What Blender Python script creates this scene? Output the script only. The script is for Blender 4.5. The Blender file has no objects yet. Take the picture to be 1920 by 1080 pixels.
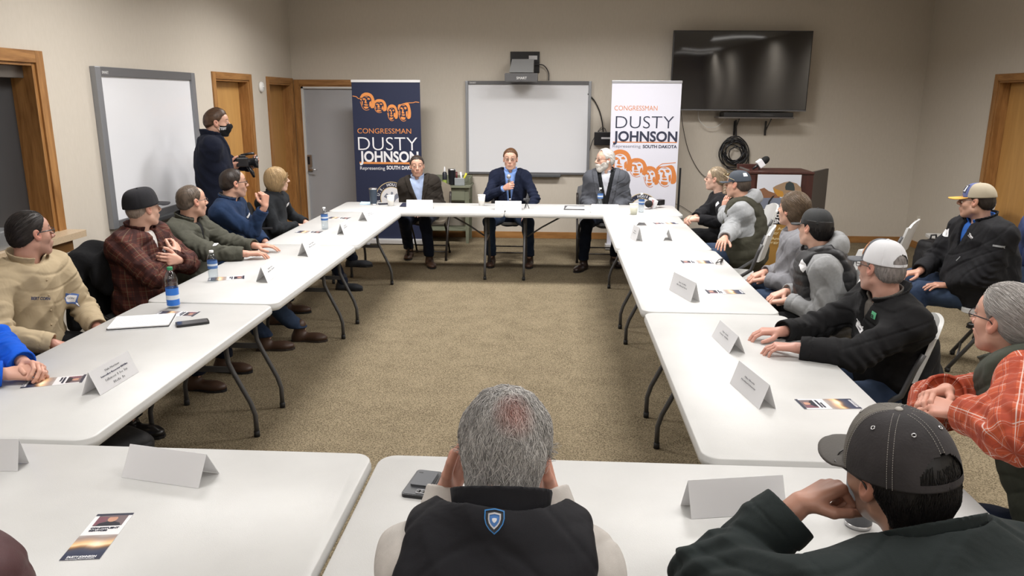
import bpy, bmesh, math, random, os
import numpy as np
from mathutils import Vector, Matrix
from concurrent.futures import ThreadPoolExecutor
random.seed(7); np.random.seed(7)
sc = bpy.context.scene
COL = sc.collection
PI = math.pi
R = math.radians
# ------------------------------------------------------------------ camera
CF, CPI, CYA, CRO, CH = 1429.7, .24404, -.05562, .00421, 1.8717
def _cam():
    cp, sp, cy, sy = math.cos(CPI), math.sin(CPI), math.cos(CYA), math.sin(CYA)
    fw = np.array([sy*cp, cy*cp, -sp]); rt = np.array([cy, -sy, 0.]); up = np.cross(rt, fw)
    c, s = math.cos(CRO), math.sin(CRO)
    return c*rt+s*up, -s*rt+c*up, fw
CR, CU, CW = _cam()
CO = np.array([0., 0., CH])
def ray(x, y):
    d = (x-960)/CF*CR-(y-540)/CF*CU+CW
    return d
def at(x, y, z=None, X=None, Y=None, D=None):
    """point of the place seen at photo pixel x, y on a given plane (used to take measurements)"""
    d = ray(x, y)
    if z is not None: t = (z-CH)/d[2]
    elif Y is not None: t = Y/d[1]
    elif X is not None: t = X/d[0]
    else: t = D
    return CO+d*t
cam = bpy.data.cameras.new('camera'); cam.sensor_width = 36; cam.lens = CF/1920*36
cam.clip_start = .02
cob = bpy.data.objects.new('camera', cam); COL.objects.link(cob)
M = Matrix(((CR[0], CU[0], -CW[0], CO[0]), (CR[1], CU[1], -CW[1], CO[1]), (CR[2], CU[2], -CW[2], CO[2]), (0, 0, 0, 1)))
cob.matrix_world = M
sc.camera = cob
# ------------------------------------------------------------------ view, world, light
sc.view_settings.view_transform = 'Standard'; sc.view_settings.look = 'None'
sc.view_settings.gamma = 1; sc.view_settings.exposure = 0.18; sc.view_settings.use_curve_mapping = False
w = bpy.data.worlds.new('world'); sc.world = w; w.use_nodes = True
w.node_tree.nodes['Background'].inputs[0].default_value = (.5, .5, .55, 1)
w.node_tree.nodes['Background'].inputs[1].default_value = .05
XL, XR, YW, YN, ZC = -3.53, 4.69, 10.37, -5.5, 3.2
LIGHTS = [(-1.9, -4.0), (1.0, -4.0), (4.05, -3.4), (-1.9, -1.0), (1.0, -1.0), (3.9, -1.3), (-1.9, 2.2), (1.0, 2.2), (3.9, 2.75), (-1.9, 5.2), (1.0, 5.2), (3.7, 5.8), (-1.7, 8.0), (1.0, 8.0)]
for (lx, ly) in LIGHTS:
    l = bpy.data.lights.new('ceiling_lamp', 'AREA'); l.shape = 'RECTANGLE'; l.size = 1.1; l.size_y = .5
    l.energy = {-4.0: 24, -3.4: 34, -1.0: 24, -1.3: 30, 2.2: 24, 2.75: 36, 5.2: 54, 5.8: 48, 8.0: 68}[ly]; l.color = (1, .975, .955); l.spread = R(158)
    o = bpy.data.objects.new('ceiling_lamp', l); COL.objects.link(o); o.location = (lx, ly, ZC-.05)
    o.visible_glossy = True
T = .721                                            # table height
# ------------------------------------------------------------------ object helpers
def tag(o, label=None, cat=None, group=None, kind=None):
    if label: o['label'] = label
    if cat: o['category'] = cat
    if group: o['group'] = group
    if kind: o['kind'] = kind
    return o
def empty(name, loc, label=None, cat=None, group=None, rz=0):
    o = bpy.data.objects.new(name, None); COL.objects.link(o); o.location = loc; o.rotation_euler = (0, 0, rz)
    o.empty_display_size = .1
    return tag(o, label, cat, group)
def world_of(o):
    m = Matrix.LocRotScale(o.location, o.rotation_euler, o.scale)
    return world_of(o.parent) @ m if o.parent else m
def mk(name, V, Fc, mat=None, parent=None, smooth=False, local=False, mats=None, mi=None):
    """one mesh object from vertices and faces; with a parent, world coordinates are turned into the parent's own"""
    me = bpy.data.meshes.new(name)
    if isinstance(V, np.ndarray):
        V = V.astype(float)
        if parent is not None and not local:
            m = np.array(world_of(parent).inverted()); V = V@m[:3, :3].T+m[:3, 3]
    elif parent is not None and not local:
        m = world_of(parent).inverted(); V = [m @ Vector(v) for v in V]
    if isinstance(Fc, np.ndarray) and isinstance(V, np.ndarray):
        n = Fc.shape[1]
        me.vertices.add(len(V)); me.vertices.foreach_set('co', V.ravel())
        me.loops.add(Fc.size); me.loops.foreach_set('vertex_index', Fc.ravel().astype(np.int32))
        me.polygons.add(len(Fc)); me.polygons.foreach_set('loop_start', np.arange(0, Fc.size, n, dtype=np.int32))
        me.update(calc_edges=True)
    else:
        me.from_pydata([tuple(v) for v in V], [], [tuple(int(i) for i in f) for f in Fc]); me.update()
    if mats:
        for x in mats: me.materials.append(x)
        if mi is not None: me.polygons.foreach_set('material_index', np.asarray(mi, dtype=np.int32))
    elif mat: me.materials.append(mat)
    if smooth: me.polygons.foreach_set('use_smooth', np.ones(len(me.polygons), dtype=bool))
    o = bpy.data.objects.new(name, me); COL.objects.link(o)
    if parent is not None: o.parent = parent
    return o
class MB:
    """collects simple shapes into one mesh"""
    def __init__(s): s.v = []; s.f = []; s.m = []; s.cm = 0; s.sm = []
    def add(s, vs, fs, sm=False):
        n = len(s.v); s.v += [tuple(v) for v in vs]; s.f += [tuple(i+n for i in f) for f in fs]; s.m += [s.cm]*len(fs); s.sm += [sm]*len(fs); return s
    def box(s, a, b, M=None, bev=0):
        x0, y0, z0 = a; x1, y1, z1 = b
        if bev > 0:
            bm = bmesh.new(); bmesh.ops.create_cube(bm, size=1)
            for v in bm.verts: v.co = Vector((x0+(v.co.x+.5)*(x1-x0), y0+(v.co.y+.5)*(y1-y0), z0+(v.co.z+.5)*(z1-z0)))
            bmesh.ops.bevel(bm, geom=bm.edges[:], offset=bev, segments=2, profile=.6, affect='EDGES')
            bm.verts.ensure_lookup_table(); bm.verts.index_update()
            vs = [v.co.copy() for v in bm.verts]; fs = [[v.index for v in f.verts] for f in bm.faces]; bm.free()
        else:
            vs = [Vector(t) for t in ((x0,y0,z0),(x1,y0,z0),(x1,y1,z0),(x0,y1,z0),(x0,y0,z1),(x1,y0,z1),(x1,y1,z1),(x0,y1,z1))]
            fs = [(0,3,2,1),(4,5,6,7),(0,1,5,4),(1,2,6,5),(2,3,7,6),(3,0,4,7)]
        if M is not None: vs = [M @ v for v in vs]
        return s.add(vs, fs)
    def tube(s, pts, r, n=8, cap=True, M=None, closed=False):
        pts = [Vector(p) for p in pts]; k = len(pts); rr = r if isinstance(r, (list, tuple)) else [r]*k
        vs = []; fs = []; u = None
        for i, p in enumerate(pts):
            a = pts[i-1] if (i > 0 or closed) else p; b = pts[(i+1) % k] if (i < k-1 or closed) else p
            d = (b-a).normalized()
            if u is None:
                u = d.orthogonal().normalized()
            else:
                u = (u-d*u.dot(d))
                u = u.normalized() if u.length > 1e-6 else d.orthogonal().normalized()
            w_ = d.cross(u)
            for j in range(n):
                t = 2*PI*j/n; vs.append(p+(u*math.cos(t)+w_*math.sin(t))*rr[i])
        for i in range(k if closed else k-1):
            for j in range(n):
                a = i*n+j; b = i*n+(j+1) % n; i2 = (i+1) % k
                fs.append((a, b, i2*n+(j+1) % n, i2*n+j))
        if cap and not closed: fs.append(tuple(range(n-1, -1, -1))); fs.append(tuple((k-1)*n+j for j in range(n)))
        if M is not None: vs = [M @ v for v in vs]
        return s.add(vs, fs, True)
    def lathe(s, prof, c=(0,0,0), n=24, M=None, cap=True):
        vs = []; fs = []; k = len(prof)
        for (r, z) in prof:
            for j in range(n):
                t = 2*PI*j/n; vs.append(Vector((c[0]+r*math.cos(t), c[1]+r*math.sin(t), c[2]+z)))
        for i in range(k-1):
            for j in range(n): fs.append((i*n+j, i*n+(j+1) % n, (i+1)*n+(j+1) % n, (i+1)*n+j))
        if cap: fs.append(tuple(range(n-1, -1, -1))); fs.append(tuple((k-1)*n+j for j in range(n)))
        if M is not None: vs = [M @ v for v in vs]
        return s.add(vs, fs, True)
    def prism(s, poly, z0, z1, M=None):
        n = len(poly); vs = [Vector((x, y, z0)) for x, y in poly]+[Vector((x, y, z1)) for x, y in poly]
        fs = [tuple(range(n-1, -1, -1)), tuple(range(n, 2*n))]+[(i, (i+1) % n, n+(i+1) % n, n+i) for i in range(n)]
        if M is not None: vs = [M @ v for v in vs]
        return s.add(vs, fs)
    def sphere(s, c, r, n=12, m=8, M=None):
        if not isinstance(r, (tuple, list)): r = (r, r, r)
        vs = [Vector((c[0], c[1], c[2]+r[2]))]; fs = []
        for i in range(1, m):
            a = PI*i/m
            for j in range(n): vs.append(Vector((c[0]+r[0]*math.sin(a)*math.cos(2*PI*j/n), c[1]+r[1]*math.sin(a)*math.sin(2*PI*j/n), c[2]+r[2]*math.cos(a))))
        vs.append(Vector((c[0], c[1], c[2]-r[2])))
        for j in range(n):
            fs.append((0, 1+j, 1+(j+1) % n)); fs.append((len(vs)-1, 1+(m-2)*n+(j+1) % n, 1+(m-2)*n+j))
            for i in range(m-2): a = 1+i*n+j; b = 1+i*n+(j+1) % n; fs.append((a, a+n, b+n, b))
        if M is not None: vs = [M @ v for v in vs]
        return s.add(vs, fs, True)
    def build(s, name, mat=None, parent=None, local=True, mats=None):
        o = mk(name, s.v, s.f, mat, parent, False, local, mats, s.m if mats else None)
        o.data.polygons.foreach_set('use_smooth', s.sm)
        return o
def smooth_by_angle(o, a=40):
    me = o.data; me.polygons.foreach_set('use_smooth', [True]*len(me.polygons))
    bm = bmesh.new(); bm.from_mesh(me)
    for e in bm.edges:
        if len(e.link_faces) == 2 and e.calc_face_angle(0) > R(a): e.smooth = False
    bm.to_mesh(me); bm.free()
def copy_tree(o, parent=None):
    c = o.copy(); COL.objects.link(c); c.parent = parent
    for ch in list(o.children): copy_tree(ch, c)
    return c
def rrect(x0, y0, x1, y1, r, n=6):
    P = []
    for cx, cy, a0 in ((x1-r, y1-r, 0), (x0+r, y1-r, 90), (x0+r, y0+r, 180), (x1-r, y0+r, 270)):
        for i in range(n+1):
            a = R(a0+90*i/n); P.append((cx+r*math.cos(a), cy+r*math.sin(a)))
    return P
# ------------------------------------------------------------------ materials
MATS = {}
def nt(name):
    m = bpy.data.materials.new(name); m.use_nodes = True
    return m, m.node_tree.nodes, m.node_tree.links, m.node_tree.nodes['Principled BSDF']
def rgb(r, g, b):
    f = lambda c: (c/255/12.92) if c/255 <= .04045 else ((c/255+.055)/1.055)**2.4
    return (f(r), f(g), f(b), 1)
def mat(name, col, rough=.6, metal=0, bump=0, bscale=200, var=0, vscale=8, spec=.5, sheen=0, coat=0, trans=0, alpha=1, vcol=None, stretch=None):
    if name in MATS: return MATS[name]
    m, N, L, B = nt(name); MATS[name] = m
    if len(col) == 3: col = (*col, 1)
    B.inputs['Base Color'].default_value = col; B.inputs['Roughness'].default_value = rough; B.inputs['Metallic'].default_value = metal
    B.inputs['Specular IOR Level'].default_value = spec; B.inputs['Sheen Weight'].default_value = sheen; B.inputs['Coat Weight'].default_value = coat
    B.inputs['Transmission Weight'].default_value = trans; B.inputs['Alpha'].default_value = alpha
    tc = N.new('ShaderNodeTexCoord'); src = tc.outputs['Object']
    if stretch:
        mp = N.new('ShaderNodeMapping'); mp.inputs['Scale'].default_value = stretch; L.new(src, mp.inputs[0]); src = mp.outputs[0]
    if var > 0:
        n = N.new('ShaderNodeTexNoise'); n.inputs['Scale'].default_value = vscale; n.inputs['Detail'].default_value = 5; L.new(src, n.inputs['Vector'])
        mx = N.new('ShaderNodeMix'); mx.data_type = 'RGBA'
        c2 = vcol if vcol else tuple(c*(1-var) for c in col[:3])+(1,)
        mx.inputs['A'].default_value = col if vcol else tuple(min(1, c*(1+var*.6)) for c in col[:3])+(1,)
        mx.inputs['B'].default_value = c2
        mr = N.new('ShaderNodeMapRange'); mr.inputs['From Min'].default_value = .35; mr.inputs['From Max'].default_value = .65; L.new(n.outputs['Fac'], mr.inputs['Value'])
        L.new(mr.outputs[0], mx.inputs['Factor']); L.new(mx.outputs['Result'], B.inputs['Base Color'])
    if bump > 0:
        n = N.new('ShaderNodeTexNoise'); n.inputs['Scale'].default_value = bscale; n.inputs['Detail'].default_value = 3; L.new(src, n.inputs['Vector'])
        b = N.new('ShaderNodeBump'); b.inputs['Strength'].default_value = bump; b.inputs['Distance'].default_value = .002
        L.new(n.outputs['Fac'], b.inputs['Height']); L.new(b.outputs[0], B.inputs['Normal'])
    return m
def wood(name, c1, c2, axis='Z', scale=1.0, rough=.45):
    m, N, L, B = nt(name)
    tc = N.new('ShaderNodeTexCoord'); mp = N.new('ShaderNodeMapping')
    s = {'X': (1.2, 14, 14), 'Y': (14, 1.2, 14), 'Z': (14, 14, 1.2)}[axis]
    mp.inputs['Scale'].default_value = tuple(v*scale for v in s); L.new(tc.outputs['Object'], mp.inputs[0])
    n = N.new('ShaderNodeTexNoise'); n.inputs['Scale'].default_value = 1.6; n.inputs['Detail'].default_value = 8; n.inputs['Roughness'].default_value = .6; n.inputs['Distortion'].default_value = .8
    L.new(mp.outputs[0], n.inputs['Vector'])
    n2 = N.new('ShaderNodeTexNoise'); n2.inputs['Scale'].default_value = 9; n2.inputs['Detail'].default_value = 4; L.new(mp.outputs[0], n2.inputs['Vector'])
    ma = N.new('ShaderNodeMath'); ma.operation = 'MULTIPLY_ADD'; ma.inputs[1].default_value = .35; L.new(n2.outputs['Fac'], ma.inputs[0]); L.new(n.outputs['Fac'], ma.inputs[2])
    cr = N.new('ShaderNodeValToRGB'); cr.color_ramp.elements[0].position = .45; cr.color_ramp.elements[0].color = c1
    cr.color_ramp.elements[1].position = .85; cr.color_ramp.elements[1].color = c2
    L.new(ma.outputs[0], cr.inputs[0]); L.new(cr.outputs[0], B.inputs['Base Color']); B.inputs['Roughness'].default_value = rough
    return m
def wall_mat():
    m, N, L, B = nt('wall_paint')
    tc = N.new('ShaderNodeTexCoord')
    mp = N.new('ShaderNodeMapping'); mp.inputs['Scale'].default_value = (1, 1, .25); L.new(tc.outputs['Object'], mp.inputs[0])
    n = N.new('ShaderNodeTexNoise'); n.inputs['Scale'].default_value = 60; n.inputs['Detail'].default_value = 6; L.new(mp.outputs[0], n.inputs['Vector'])
    mx = N.new('ShaderNodeMix'); mx.data_type = 'RGBA'; mx.inputs['A'].default_value = (.58, .53, .46, 1); mx.inputs['B'].default_value = (.52, .473, .403, 1)
    L.new(n.outputs['Fac'], mx.inputs['Factor']); L.new(mx.outputs['Result'], B.inputs['Base Color'])
    b = N.new('ShaderNodeBump'); b.inputs['Strength'].default_value = .15; b.inputs['Distance'].default_value = .002; L.new(n.outputs['Fac'], b.inputs['Height']); L.new(b.outputs[0], B.inputs['Normal'])
    B.inputs['Roughness'].default_value = .8; B.inputs['Specular IOR Level'].default_value = .3
    return m
def carpet_mat():
    m, N, L, B = nt('carpet_weave')
    tc = N.new('ShaderNodeTexCoord')
    n = N.new('ShaderNodeTexNoise'); n.inputs['Scale'].default_value = 130; n.inputs['Detail'].default_value = 2; L.new(tc.outputs['Object'], n.inputs['Vector'])
    v = N.new('ShaderNodeTexVoronoi'); v.inputs['Scale'].default_value = 110; L.new(tc.outputs['Object'], v.inputs['Vector'])
    big = N.new('ShaderNodeTexNoise'); big.inputs['Scale'].default_value = 5; big.inputs['Detail'].default_value = 6; L.new(tc.outputs['Object'], big.inputs['Vector'])
    a = N.new('ShaderNodeMath'); a.operation = 'MULTIPLY_ADD'; a.inputs[1].default_value = .45; L.new(v.outputs['Distance'], a.inputs[0]); L.new(n.outputs['Fac'], a.inputs[2])
    a2 = N.new('ShaderNodeMath'); a2.operation = 'MULTIPLY_ADD'; a2.inputs[1].default_value = .25; L.new(big.outputs['Fac'], a2.inputs[0]); L.new(a.outputs[0], a2.inputs[2])
    cr = N.new('ShaderNodeValToRGB'); e = cr.color_ramp.elements
    e[0].position = .55; e[0].color = (.060, .047, .030, 1); e[1].position = .98; e[1].color = (.245, .200, .132, 1)
    k = e.new(.78); k.color = (.145, .116, .073, 1)
    L.new(a2.outputs[0], cr.inputs[0]); L.new(cr.outputs[0], B.inputs['Base Color'])
    b = N.new('ShaderNodeBump'); b.inputs['Strength'].default_value = .8; b.inputs['Distance'].default_value = .004; L.new(a.outputs[0], b.inputs['Height']); L.new(b.outputs[0], B.inputs['Normal'])
    B.inputs['Roughness'].default_value = .95; B.inputs['Specular IOR Level'].default_value = .1
    return m
def emis(name, col, st):
    m, N, L, B = nt(name); B.inputs['Base Color'].default_value = (.8, .8, .8, 1)
    B.inputs['Emission Color'].default_value = (*col, 1); B.inputs['Emission Strength'].default_value = st; return m
def glassy(name, tint=(1, 1, 1, 1), gl=.12):
    m = bpy.data.materials.new(name); m.use_nodes = True; N = m.node_tree.nodes; L = m.node_tree.links; N.clear()
    o = N.new('ShaderNodeOutputMaterial'); t = N.new('ShaderNodeBsdfTransparent'); t.inputs[0].default_value = tint
    g = N.new('ShaderNodeBsdfGlossy'); g.inputs['Roughness'].default_value = .05; mx = N.new('ShaderNodeMixShader'); f0 = N.new('ShaderNodeLayerWeight'); f0.inputs[0].default_value = .35; f = N.new('ShaderNodeMath'); f.operation = 'POWER'; f.inputs[1].default_value = 3.5; L.new(f0.outputs['Facing'], f.inputs[0])
    ad = N.new('ShaderNodeMath'); ad.operation = 'MULTIPLY_ADD'; ad.inputs[1].default_value = .6; ad.inputs[2].default_value = gl*.3; L.new(f.outputs[0], ad.inputs[0])
    L.new(ad.outputs[0], mx.inputs[0]); L.new(t.outputs[0], mx.inputs[1]); L.new(g.outputs[0], mx.inputs[2]); L.new(mx.outputs[0], o.inputs[0])
    return m
WALL = wall_mat(); CARPET = carpet_mat()
OAK_Z = wood('oak_vertical', (.20, .085, .022, 1), (.40, .20, .065, 1), 'Z')
OAK_X = wood('oak_along_x', (.20, .085, .022, 1), (.40, .20, .065, 1), 'X')
OAK_Y = wood('oak_along_y', (.20, .085, .022, 1), (.40, .20, .065, 1), 'Y')
MAPLE = wood('door_veneer', (.42, .22, .065, 1), (.56, .31, .10, 1), 'Z', .35)
WHITE_PLASTIC = mat('white_table_plastic', (.54, .54, .53), .38, bump=.25, bscale=500, var=.05, vscale=4)
TUBE_GREY = mat('grey_powder_coat', (.085, .085, .088), .38, .3)
RUBBER = mat('black_rubber', (.012, .012, .012), .7)
BLACK_PL = mat('black_plastic', (.012, .012, .014), .35)
CARD = mat('white_card_stock', (.80, .80, .82), .75)
_n = CARD.node_tree.nodes; _l = CARD.node_tree.links; _t = _n.new('ShaderNodeBsdfTranslucent'); _t.inputs[0].default_value = (.85, .84, .82, 1); _m = _n.new('ShaderNodeMixShader'); _m.inputs[0].default_value = .28
_l.new(_n['Principled BSDF'].outputs[0], _m.inputs[1]); _l.new(_t.outputs[0], _m.inputs[2]); _l.new(_m.outputs[0], _n['Material Output'].inputs[0])
PAPER = mat('white_paper', (.84, .84, .84), .8)
CHROME = mat('brushed_steel', (.55, .55, .56), .3, 1)
INK = mat('printed_ink', (.25, .25, .26), .7)
GREYFRAME = mat('grey_aluminium', (.30, .31, .33), .4, .6)
BOARD = mat('whiteboard_enamel', (.74, .75, .78), .28, coat=.3)
def text(s, name, size, matr, parent, Mx, bold=0, sx=1, align='LEFT', ext=.0006, spacing=1, shear=0):
    cu = bpy.data.curves.new(name, 'FONT'); cu.body = s; cu.size = size; cu.offset = bold; cu.extrude = ext; cu.align_x = align; cu.space_character = spacing; cu.shear = shear
    cu.resolution_u = 4
    to = bpy.data.objects.new('tmp', cu); COL.objects.link(to)
    dg = bpy.context.evaluated_depsgraph_get(); me = bpy.data.meshes.new_from_object(to.evaluated_get(dg))
    bpy.data.objects.remove(to); bpy.data.curves.remove(cu)
    me.transform(Mx @ Matrix.Diagonal((sx, 1, 1, 1))); me.materials.clear(); me.materials.append(matr)
    o = bpy.data.objects.new(name, me); COL.objects.link(o); o.parent = parent
    return o
def basis(o, x, y):
    """matrix with origin o, local x and y axes (z = x cross y)"""
    x = Vector(x).normalized(); z = x.cross(Vector(y)).normalized(); y = z.cross(x)
    return Matrix(((x.x, y.x, z.x, o[0]), (x.y, y.y, z.y, o[1]), (x.z, y.z, z.z, o[2]), (0, 0, 0, 1)))
def proj(Pt):
    d = np.asarray(Pt, float)-CO; z = d@CW
    return 960+CF*(d@CR)/z, 540-CF*(d@CU)/z
# ------------------------------------------------------------------ the room
def struct(o): o['kind'] = 'structure'; return o
def plane_wall(name, fixed, axis, a0, a1, z0, z1, holes, thick, mat_=WALL):
    """wall box along an axis with rectangular holes (a0,a1,z0,z1); thick is the outward offset"""
    As = sorted({a0, a1, *[h[0] for h in holes], *[h[1] for h in holes]}); Zs = sorted({z0, z1, *[h[2] for h in holes], *[h[3] for h in holes]})
    mb = MB()
    for i in range(len(As)-1):
        for j in range(len(Zs)-1):
            ca, cz = (As[i]+As[i+1])/2, (Zs[j]+Zs[j+1])/2
            if any(h[0] < ca < h[1] and h[2] < cz < h[3] for h in holes): continue
            f0, f1 = sorted((fixed, fixed+thick))
            if axis == 'Y': mb.box((f0, As[i], Zs[j]), (f1, As[i+1], Zs[j+1]))
            else: mb.box((As[i], f0, Zs[j]), (As[i+1], f1, Zs[j+1]))
    return struct(mb.build(name, mat_))
mb = MB(); mb.box((XL-.2, YN-.2, -.1), (XR+.2, YW+.2, 0)); struct(mb.build('floor', CARPET))
mb = MB(); mb.box((XL-.2, YN-.2, ZC), (XR+.2, YW+.2, ZC+.1)); struct(mb.build('ceiling', mat('ceiling_tile', (.72, .71, .67), .9, bump=.4, bscale=80)))
D1 = (7.97, 8.86, 0, 2.055); D2 = (9.48, 10.28, 0, 2.045); D3 = (-3.44, -2.42, 0, 2.03); D4 = (7.75, 8.66, 0, 2.07)
OP = (3.0, 5.17, .93, 2.09)
plane_wall('wall_left', XL, 'Y', YN, YW, 0, ZC, [D1, D2, OP], -.2)
plane_wall('wall_back', YW, 'X', XL-.2, XR+.2, 0, ZC, [D3], .2)
plane_wall('wall_right', XR, 'Y', YN, YW, 0, ZC, [D4], .2)
plane_wall('wall_near', YN, 'X', XL-.2, XR+.2, 0, ZC, [], -.2)
def casing(name, axis, fixed, s, d, w=.07, depth=.2, door=None, rec=.11, doormat=MAPLE, jamb=OAK_Z):
    """wooden casing around an opening, its jambs and the door leaf set back inside; s is the side the room is on (+1/-1)"""
    a0, a1, z0, z1 = d
    def bx(mb, p0, p1, q0, q1, c0, c1):
        lo, hi = sorted((fixed+s*q0, fixed+s*q1))
        if axis == 'Y': mb.box((lo, p0, c0), (hi, p1, c1), bev=.003)
        else: mb.box((p0, lo, c0), (p1, hi, c1), bev=.003)
    mb = MB(); bx(mb, a0-w, a0, 0, .018, z0, z1+w); bx(mb, a1, a1+w, 0, .018, z0, z1+w)
    bx(mb, a0, a0+.02, -depth+.01, .004, z0, z1); bx(mb, a1-.02, a1, -depth+.01, .004, z0, z1)
    t1 = struct(mb.build(name, jamb))
    mb = MB(); bx(mb, a0, a1, 0, .018, z1, z1+w); bx(mb, a0+.02, a1-.02, -depth+.01, .004, z1-.02, z1)
    mb.build('head_casing', OAK_Y if axis == 'Y' else OAK_X, t1)
    if door:
        mb = MB(); bx(mb, a0+.023, a1-.023, -rec-.045, -rec, z0+.008, z1-.023)
        dd = struct(mb.build(door, doormat)); return dd
casing('trim_1', 'Y', XL, 1, D1, door='door_1'); casing('trim_2', 'Y', XL, 1, D2, door='door_2', doormat=wood('door_veneer_dark', (.32, .16, .045, 1), (.44, .23, .07, 1), 'Z', .4))
STEEL_DOOR = mat('grey_steel_door', (.36, .365, .385), .45, var=.04, vscale=2)
d3 = casing('trim_3', 'X', YW, -1, D3, door='door_3', doormat=STEEL_DOOR, rec=.03, jamb=OAK_Z)
casing('trim_4', 'Y', XR, -1, D4, door='door_4')
mb = MB()
mb.box((D3[0]+.02, YW-.002, 0), (D3[0]+.05, YW+.06, D3[3]-.02)); mb.box((D3[0]+.02, YW-.002, D3[3]-.045), (D3[1]-.02, YW+.06, D3[3]-.02)); struct(mb.build('trim_5', mat('white_door_frame', (.62, .62, .61), .5)))
# keypad lock and lever on the grey door
k = at(581, 305, Y=YW+.03)
mb = MB(); mb.box((k[0]-.035, YW-.0, k[2]-.11), (k[0]+.045, YW+.03, k[2]+.11), bev=.006); lk = mb.build('keypad_lock', CHROME, d3)
mb = MB(); mb.box((k[0]-.02, YW-.006, k[2]-.02), (k[0]+.012, YW+.001, k[2]+.085), bev=.002); mb.build('keypad', BLACK_PL, lk)
mb = MB(); mb.tube([(k[0]+.01, YW, k[2]-.08), (k[0]+.01, YW-.055, k[2]-.08), (k[0]+.12, YW-.06, k[2]-.085)], .009); mb.build('door_handle', CHROME, d3)
# baseboards
def bb(name, a, b):
    mb = MB(); mb.box(a, b, bev=.004); struct(mb.build(name, OAK_Y if abs(b[1]-a[1]) > abs(b[0]-a[0]) else OAK_X))
bb('baseboard_back', (D3[1]+.07, YW-.015, 0), (XR, YW, .09)); bb('baseboard_right', (XR-.015, D4[1]+.07, 0), (XR, YW, .09))
bb('baseboard_left', (XL, 1, 0), (XL+.015, D1[0]-.07, .09))
# service window in the left wall: casing, jambs, shutter, counter
mb = MB(); y0, y1, z0, z1 = OP
mb.box((XL, y1, z0), (XL+.02, y1+.08, z1+.08), bev=.003); mb.box((XL-.2, y1-.03, z0), (XL+.005, y1+.001, z1), bev=.002)
wf = struct(mb.build('window_1', OAK_Z))
mb = MB(); mb.box((XL, y0-.08, z1), (XL+.02, y1, z1+.08), bev=.003); mb.box((XL-.2, y0, z1-.02), (XL+.004, y1-.03, z1), bev=.002); mb.build('head_casing', OAK_Y, wf)
mb = MB(); mb.box((XL-.19, y0, z1-.1), (XL-.06, y1-.03, z1-.02), bev=.004); mb.build('shutter_housing', mat('shutter_metal', (.20, .18, .16), .35, .8), wf)
mb = MB()
mb.box((XL-.17, y0, z0), (XL-.155, y1-.03, z1-.05))
mb.build('roll_shutter', mat('dark_shutter', (.035, .035, .037), .5), wf)
s1 = at(133, 437, z=.94); s0 = at(0, 478, z=.94); print('sill', s1, s0)
LAM = mat('speckled_laminate', (.52, .40, .27), .35, var=.25, vscale=220)
mb = MB(); mb.prism(rrect(XL-.15, 3.0, XL+.17, 5.26, .03), .895, .94); ct = struct(mb.build('trim_6', LAM)); smooth_by_angle(ct)
mb = MB(); mb.box((XL, 3.0, .80), (XL+.10, 5.18, .895), bev=.004); mb.build('ledger', OAK_Y, ct)
# wall thermostat, outlet, sensor
def wallthing(name, label, cat, px, py, build, X=None, Y=None):
    q = at(px, py, X=X, Y=Y); e = empty(name, q, label, cat); build(e); return e
e = empty('smoke_alarm', at(488, 163, X=XL), 'small round white alarm on the left wall between the two oak doors', 'alarm')
mb = MB(); mb.lathe([(.0, .0), (.062, 0), (.062, .018), (.05, .035), (.0, .037)], M=Matrix.Rotation(R(90), 4, 'Y'), cap=False); mb.build('housing', mat('white_abs', (.75, .74, .71), .45), e)
mb = MB(); mb.sphere((.04, 0, 0), .012); mb.build('sensor', mat('white_abs2', (.6, .6, .58), .4), e)
e = empty('wall_outlet', at(1722, 413, X=XR)+np.array([-.0, 0, 0]), 'ivory electrical outlet with plug low on the right wall', 'outlet')
mb = MB(); mb.box((-.008, -.035, -.057), (0, .035, .057), bev=.003); mb.build('cover_plate', mat('ivory', (.62, .58, .50), .5), e)
mb = MB(); mb.box((-.045, -.02, -.04), (-.008, .02, 0), bev=.005); mb.build('plug', mat('ivory2', (.66, .63, .58), .5), e)
# ceiling fixtures
FIX = emis('lamp_diffuser', (1, .965, .925), 3.2)
proto = empty('ceiling_light', (0, 0, 0))
mb = MB(); 
for a, b in (((-.61, -.31, -.03), (-.58, .31, 0)), ((.58, -.31, -.03), (.61, .31, 0)), ((-.58, -.31, -.03), (.58, -.28, 0)), ((-.58, .28, -.03), (.58, .31, 0))): mb.box(a, b)
mb.build('frame', mat('white_enamel', (.7, .7, .7), .5), proto)
mb = MB(); mb.box((-.58, -.28, -.015), (.58, .28, -.005)); mb.build('diffuser', FIX, proto)
tag(proto, 'flat rectangular fluorescent light set in the ceiling', 'ceiling light', 'fluorescent lights across the ceiling')
for i, (lx, ly) in enumerate(LIGHTS):
    o = proto if i == 0 else copy_tree(proto); o.location = (lx, ly, ZC)
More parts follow.
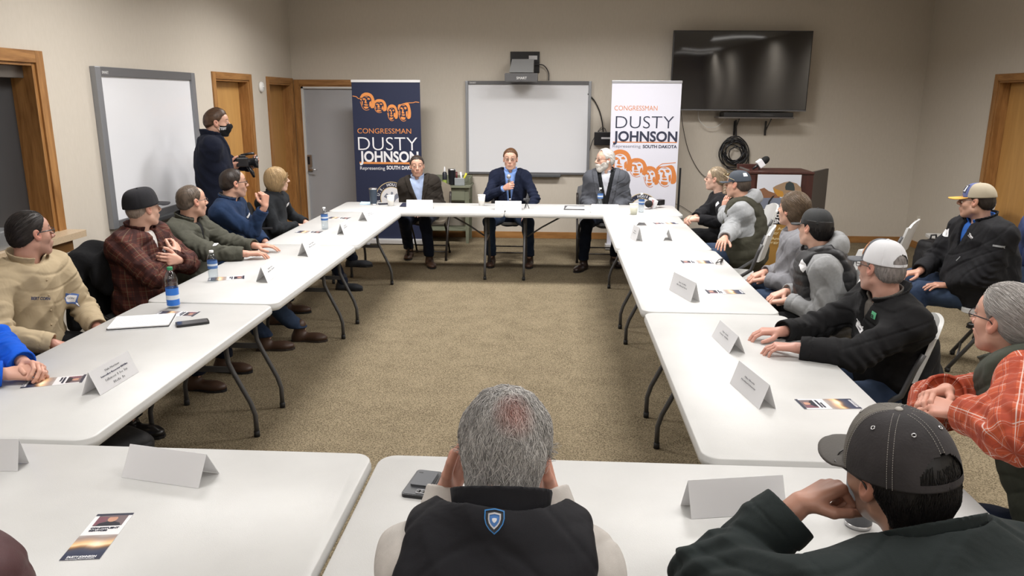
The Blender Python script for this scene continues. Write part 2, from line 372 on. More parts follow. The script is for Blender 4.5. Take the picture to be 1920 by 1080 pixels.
# ------------------------------------------------------------------ whiteboards
def whiteboard(name, label, Mx, W, H, fw, tw, tray):
    """local x along the board, y up, z out of the wall"""
    e = empty(name, (0, 0, 0), label, 'whiteboard'); e.matrix_world = Mx; e.location = Mx.to_translation(); e.rotation_euler = Mx.to_euler()
    mb = MB(); mb.box((fw, fw*.8, .012), (W-fw, H-tw, .022)); mb.build('writing_surface', BOARD, e)
    mb = MB(); mb.box((0, 0, 0), (fw, H, .045), bev=.006); mb.build('side_frame', GREYFRAME, e); mb = MB(); mb.box((W-fw, 0, 0), (W, H, .045), bev=.006); mb.build('side_frame', GREYFRAME, e)
    mb = MB(); mb.box((fw, H-tw, 0), (W-fw, H, .04), bev=.004); tf = mb.build('top_frame', mat('dark_grey_frame', (.12, .12, .125), .4), e); mb = MB(); mb.box((fw, 0, 0), (W-fw, fw*.8, .04), bev=.004); mb.build('bottom_frame', MATS['dark_grey_frame'], e)
    text('SMART', 'lettering', .028, mat('pale_print', (.6, .6, .6), .6), tf, Matrix.Translation((fw+.02, H-tw*.75, .0405)), .0006)
    mb = MB(); mb.box((W*tray[0], -.03, 0), (W*tray[1], .006, .10), bev=.008); tr = mb.build('pen_tray', mat('dark_grey_tray', (.075, .08, .085), .45), e)
    return e
q0 = at(203, 432, X=XL); 
whiteboard('whiteboard', 'tall whiteboard in a grey frame on the left wall behind seated men', Matrix(((0, 0, 1, XL), (-1 if 0 else 1, 0, 0, 5.80), (0, 1, 0, .845), (0, 0, 0, 1))), 1.645, 1.25, .075, .07, (.2, .75))
wbb = whiteboard('whiteboard', 'interactive whiteboard below the projector in the middle of the back wall', Matrix(((1, 0, 0, -1.202), (0, 0, -1, YW), (0, 1, 0, .875), (0, 0, 0, 1))), 1.655, 1.215, .036, .045, (.33, .77))
# ------------------------------------------------------------------ projector above the board
def BX(n, a, b, m, p, bev=.004):
    mb = MB(); mb.box(a, b, bev=bev); o = mb.build(n, m, p, local=False) if 0 else mk(n, mb.v, mb.f, m, p, False, False); return o
pr = empty('projector', (at(977, 145, Y=10.0)[0], YW, 2.09), 'grey short throw projector on a wall bracket above the back whiteboard', 'projector')
a = at(946, 153, Y=9.95); b = at(1008, 137, Y=9.95)
body = BX('body', (a[0], 9.95, a[2]), (b[0], 10.2, b[2]), mat('projector_grey', (.12, .12, .125), .45), pr, .012)
text('SMART', 'lettering', .042, mat('white_print', (.75, .75, .75), .6), body, Matrix.Translation(world_of(pr).inverted() @ Vector((a[0]+.15, 9.9485, a[2]+.03))) @ Matrix.Rotation(R(90), 4, 'X'), .001)
a2 = at(955, 136, Y=10.05); b2 = at(1001, 111, Y=10.15)
mb = MB(); mb.v = [(a2[0], 10.0, a2[2]), (b2[0]+.0, 10.0, a2[2]), (b2[0], 10.28, a2[2]), (a2[0], 10.28, a2[2]), (a2[0]+.03, 10.12, b2[2]), (b2[0], 10.12, b2[2]), (b2[0], 10.28, b2[2]), (a2[0]+.03, 10.28, b2[2])]
mb.f = [(0,3,2,1),(4,5,6,7),(0,1,5,4),(1,2,6,5),(2,3,7,6),(3,0,4,7)]
mk('arm_cover', mb.v, mb.f, mat('projector_light_grey', (.26, .265, .27), .45), pr)
a3 = at(957, 137, Y=YW); b3 = at(1012, 97, Y=YW)
pl = BX('wall_plate', (a3[0], YW-.03, a3[2]), (b3[0], YW, b3[2]), BLACK_PL, pr)
BX('plate_label', (b3[0]-.14, YW-.034, b3[2]-.1), (b3[0]-.03, YW-.03, b3[2]-.05), CARD, pl, 0)
def cable(pts, r, m=BLACK_PL, name='cable', label=None, cat='cable', parent=None, n=5, sub=6):
    P = [Vector(p) for p in pts]; out = []
    for i in range(len(P)-1):
        p0 = P[max(i-1, 0)]; p1 = P[i]; p2 = P[i+1]; p3 = P[min(i+2, len(P)-1)]
        for k_ in range(sub):
            t = k_/sub; out.append(.5*((2*p1)+(-p0+p2)*t+(2*p0-5*p1+4*p2-p3)*t*t+(-p0+3*p1-3*p2+p3)*t**3))
    out.append(P[-1]); mb = MB(); mb.tube(out, r, n); o = mk(name, mb.v, mb.f, m, parent, True)
    if label: tag(o, label, cat)
    return o
Wp = lambda x, y, off=.02: at(x, y, Y=YW-off)
cable([Wp(1000, 121, .1), Wp(1018, 122, .06), Wp(1028, 135, .03), Wp(1029, 151, .05)], .007, name='projector_cable', parent=pr)
cable([Wp(1102, 176), Wp(1114, 188), Wp(1124, 208), Wp(1129, 228), Wp(1131, 247)], .008, label='thick black cable curving from the board edge down to the wall box', name='cable')
cb = empty('control_box', Wp(1130, 260, 0), 'black control box on the back wall beside the white banner', 'control box')
a = at(1114, 272, Y=YW-.05); b = at(1147, 248, Y=YW-.05)
bo = BX('housing', (a[0], YW-.07, a[2]), (b[0], YW, b[2]), BLACK_PL, cb); BX('label_strip', (a[0]+.09, YW-.073, a[2]+.08), (b[0]-.02, YW-.0695, a[2]+.105), CARD, cb, 0)
cable([Wp(1124, 247), Wp(1112, 262), Wp(1104, 290), Wp(1100, 325)], .004, label='thin black cable hanging beside the right edge of the back whiteboard', name='cable')
cable([Wp(1128, 238), Wp(1121, 247, .04), Wp(1133, 240), Wp(1137, 250)], .004, label='short loop of black wire on top of the wall control box', name='cable')
cable([at(1276, 200, Y=YW-.03), Wp(1281, 240), Wp(1292, 285), Wp(1312, 322), Wp(1334, 337), Wp(1365, 340)], .004, label='black cable drooping down the wall right of the white banner', name='cable')
cable([Wp(1264, 381), Wp(1280, 388), Wp(1298, 400), Wp(1310, 408)], .003, label='thin cord on the wall low beside the white banner', name='cord')
# ------------------------------------------------------------------ television, shelf, player, cable coil
def quadbox(c4, th, n):
    """slab from 4 front corners, thickness along -n"""
    vs = [Vector(c) for c in c4]; vs += [v-Vector(n)*th for v in vs]
    return vs, [(0, 1, 2, 3), (7, 6, 5, 4), (0, 4, 5, 1), (1, 5, 6, 2), (2, 6, 7, 3), (3, 7, 4, 0)]
tl = at(1262, 57, Y=10.15); tr = at(1526, 57.5, Y=10.15); bl = at(1257, 206, Y=10.15); br = at(1511, 209, Y=10.15)
tl, tr, bl, br = map(Vector, (tl, tr, bl, br))
cx = (tl+tr+bl+br)/4; xa = ((tr-tl)+(br-bl)).normalized(); ya = ((tl-bl)+(tr-br)); ya = (ya-xa*ya.dot(xa)).normalized(); na = xa.cross(ya)
Wt = ((tr-tl).length+(br-bl).length)/2; Ht = ((tl-bl).length+(tr-br).length)/2; print('tv', Wt, Ht, na)
tv = empty('television', cx, 'large flat black television mounted high on the back wall', 'television')
TM = Matrix(((xa.x, ya.x, na.x, cx.x), (xa.y, ya.y, na.y, cx.y), (xa.z, ya.z, na.z, cx.z), (0, 0, 0, 1)))
tv.rotation_euler = TM.to_euler()
mb = MB(); mb.box((-Wt/2, -Ht/2, -.05), (Wt/2, Ht/2, -.002), bev=.006); mb.build('casing', mat('tv_bezel', (.02, .02, .022), .4), tv)
SCREEN, N_, L_, B_ = nt('tv_glass'); B_.inputs['Base Color'].default_value = (.006, .006, .009, 1); B_.inputs['Roughness'].default_value = .045; B_.inputs['Specular IOR Level'].default_value = 1.0
tc_ = N_.new('ShaderNodeTexCoord'); n_ = N_.new('ShaderNodeTexNoise'); n_.inputs['Scale'].default_value = 2.2; n_.inputs['Detail'].default_value = 0; L_.new(tc_.outputs['Object'], n_.inputs['Vector'])
b_ = N_.new('ShaderNodeBump'); b_.inputs['Strength'].default_value = .12; b_.inputs['Distance'].default_value = .02; L_.new(n_.outputs['Fac'], b_.inputs['Height']); L_.new(b_.outputs[0], B_.inputs['Normal'])
mb = MB(); mb.box((-Wt/2+.012, -Ht/2+.018, -.004), (Wt/2-.012, Ht/2-.012, 0)); mb.build('screen', SCREEN, tv)
mb = MB(); mb.box((-Wt/2, -Ht/2-.004, -.03), (Wt/2, -Ht/2+.012, .003), bev=.002); mb.build('lower_bezel', mat('silver_bezel', (.16, .16, .17), .35, .5), tv)
vs, fs = MB().v, None
mb = MB(); mb.box((cx.x-.25, cx.y+.05, cx.z-.18), (cx.x+.25, YW, cx.z+.2)); mk('wall_mount', mb.v, mb.f, BLACK_PL, tv)
sh = empty('wall_shelf', (at(1420, 222, Y=YW)[0], YW, at(1420, 222, Y=YW-.1)[2]), 'small shelf on two black brackets under the television', 'shelf')
a = at(1347, 222, Y=YW-.28); b = at(1489, 219, Y=YW-.28)
BX('board', (a[0], YW-.3, a[2]-.0), (b[0], YW, a[2]+.018), mat('shelf_board', (.13, .115, .105), .5), sh)
for xx in (1381, 1440):
    q = at(xx, 225, Y=YW-.1); BX('bracket', (q[0]-.012, YW-.02, q[2]-.2), (q[0]+.012, YW, q[2]-.015), BLACK_PL, sh)
    mb = MB(); mb.tube([(q[0], YW-.25, a[2]-.005), (q[0], YW-.01, q[2]-.15)], .008); mk('brace', mb.v, mb.f, BLACK_PL, sh)
dv = empty('disc_player', (at(1420, 215, Y=YW-.28)[0], YW-.15, a[2]+.018), 'slim black disc player on the shelf under the television', 'disc player')
c0 = at(1357, 218, Y=YW-.28); c1 = at(1488, 210, Y=YW-.28)
pb = BX('body', (c0[0], YW-.28, a[2]+.019), (c1[0], YW-.02, a[2]+.075), BLACK_PL, dv)
BX('front_display', (c0[0]+.45, YW-.284, a[2]+.035), (c0[0]+.62, YW-.279, a[2]+.055), mat('display_grey', (.05, .05, .055), .2), dv, 0)
cable([Wp(1309, 208, .1), Wp(1311, 225, .08), Wp(1325, 238, .08), Wp(1342, 238, .08), Wp(1356, 228, .1), Wp(1366, 212, .2)], .004, mat('white_cord', (.6, .6, .58), .5), name='cord', label='thin white cord looping below the television')
coil = empty('cable_coil', Wp(1377, 262, .06), 'coil of black cable hung from the shelf bracket under the television', 'cable coil')
for i in range(11):
    rnd = random.Random(i); cx0, cz0 = 1377+rnd.uniform(-5, 5), 284+rnd.uniform(-4, 6); rx = rnd.uniform(14, 29); ry = rx*rnd.uniform(.95, 1.25)
    if cz0-ry < 250: cz0 = 250+ry
    pts = []
    for k_ in range(22):
        t = 2*PI*k_/22; pts.append(at(cx0+rx*math.sin(t), cz0-ry*math.cos(t)+rnd.uniform(-.8, .8), Y=YW-.03-.05*rnd.random()))
    mb = MB(); mb.tube(pts, .0085, 5, closed=True); mk('loop', mb.v, mb.f, BLACK_PL, coil, True)
mb = MB(); mb.tube([Wp(1380, 225, .06), Wp(1380, 255, .06)], .012); mk('hook_strap', mb.v, mb.f, BLACK_PL, coil)
cable([Wp(1403, 290), Wp(1404, 312), Wp(1403, 340), Wp(1402, 380)], .006, parent=coil, name='cable_tail')
# ------------------------------------------------------------------ folding tables
def table(x0, y0, x1, y1, label, rz=0, legs_far=True):
    """long side decides where the two leg frames stand"""
    cx_, cy_ = (x0+x1)/2, (y0+y1)/2; L = max(x1-x0, y1-y0); Wd = min(x1-x0, y1-y0); rot = 0 if (x1-x0) > (y1-y0) else R(90)
    e = empty('folding_table', (cx_, cy_, 0), label, 'table', 'white folding tables set in a square', rz=rot+rz)
    L -= .008; Wd -= .004
    bm = bmesh.new(); ring = rrect(-L/2, -Wd/2, L/2, Wd/2, .06, 8)
    lay = [(-.004, T), (0, T-.004), (0, T-.014), (.0035, T-.018), (.0035, T-.034), (-.003, T-.044), (-.02, T-.046)]
    V = []; F_ = []; n = len(ring)
    for (off, z) in lay:
        r2 = rrect(-L/2-off, -Wd/2-off, L/2+off, Wd/2+off, .06+off, 8); V += [(x, y, z) for x, y in r2]
    for i in range(len(lay)-1):
        for j in range(n): F_.append((i*n+j, (i+1)*n+j, (i+1)*n+(j+1) % n, i*n+(j+1) % n))
    F_.append(tuple(range(n))); F_.append(tuple((len(lay)-1)*n+j for j in range(n-1, -1, -1))); bm.free()
    o = mk('tabletop', V, F_, WHITE_PLASTIC, e, False, True); smooth_by_angle(o, 50)
    for sx in (-1, 1):
        X = sx*(L/2-.2)
        for sy in (-1, 1):
            mb = MB(); mb.tube([(X, sy*.17, T-.05), (X, sy*.17, .50), (X, sy*.175, .44), (X, sy*.20, .38), (X, sy*.285, .2), (X, sy*.305, .13), (X, sy*.305, .03)], .0135, 10)
            lg = mb.build('leg', TUBE_GREY, e)
            mb = MB(); mb.tube([(X, sy*.305, 0), (X, sy*.305, .035)], .0165, 10); mb.build('rubber_foot', RUBBER, lg)
        mb = MB(); mb.tube([(X, -.17, T-.06), (X, .17, T-.06)], .012); mb.build('cross_bar', TUBE_GREY, e); mb = MB(); mb.box((X-.008, -.19, .385), (X+.008, .19, .415)); mb.build('lower_cross_bar', TUBE_GREY, e)
        mb = MB(); mb.tube([(X, 0, .40), (X-sx*.18, 0, .52), (X-sx*.45, 0, T-.05)], .009); mb.build('brace', TUBE_GREY, e)
    return e
table(-2.355, 2.33, -1.585, 4.118, 'white folding table in the left row nearest the camera, holding the green-capped bottle')
table(-2.362, 4.13, -1.58, 5.935, 'white folding table in the middle of the left row')
table(-2.355, 5.945, -1.575, 7.76, 'white folding table at the far end of the left row')
table(.503, 2.335, 1.275, 4.112, 'white folding table in the right row nearest the camera, under the old man\'s hands')
table(.497, 4.125, 1.262, 5.95, 'white folding table in the middle of the right row')
table(.49, 5.96, 1.25, 7.765, 'white folding table at the far end of the right row')
table(-2.36, 7.775, -.522, 8.53, 'white folding table in the far row on the left, under the paper cups')
table(-.518, 7.775, 1.315, 8.53, 'white folding table in the far row on the right, with the news microphone')
table(-2.41, 1.545, -.583, 2.305, 'white folding table at the lower left of the near row')
table(-.565, 1.545, 1.268, 2.30, 'white folding table in the near row in front of the grey-haired man')
# ------------------------------------------------------------------ folding chairs
def chair(label, x, y, face, back=WHITE_PLASTIC, seat=None, frame=TUBE_GREY, kind='folding chair', group=None, sc_=1.0):
    """x, y under the seat; face = direction (degrees, 0 = +Y) the sitter looks"""
    seat = seat or back
    e = empty('folding_chair', (x, y, 0), label, 'chair', group, rz=R(-face))
    # local: sitter looks to +Y
    mb = MB(); mb.prism(rrect(-.205, -.2, .205, .2, .07, 6), .435, .462); o = mb.build('seat', seat, e); smooth_by_angle(o)
    # curved back panel
    V = []; F_ = []; n = 13; m_ = 7
    for side in (0, 1):
        for j in range(m_):
            for i in range(n):
                u = -1+2*i/(n-1); v = j/(m_-1)
                hw = .235*(1-.10*max(0, v-.6)/.4) if v < .99 else .20
                z = .62+.26*v-(.05*u*u*u*u if j == m_-1 else 0); yy = -.235-.065*(v)-.035*(1-u*u)-(.018 if side else 0)
                V.append((u*hw, yy, z))
    for side in (0, 1):
        for j in range(m_-1):
            for i in range(n-1):
                a_ = side*n*m_+j*n+i; f = (a_, a_+1, a_+n+1, a_+n); F_.append(f if side == 0 else f[::-1])
    per = [i for i in range(n)]+[j*n+n-1 for j in range(1, m_)]+[(m_-1)*n+i for i in range(n-2, -1, -1)]+[j*n for j in range(m_-2, 0, -1)]
    for a_, b_ in zip(per, per[1:]+per[:1]): F_.append((a_, a_+n*m_, b_+n*m_, b_))
    o = mk('backrest', V, F_, back, e, False, True); smooth_by_angle(o, 60)
    for s in (-1, 1):
        mb = MB(); mb.tube([(s*.228, -.268, .76), (s*.228, -.245, .70), (s*.228, -.20, .55), (s*.228, .02, .38), (s*.228, .235, 0.012)], .014, 8)
        f = mb.build('front_leg', frame, e); mb = MB(); mb.tube([(s*.228, .225, .0), (s*.228, .222, .03)], .016); mb.build('rubber_foot', RUBBER, f)
        mb = MB(); mb.tube([(s*.205, .12, .44), (s*.205, -.08, .25), (s*.205, -.27, .012)], .0115, 8)
        f = mb.build('rear_leg', frame, e); mb = MB(); mb.tube([(s*.205, -.265, 0), (s*.205, -.262, .03)], .015); mb.build('rubber_foot', RUBBER, f)
    mb = MB(); mb.tube([(-.205, -.20, .105), (.205, -.20, .105)], .008); mb.build('stretcher', frame, e); mb = MB(); mb.tube([(-.228, .18, .10), (.228, .18, .10)], .008); mb.build('stretcher', frame, e)
    return e

def chair_corner(label, px, py, face, **k):
    """a chair whose near top back corner stands where it was measured"""
    P = at(px, py, z=.865); a = R(face); F_ = np.array([math.sin(a), math.cos(a), 0]); Tr = np.array([F_[1], -F_[0], 0]); s = P+F_*.29-Tr*.21*(1 if Tr@CR*0+Tr[1] < 0 else -1)
    return chair(label, s[0], s[1], face, WHITE_PLASTIC, WHITE_PLASTIC, TUBE_GREY)
# ------------------------------------------------------------------ pull-up banners
NAVY = mat('banner_navy', (.020, .026, .060), .55, spec=.3); LAV = mat('banner_white', (.66, .66, .74), .55, spec=.3)
ORANGE = mat('banner_orange', (.72, .27, .07), .6); ORANGE2 = mat('banner_orange_deep', (.60, .20, .05), .6); PWHITE = mat('print_white', (.80, .80, .83), .6)
NAVYINK = mat('print_navy', (.022, .026, .055), .6); GOLD = mat('print_gold', (.62, .50, .28), .6); RED_INK = mat('print_red', (.45, .06, .04), .6)
def fit_text(s, name, m, parent, p0, p1, height, up=(0, 0, 1), bold=0, ref='H'):
    """lettering between two points in the parent's own space, stretched to that width and cap height"""
    p0 = Vector(p0); p1 = Vector(p1)
    o = text(s, name, 1, m, parent, Matrix.Identity(4), bold)
    vs = o.data.vertices; xs = [v.co.x for v in vs]; ys = [v.co.y for v in vs]
    capm = .729
    o.data.transform(Matrix.Translation((-min(xs), 0, 0))); wd = max(xs)-min(xs)
    o.data.transform(basis(p0, p1-p0, up) @ Matrix.Diagonal(((p1-p0).length/wd, height/capm, 1, 1)))
    return o
def crv(P, n=5):
    out = []; k = len(P)
    for i in range(k):
        p0, p1, p2, p3 = P[i-1], P[i], P[(i+1) % k], P[(i+2) % k]
        for q in range(n):
            t = q/n; out.append(tuple(.5*((2*p1[a])+(-p0[a]+p2[a])*t+(2*p0[a]-5*p1[a]+4*p2[a]-p3[a])*t*t+(-p0[a]+3*p1[a]-3*p2[a]+p3[a])*t**3) for a in (0, 1)))
    return out
HAIRB = [(-.42, .05), (-.46, .38), (-.22, .60), (.12, .62), (.42, .46), (.58, .12), (.62, -.22), (.48, -.44), (.30, -.46), (.36, -.12), (.34, .18), (.18, .36), (-.08, .40), (-.28, .30), (-.34, .08)]
FACEB = [[(-.32, .16), (-.22, .24), (-.08, .20), (-.06, .12), (-.2, .09)], [(.02, .22), (.16, .26), (.26, .18), (.22, .09), (.06, .12)], [(-.12, .12), (-.04, .14), (.0, -.06), (.06, -.14), (-.10, -.16), (-.18, -.12)],
         [(-.22, -.24), (-.06, -.21), (.12, -.24), (.06, -.30), (-.12, -.31)], [(-.24, -.38), (-.05, -.36), (.16, -.40), (.10, -.52), (-.10, -.56), (-.22, -.48)], [(.20, -.04), (.32, .02), (.34, -.28), (.22, -.40), (.18, -.24)], [(-.38, .02), (-.30, .0), (-.28, -.26), (-.34, -.30)], [(-.2, .34), (.0, .38), (.12, .33), (-.02, .30)]]
def rock_heads(parent, spots, line_l, line_r, m, depth, pt):
    """the row of carved stone heads printed in orange; pt turns photo pixels into the banner's own space"""
    mb = MB()
    def strip(ps, wd):
        for (x0, y0), (x1, y1) in zip(ps, ps[1:]):
            dx, dy = x1-x0, y1-y0; l = math.hypot(dx, dy) or 1; nx, ny = -dy/l*wd/2, dx/l*wd/2
            q = [pt(x0+nx, y0+ny), pt(x1+nx, y1+ny), pt(x1-nx, y1-ny), pt(x0-nx, y0-ny)]; mb.add([v+Vector((0, -depth, 0)) for v in q], [(0, 1, 2, 3)])
    for ii, (cx_, cy_, sx, sy, sc_) in enumerate(spots):
        jit = random.Random(ii+3); var = lambda a, b: (cx_+sx*(a+jit.uniform(-.025, .025)), cy_-sy*(b+jit.uniform(-.025, .025)))
        hb = HAIRB if ii != 3 else [(a, min(b, .44+.12*a)) for a, b in HAIRB]
        jaw = crv([(-.42, .05), (-.40, -.25), (-.26, -.52), (-.04, -.64), (.2, -.58), (.40, -.44)])[:-5]
        dd = depth; depth = dd*(1+.25*ii); strip([(cx_+sx*a, cy_-sy*b) for a, b in jaw[2:-4]], 1.0)
        # the hair mass as a strip of quads between outer and inner outline
        outer = crv(hb[:8])[:-5]; inner = crv(hb[7:][::-1])[:-5]; m_ = 24
        oo = [outer[int(t*(len(outer)-1)/m_)] for t in range(m_+1)]; ii_ = [inner[int(t*(len(inner)-1)/m_)] for t in range(m_+1)]
        for t in range(m_):
            q = [pt(cx_+sx*a, cy_-sy*b)+Vector((0, -depth, 0)) for a, b in (oo[t], oo[t+1], ii_[t+1], ii_[t])]; mb.add(q, [(0, 1, 2, 3)])
        for poly in FACEB:
            v = [pt(*var(a, b))+Vector((0, -depth*1.2, 0)) for a, b in poly]; mb.add(v, [tuple(range(len(v)))])
        depth = dd
    strip(line_l, 1.4); strip(line_r, 1.4)
    return mb.build('rock_heads_emblem', m, parent)
def seal(parent, c, r, depth, pt_scale, ringcol, txt, a0, a1):
    mb = MB(); n = 64
    def ring(r0, r1, dz):
        V = []; 
        for k_ in range(n+1):
            t = 2*PI*k_/n; V += [(c[0]+r0*math.cos(t), -depth-dz, c[2]+r0*math.sin(t)), (c[0]+r1*math.cos(t), -depth-dz, c[2]+r1*math.sin(t))]
        mb.add(V, [(2*k_, 2*k_+1, 2*k_+3, 2*k_+2) for k_ in range(n)])
    mb.cm = 0; ring(0.0001, r*.66, .0004); mb.cm = 1; ring(r*.66, r*.70, .0006); ring(r*.96, r, .0006); mb.cm = 2; ring(r*.70, r*.96, .0004)
    s_ = mb.build('round_seal', None, parent, mats=[PWHITE, GOLD, NAVYINK])
    # eagle in the middle
    mb = MB()
    for poly in ([(-.5,.1),(-.3,.32),(-.1,.12),(0,.3),(.1,.12),(.3,.32),(.5,.1),(.25,-.05),(.1,-.3),(-.1,-.3),(-.25,-.05)], [(-.08,.3),(0,.42),(.1,.32),(.03,.24)], [(-.12,-.32),(.12,-.32),(.2,-.48),(-.2,-.48)]):
        mb.add([(c[0]+a*r, -depth-.0012, c[2]+b*r) for a, b in poly], [tuple(range(len(poly)))])
    mb.build('eagle', mat('print_slate', (.22, .24, .30), .6), s_)
    N_ = len(txt)
    for i, ch in enumerate(txt):
        if ch == ' ': continue
        t = R(a0+(a1-a0)*i/(N_-1)); p = Vector((c[0]+r*.76*math.cos(t), -depth-.0015, c[2]+r*.76*math.sin(t)))
        xd = Vector((math.sin(t), 0, -math.cos(t))); yd = Vector((math.cos(t), 0, math.sin(t)))
        text(ch, 'seal_letter', r*.22, PWHITE, s_, basis(p, xd, yd), .001, align='CENTER')
    return s_
def banner(label, YB, px0, px1, pyt, pyb, face, dark):
    tl_ = at(px0, pyt, Y=YB); tr_ = at(px1, pyt, Y=YB); H = tl_[2]; Wb = tr_[0]-tl_[0]
    e = empty('banner_stand', (tl_[0], YB, 0), label, 'banner')
    mb = MB(); mb.box((-.0, 0, .06), (Wb, .003, H-.02)); mb.build('printed_sheet', face, e)
    mb = MB(); mb.box((-.005, -.008, H-.03), (Wb+.005, .012, H), bev=.003); mb.build('top_rail', mat('rail_white' if dark else 'rail_grey', (.75, .75, .76) if dark else (.40, .40, .42), .35, 0 if dark else .5), e)
    mb = MB(); mb.box((-.02, -.06, .01), (Wb+.02, .09, .075), bev=.012); b_ = mb.build('base_cassette', mat('cassette_silver', (.66, .66, .67), .35, .3), e)
    for s in (.15, Wb-.15):
        mb = MB(); mb.box((s-.02, -.2, .0), (s+.02, .2, .012), bev=.004); mb.build('stabilising_foot', GREYFRAME, e)
    mb = MB(); mb.tube([(Wb/2, .03, .05), (Wb/2, .02, H-.01)], .01); mb.build('support_pole', GREYFRAME, e)
    def pt(x, y):
        q = at(x, y, Y=YB); return Vector((q[0]-tl_[0], 0, q[2]))
    return e, pt, Wb, H
e, pt, Wb, H = banner('tall dark navy banner with white lettering behind the man in the brown suit', 9.78, 658.5, 787, 149.5, 462, NAVY, True)
def bt(s, x0, x1, yt, yb, m, bold=0, nm='lettering', sp=None):
    a = pt(x0, yb); b = pt(x1, yb); h = pt(x0, yt).z-a.z
    fit_text(s, nm, m, e, (a.x, -.0012, a.z), (b.x, -.0012, a.z+0*(b.z-a.z)), h, bold=bold)
bt('CONGRESSMAN', 670.4, 771, 240, 250, ORANGE, -.004); bt('DUSTY', 672, 783, 255, 281.5, PWHITE, -.012); bt('JOHNSON', 674.5, 785, 282.8, 302.8, PWHITE, .03)
bt('Representing', 675.6, 722, 311.5, 318, PWHITE, -.002); bt('SOUTH DAKOTA', 725, 786, 310.5, 317.5, PWHITE, .03)
a = pt(674.4, 307.2); b = pt(786, 303.5); mb = MB(); mb.box((a.x, -.0015, a.z), (b.x, 0, b.z-.006)); mb.build('orange_rule', ORANGE, e)
rock_heads(e, [(687.5, 190, 25, 26, 1), (711.5, 198.5, 22, 20, 1), (735, 211, 18, 24, 1), (757, 208, 22, 30, 1)], [(661, 180), (668, 181), (672, 185), (678, 184)], [(747, 205), (752, 196), (762, 193), (775, 192.5), (779, 191), (786, 192)], ORANGE, .0012, pt)
c_ = pt(735, 372); seal(e, (c_.x, 0, c_.z), .215, .001, 1, None, 'U.S. HOUSE OF REPRESENTATIVES ', 165, -180)
e, pt, Wb, H = banner('tall white banner with navy and orange lettering behind the white-haired man', 9.62, 1148, 1279, 151, 462, LAV, False)
bt('CONGRESSMAN', 1152, 1232.5, 197.5, 207, ORANGE2, -.004); bt('DUSTY', 1154, 1263, 215.8, 240.5, NAVYINK, -.012); bt('JOHNSON', 1149.5, 1269.5, 245.3, 264.5, NAVYINK, .03)
bt('Representing', 1148.6, 1201, 270.5, 276.5, mat('print_grey', (.16, .16, .2), .6), -.004); bt('SOUTH DAKOTA', 1205, 1269, 271.5, 277.5, NAVYINK, .03)
a = pt(1149, 267.2); b = pt(1269, 266.3); mb = MB(); mb.box((a.x, -.0015, a.z), (b.x, 0, b.z)); mb.build('orange_rule', ORANGE2, e)
rock_heads(e, [(1163, 303, 36, 36, 1), (1194, 314, 32, 28, 1), (1219, 331, 26, 31, 1), (1247, 327, 34, 36, 1)], [(1149, 309), (1153, 316), (1165, 318)], [(1232, 322), (1234, 312), (1242, 307), (1256, 306), (1267, 305)], ORANGE2, .0012, pt)
c_ = pt(1203, 393); seal(e, (c_.x, 0, c_.z), .205, .001, 1, None, 'U.S. HOUSE OF REPRESENTATIVES ', 165, -180)
mb = MB(); q = at(1276, 315, Y=9.66); mb.box((q[0]-.012, 9.66, .05), (q[0]+.012, 9.68, q[2]), bev=.003); tag(mb.build('black_pole', BLACK_PL), 'thin black pole standing just behind the right edge of the white banner', 'pole')
# ------------------------------------------------------------------ sage green desk with its clutter
SAGE = mat('sage_green_paint', (.17, .18, .125), .55, var=.08, vscale=10)
zt = at(800, 346, Y=10.0)[2]; dx1 = at(883, 346, Y=9.95)[0]; dx0 = dx1-1.15; print('desk', zt, dx0, dx1)
ds = empty('side_desk', ((dx0+dx1)/2, 10.1, 0), 'sage green painted desk against the back wall beside the navy banner', 'desk')
def wbx(n, a, b, m, p, bev=.003):
    mb = MB(); mb.box(a, b, bev=bev); return mk(n, mb.v, mb.f, m, p)
wbx('desk_top', (dx0, 9.85, zt-.025), (dx1, 10.33, zt), SAGE, ds)
wbx('gallery_rail', (dx0+.02, 10.29, zt), (dx1-.02, 10.33, zt+.10), SAGE, ds); wbx('gallery_rail', (dx1-.04, 10.05, zt), (dx1-.02, 10.29, zt+.085), SAGE, ds)
wbx('apron', (dx0+.05, 9.90, zt-.21), (dx1-.05, 9.92, zt-.025), SAGE, ds); wbx('side_apron', (dx1-.06, 9.9, zt-.21), (dx1-.04, 10.3, zt-.025), SAGE, ds); wbx('side_apron', (dx0+.04, 9.9, zt-.21), (dx0+.06, 10.3, zt-.025), SAGE, ds)
for k_ in (0, 1, 2):
    w_ = (dx1-dx0-.14)/3; wbx('drawer', (dx0+.07+k_*w_+.006, 9.885, zt-.19), (dx0+.07+(k_+1)*w_-.006, 9.90, zt-.045), SAGE, ds)
for xx in (dx0+.05, dx1-.05):
    for yy in (9.92, 10.28):
        mb = MB(); mb.add([(xx-.03, yy-.03, zt-.025), (xx+.03, yy-.03, zt-.025), (xx+.03, yy+.03, zt-.025), (xx-.03, yy+.03, zt-.025), (xx-.018, yy-.018, 0), (xx+.018, yy-.018, 0), (xx+.018, yy+.018, 0), (xx-.018, yy+.018, 0)], [(0, 1, 2, 3), (7, 6, 5, 4), (0, 4, 5, 1), (1, 5, 6, 2), (2, 6, 7, 3), (3, 7, 4, 0)])
        mk('leg', mb.v, mb.f, SAGE, ds)
wbx('lower_shelf', (dx0+.05, 9.93, .16), (dx1-.05, 10.27, .18), SAGE, ds)
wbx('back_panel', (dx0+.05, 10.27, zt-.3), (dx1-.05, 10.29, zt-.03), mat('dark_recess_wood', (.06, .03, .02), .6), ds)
q = at(857, 346, Y=9.98)
tb = empty('tumbler', at(847.5, 344, Y=9.98)[:2].tolist()+[zt+.001], 'tall black steel tumbler on the sage green desk', 'tumbler')
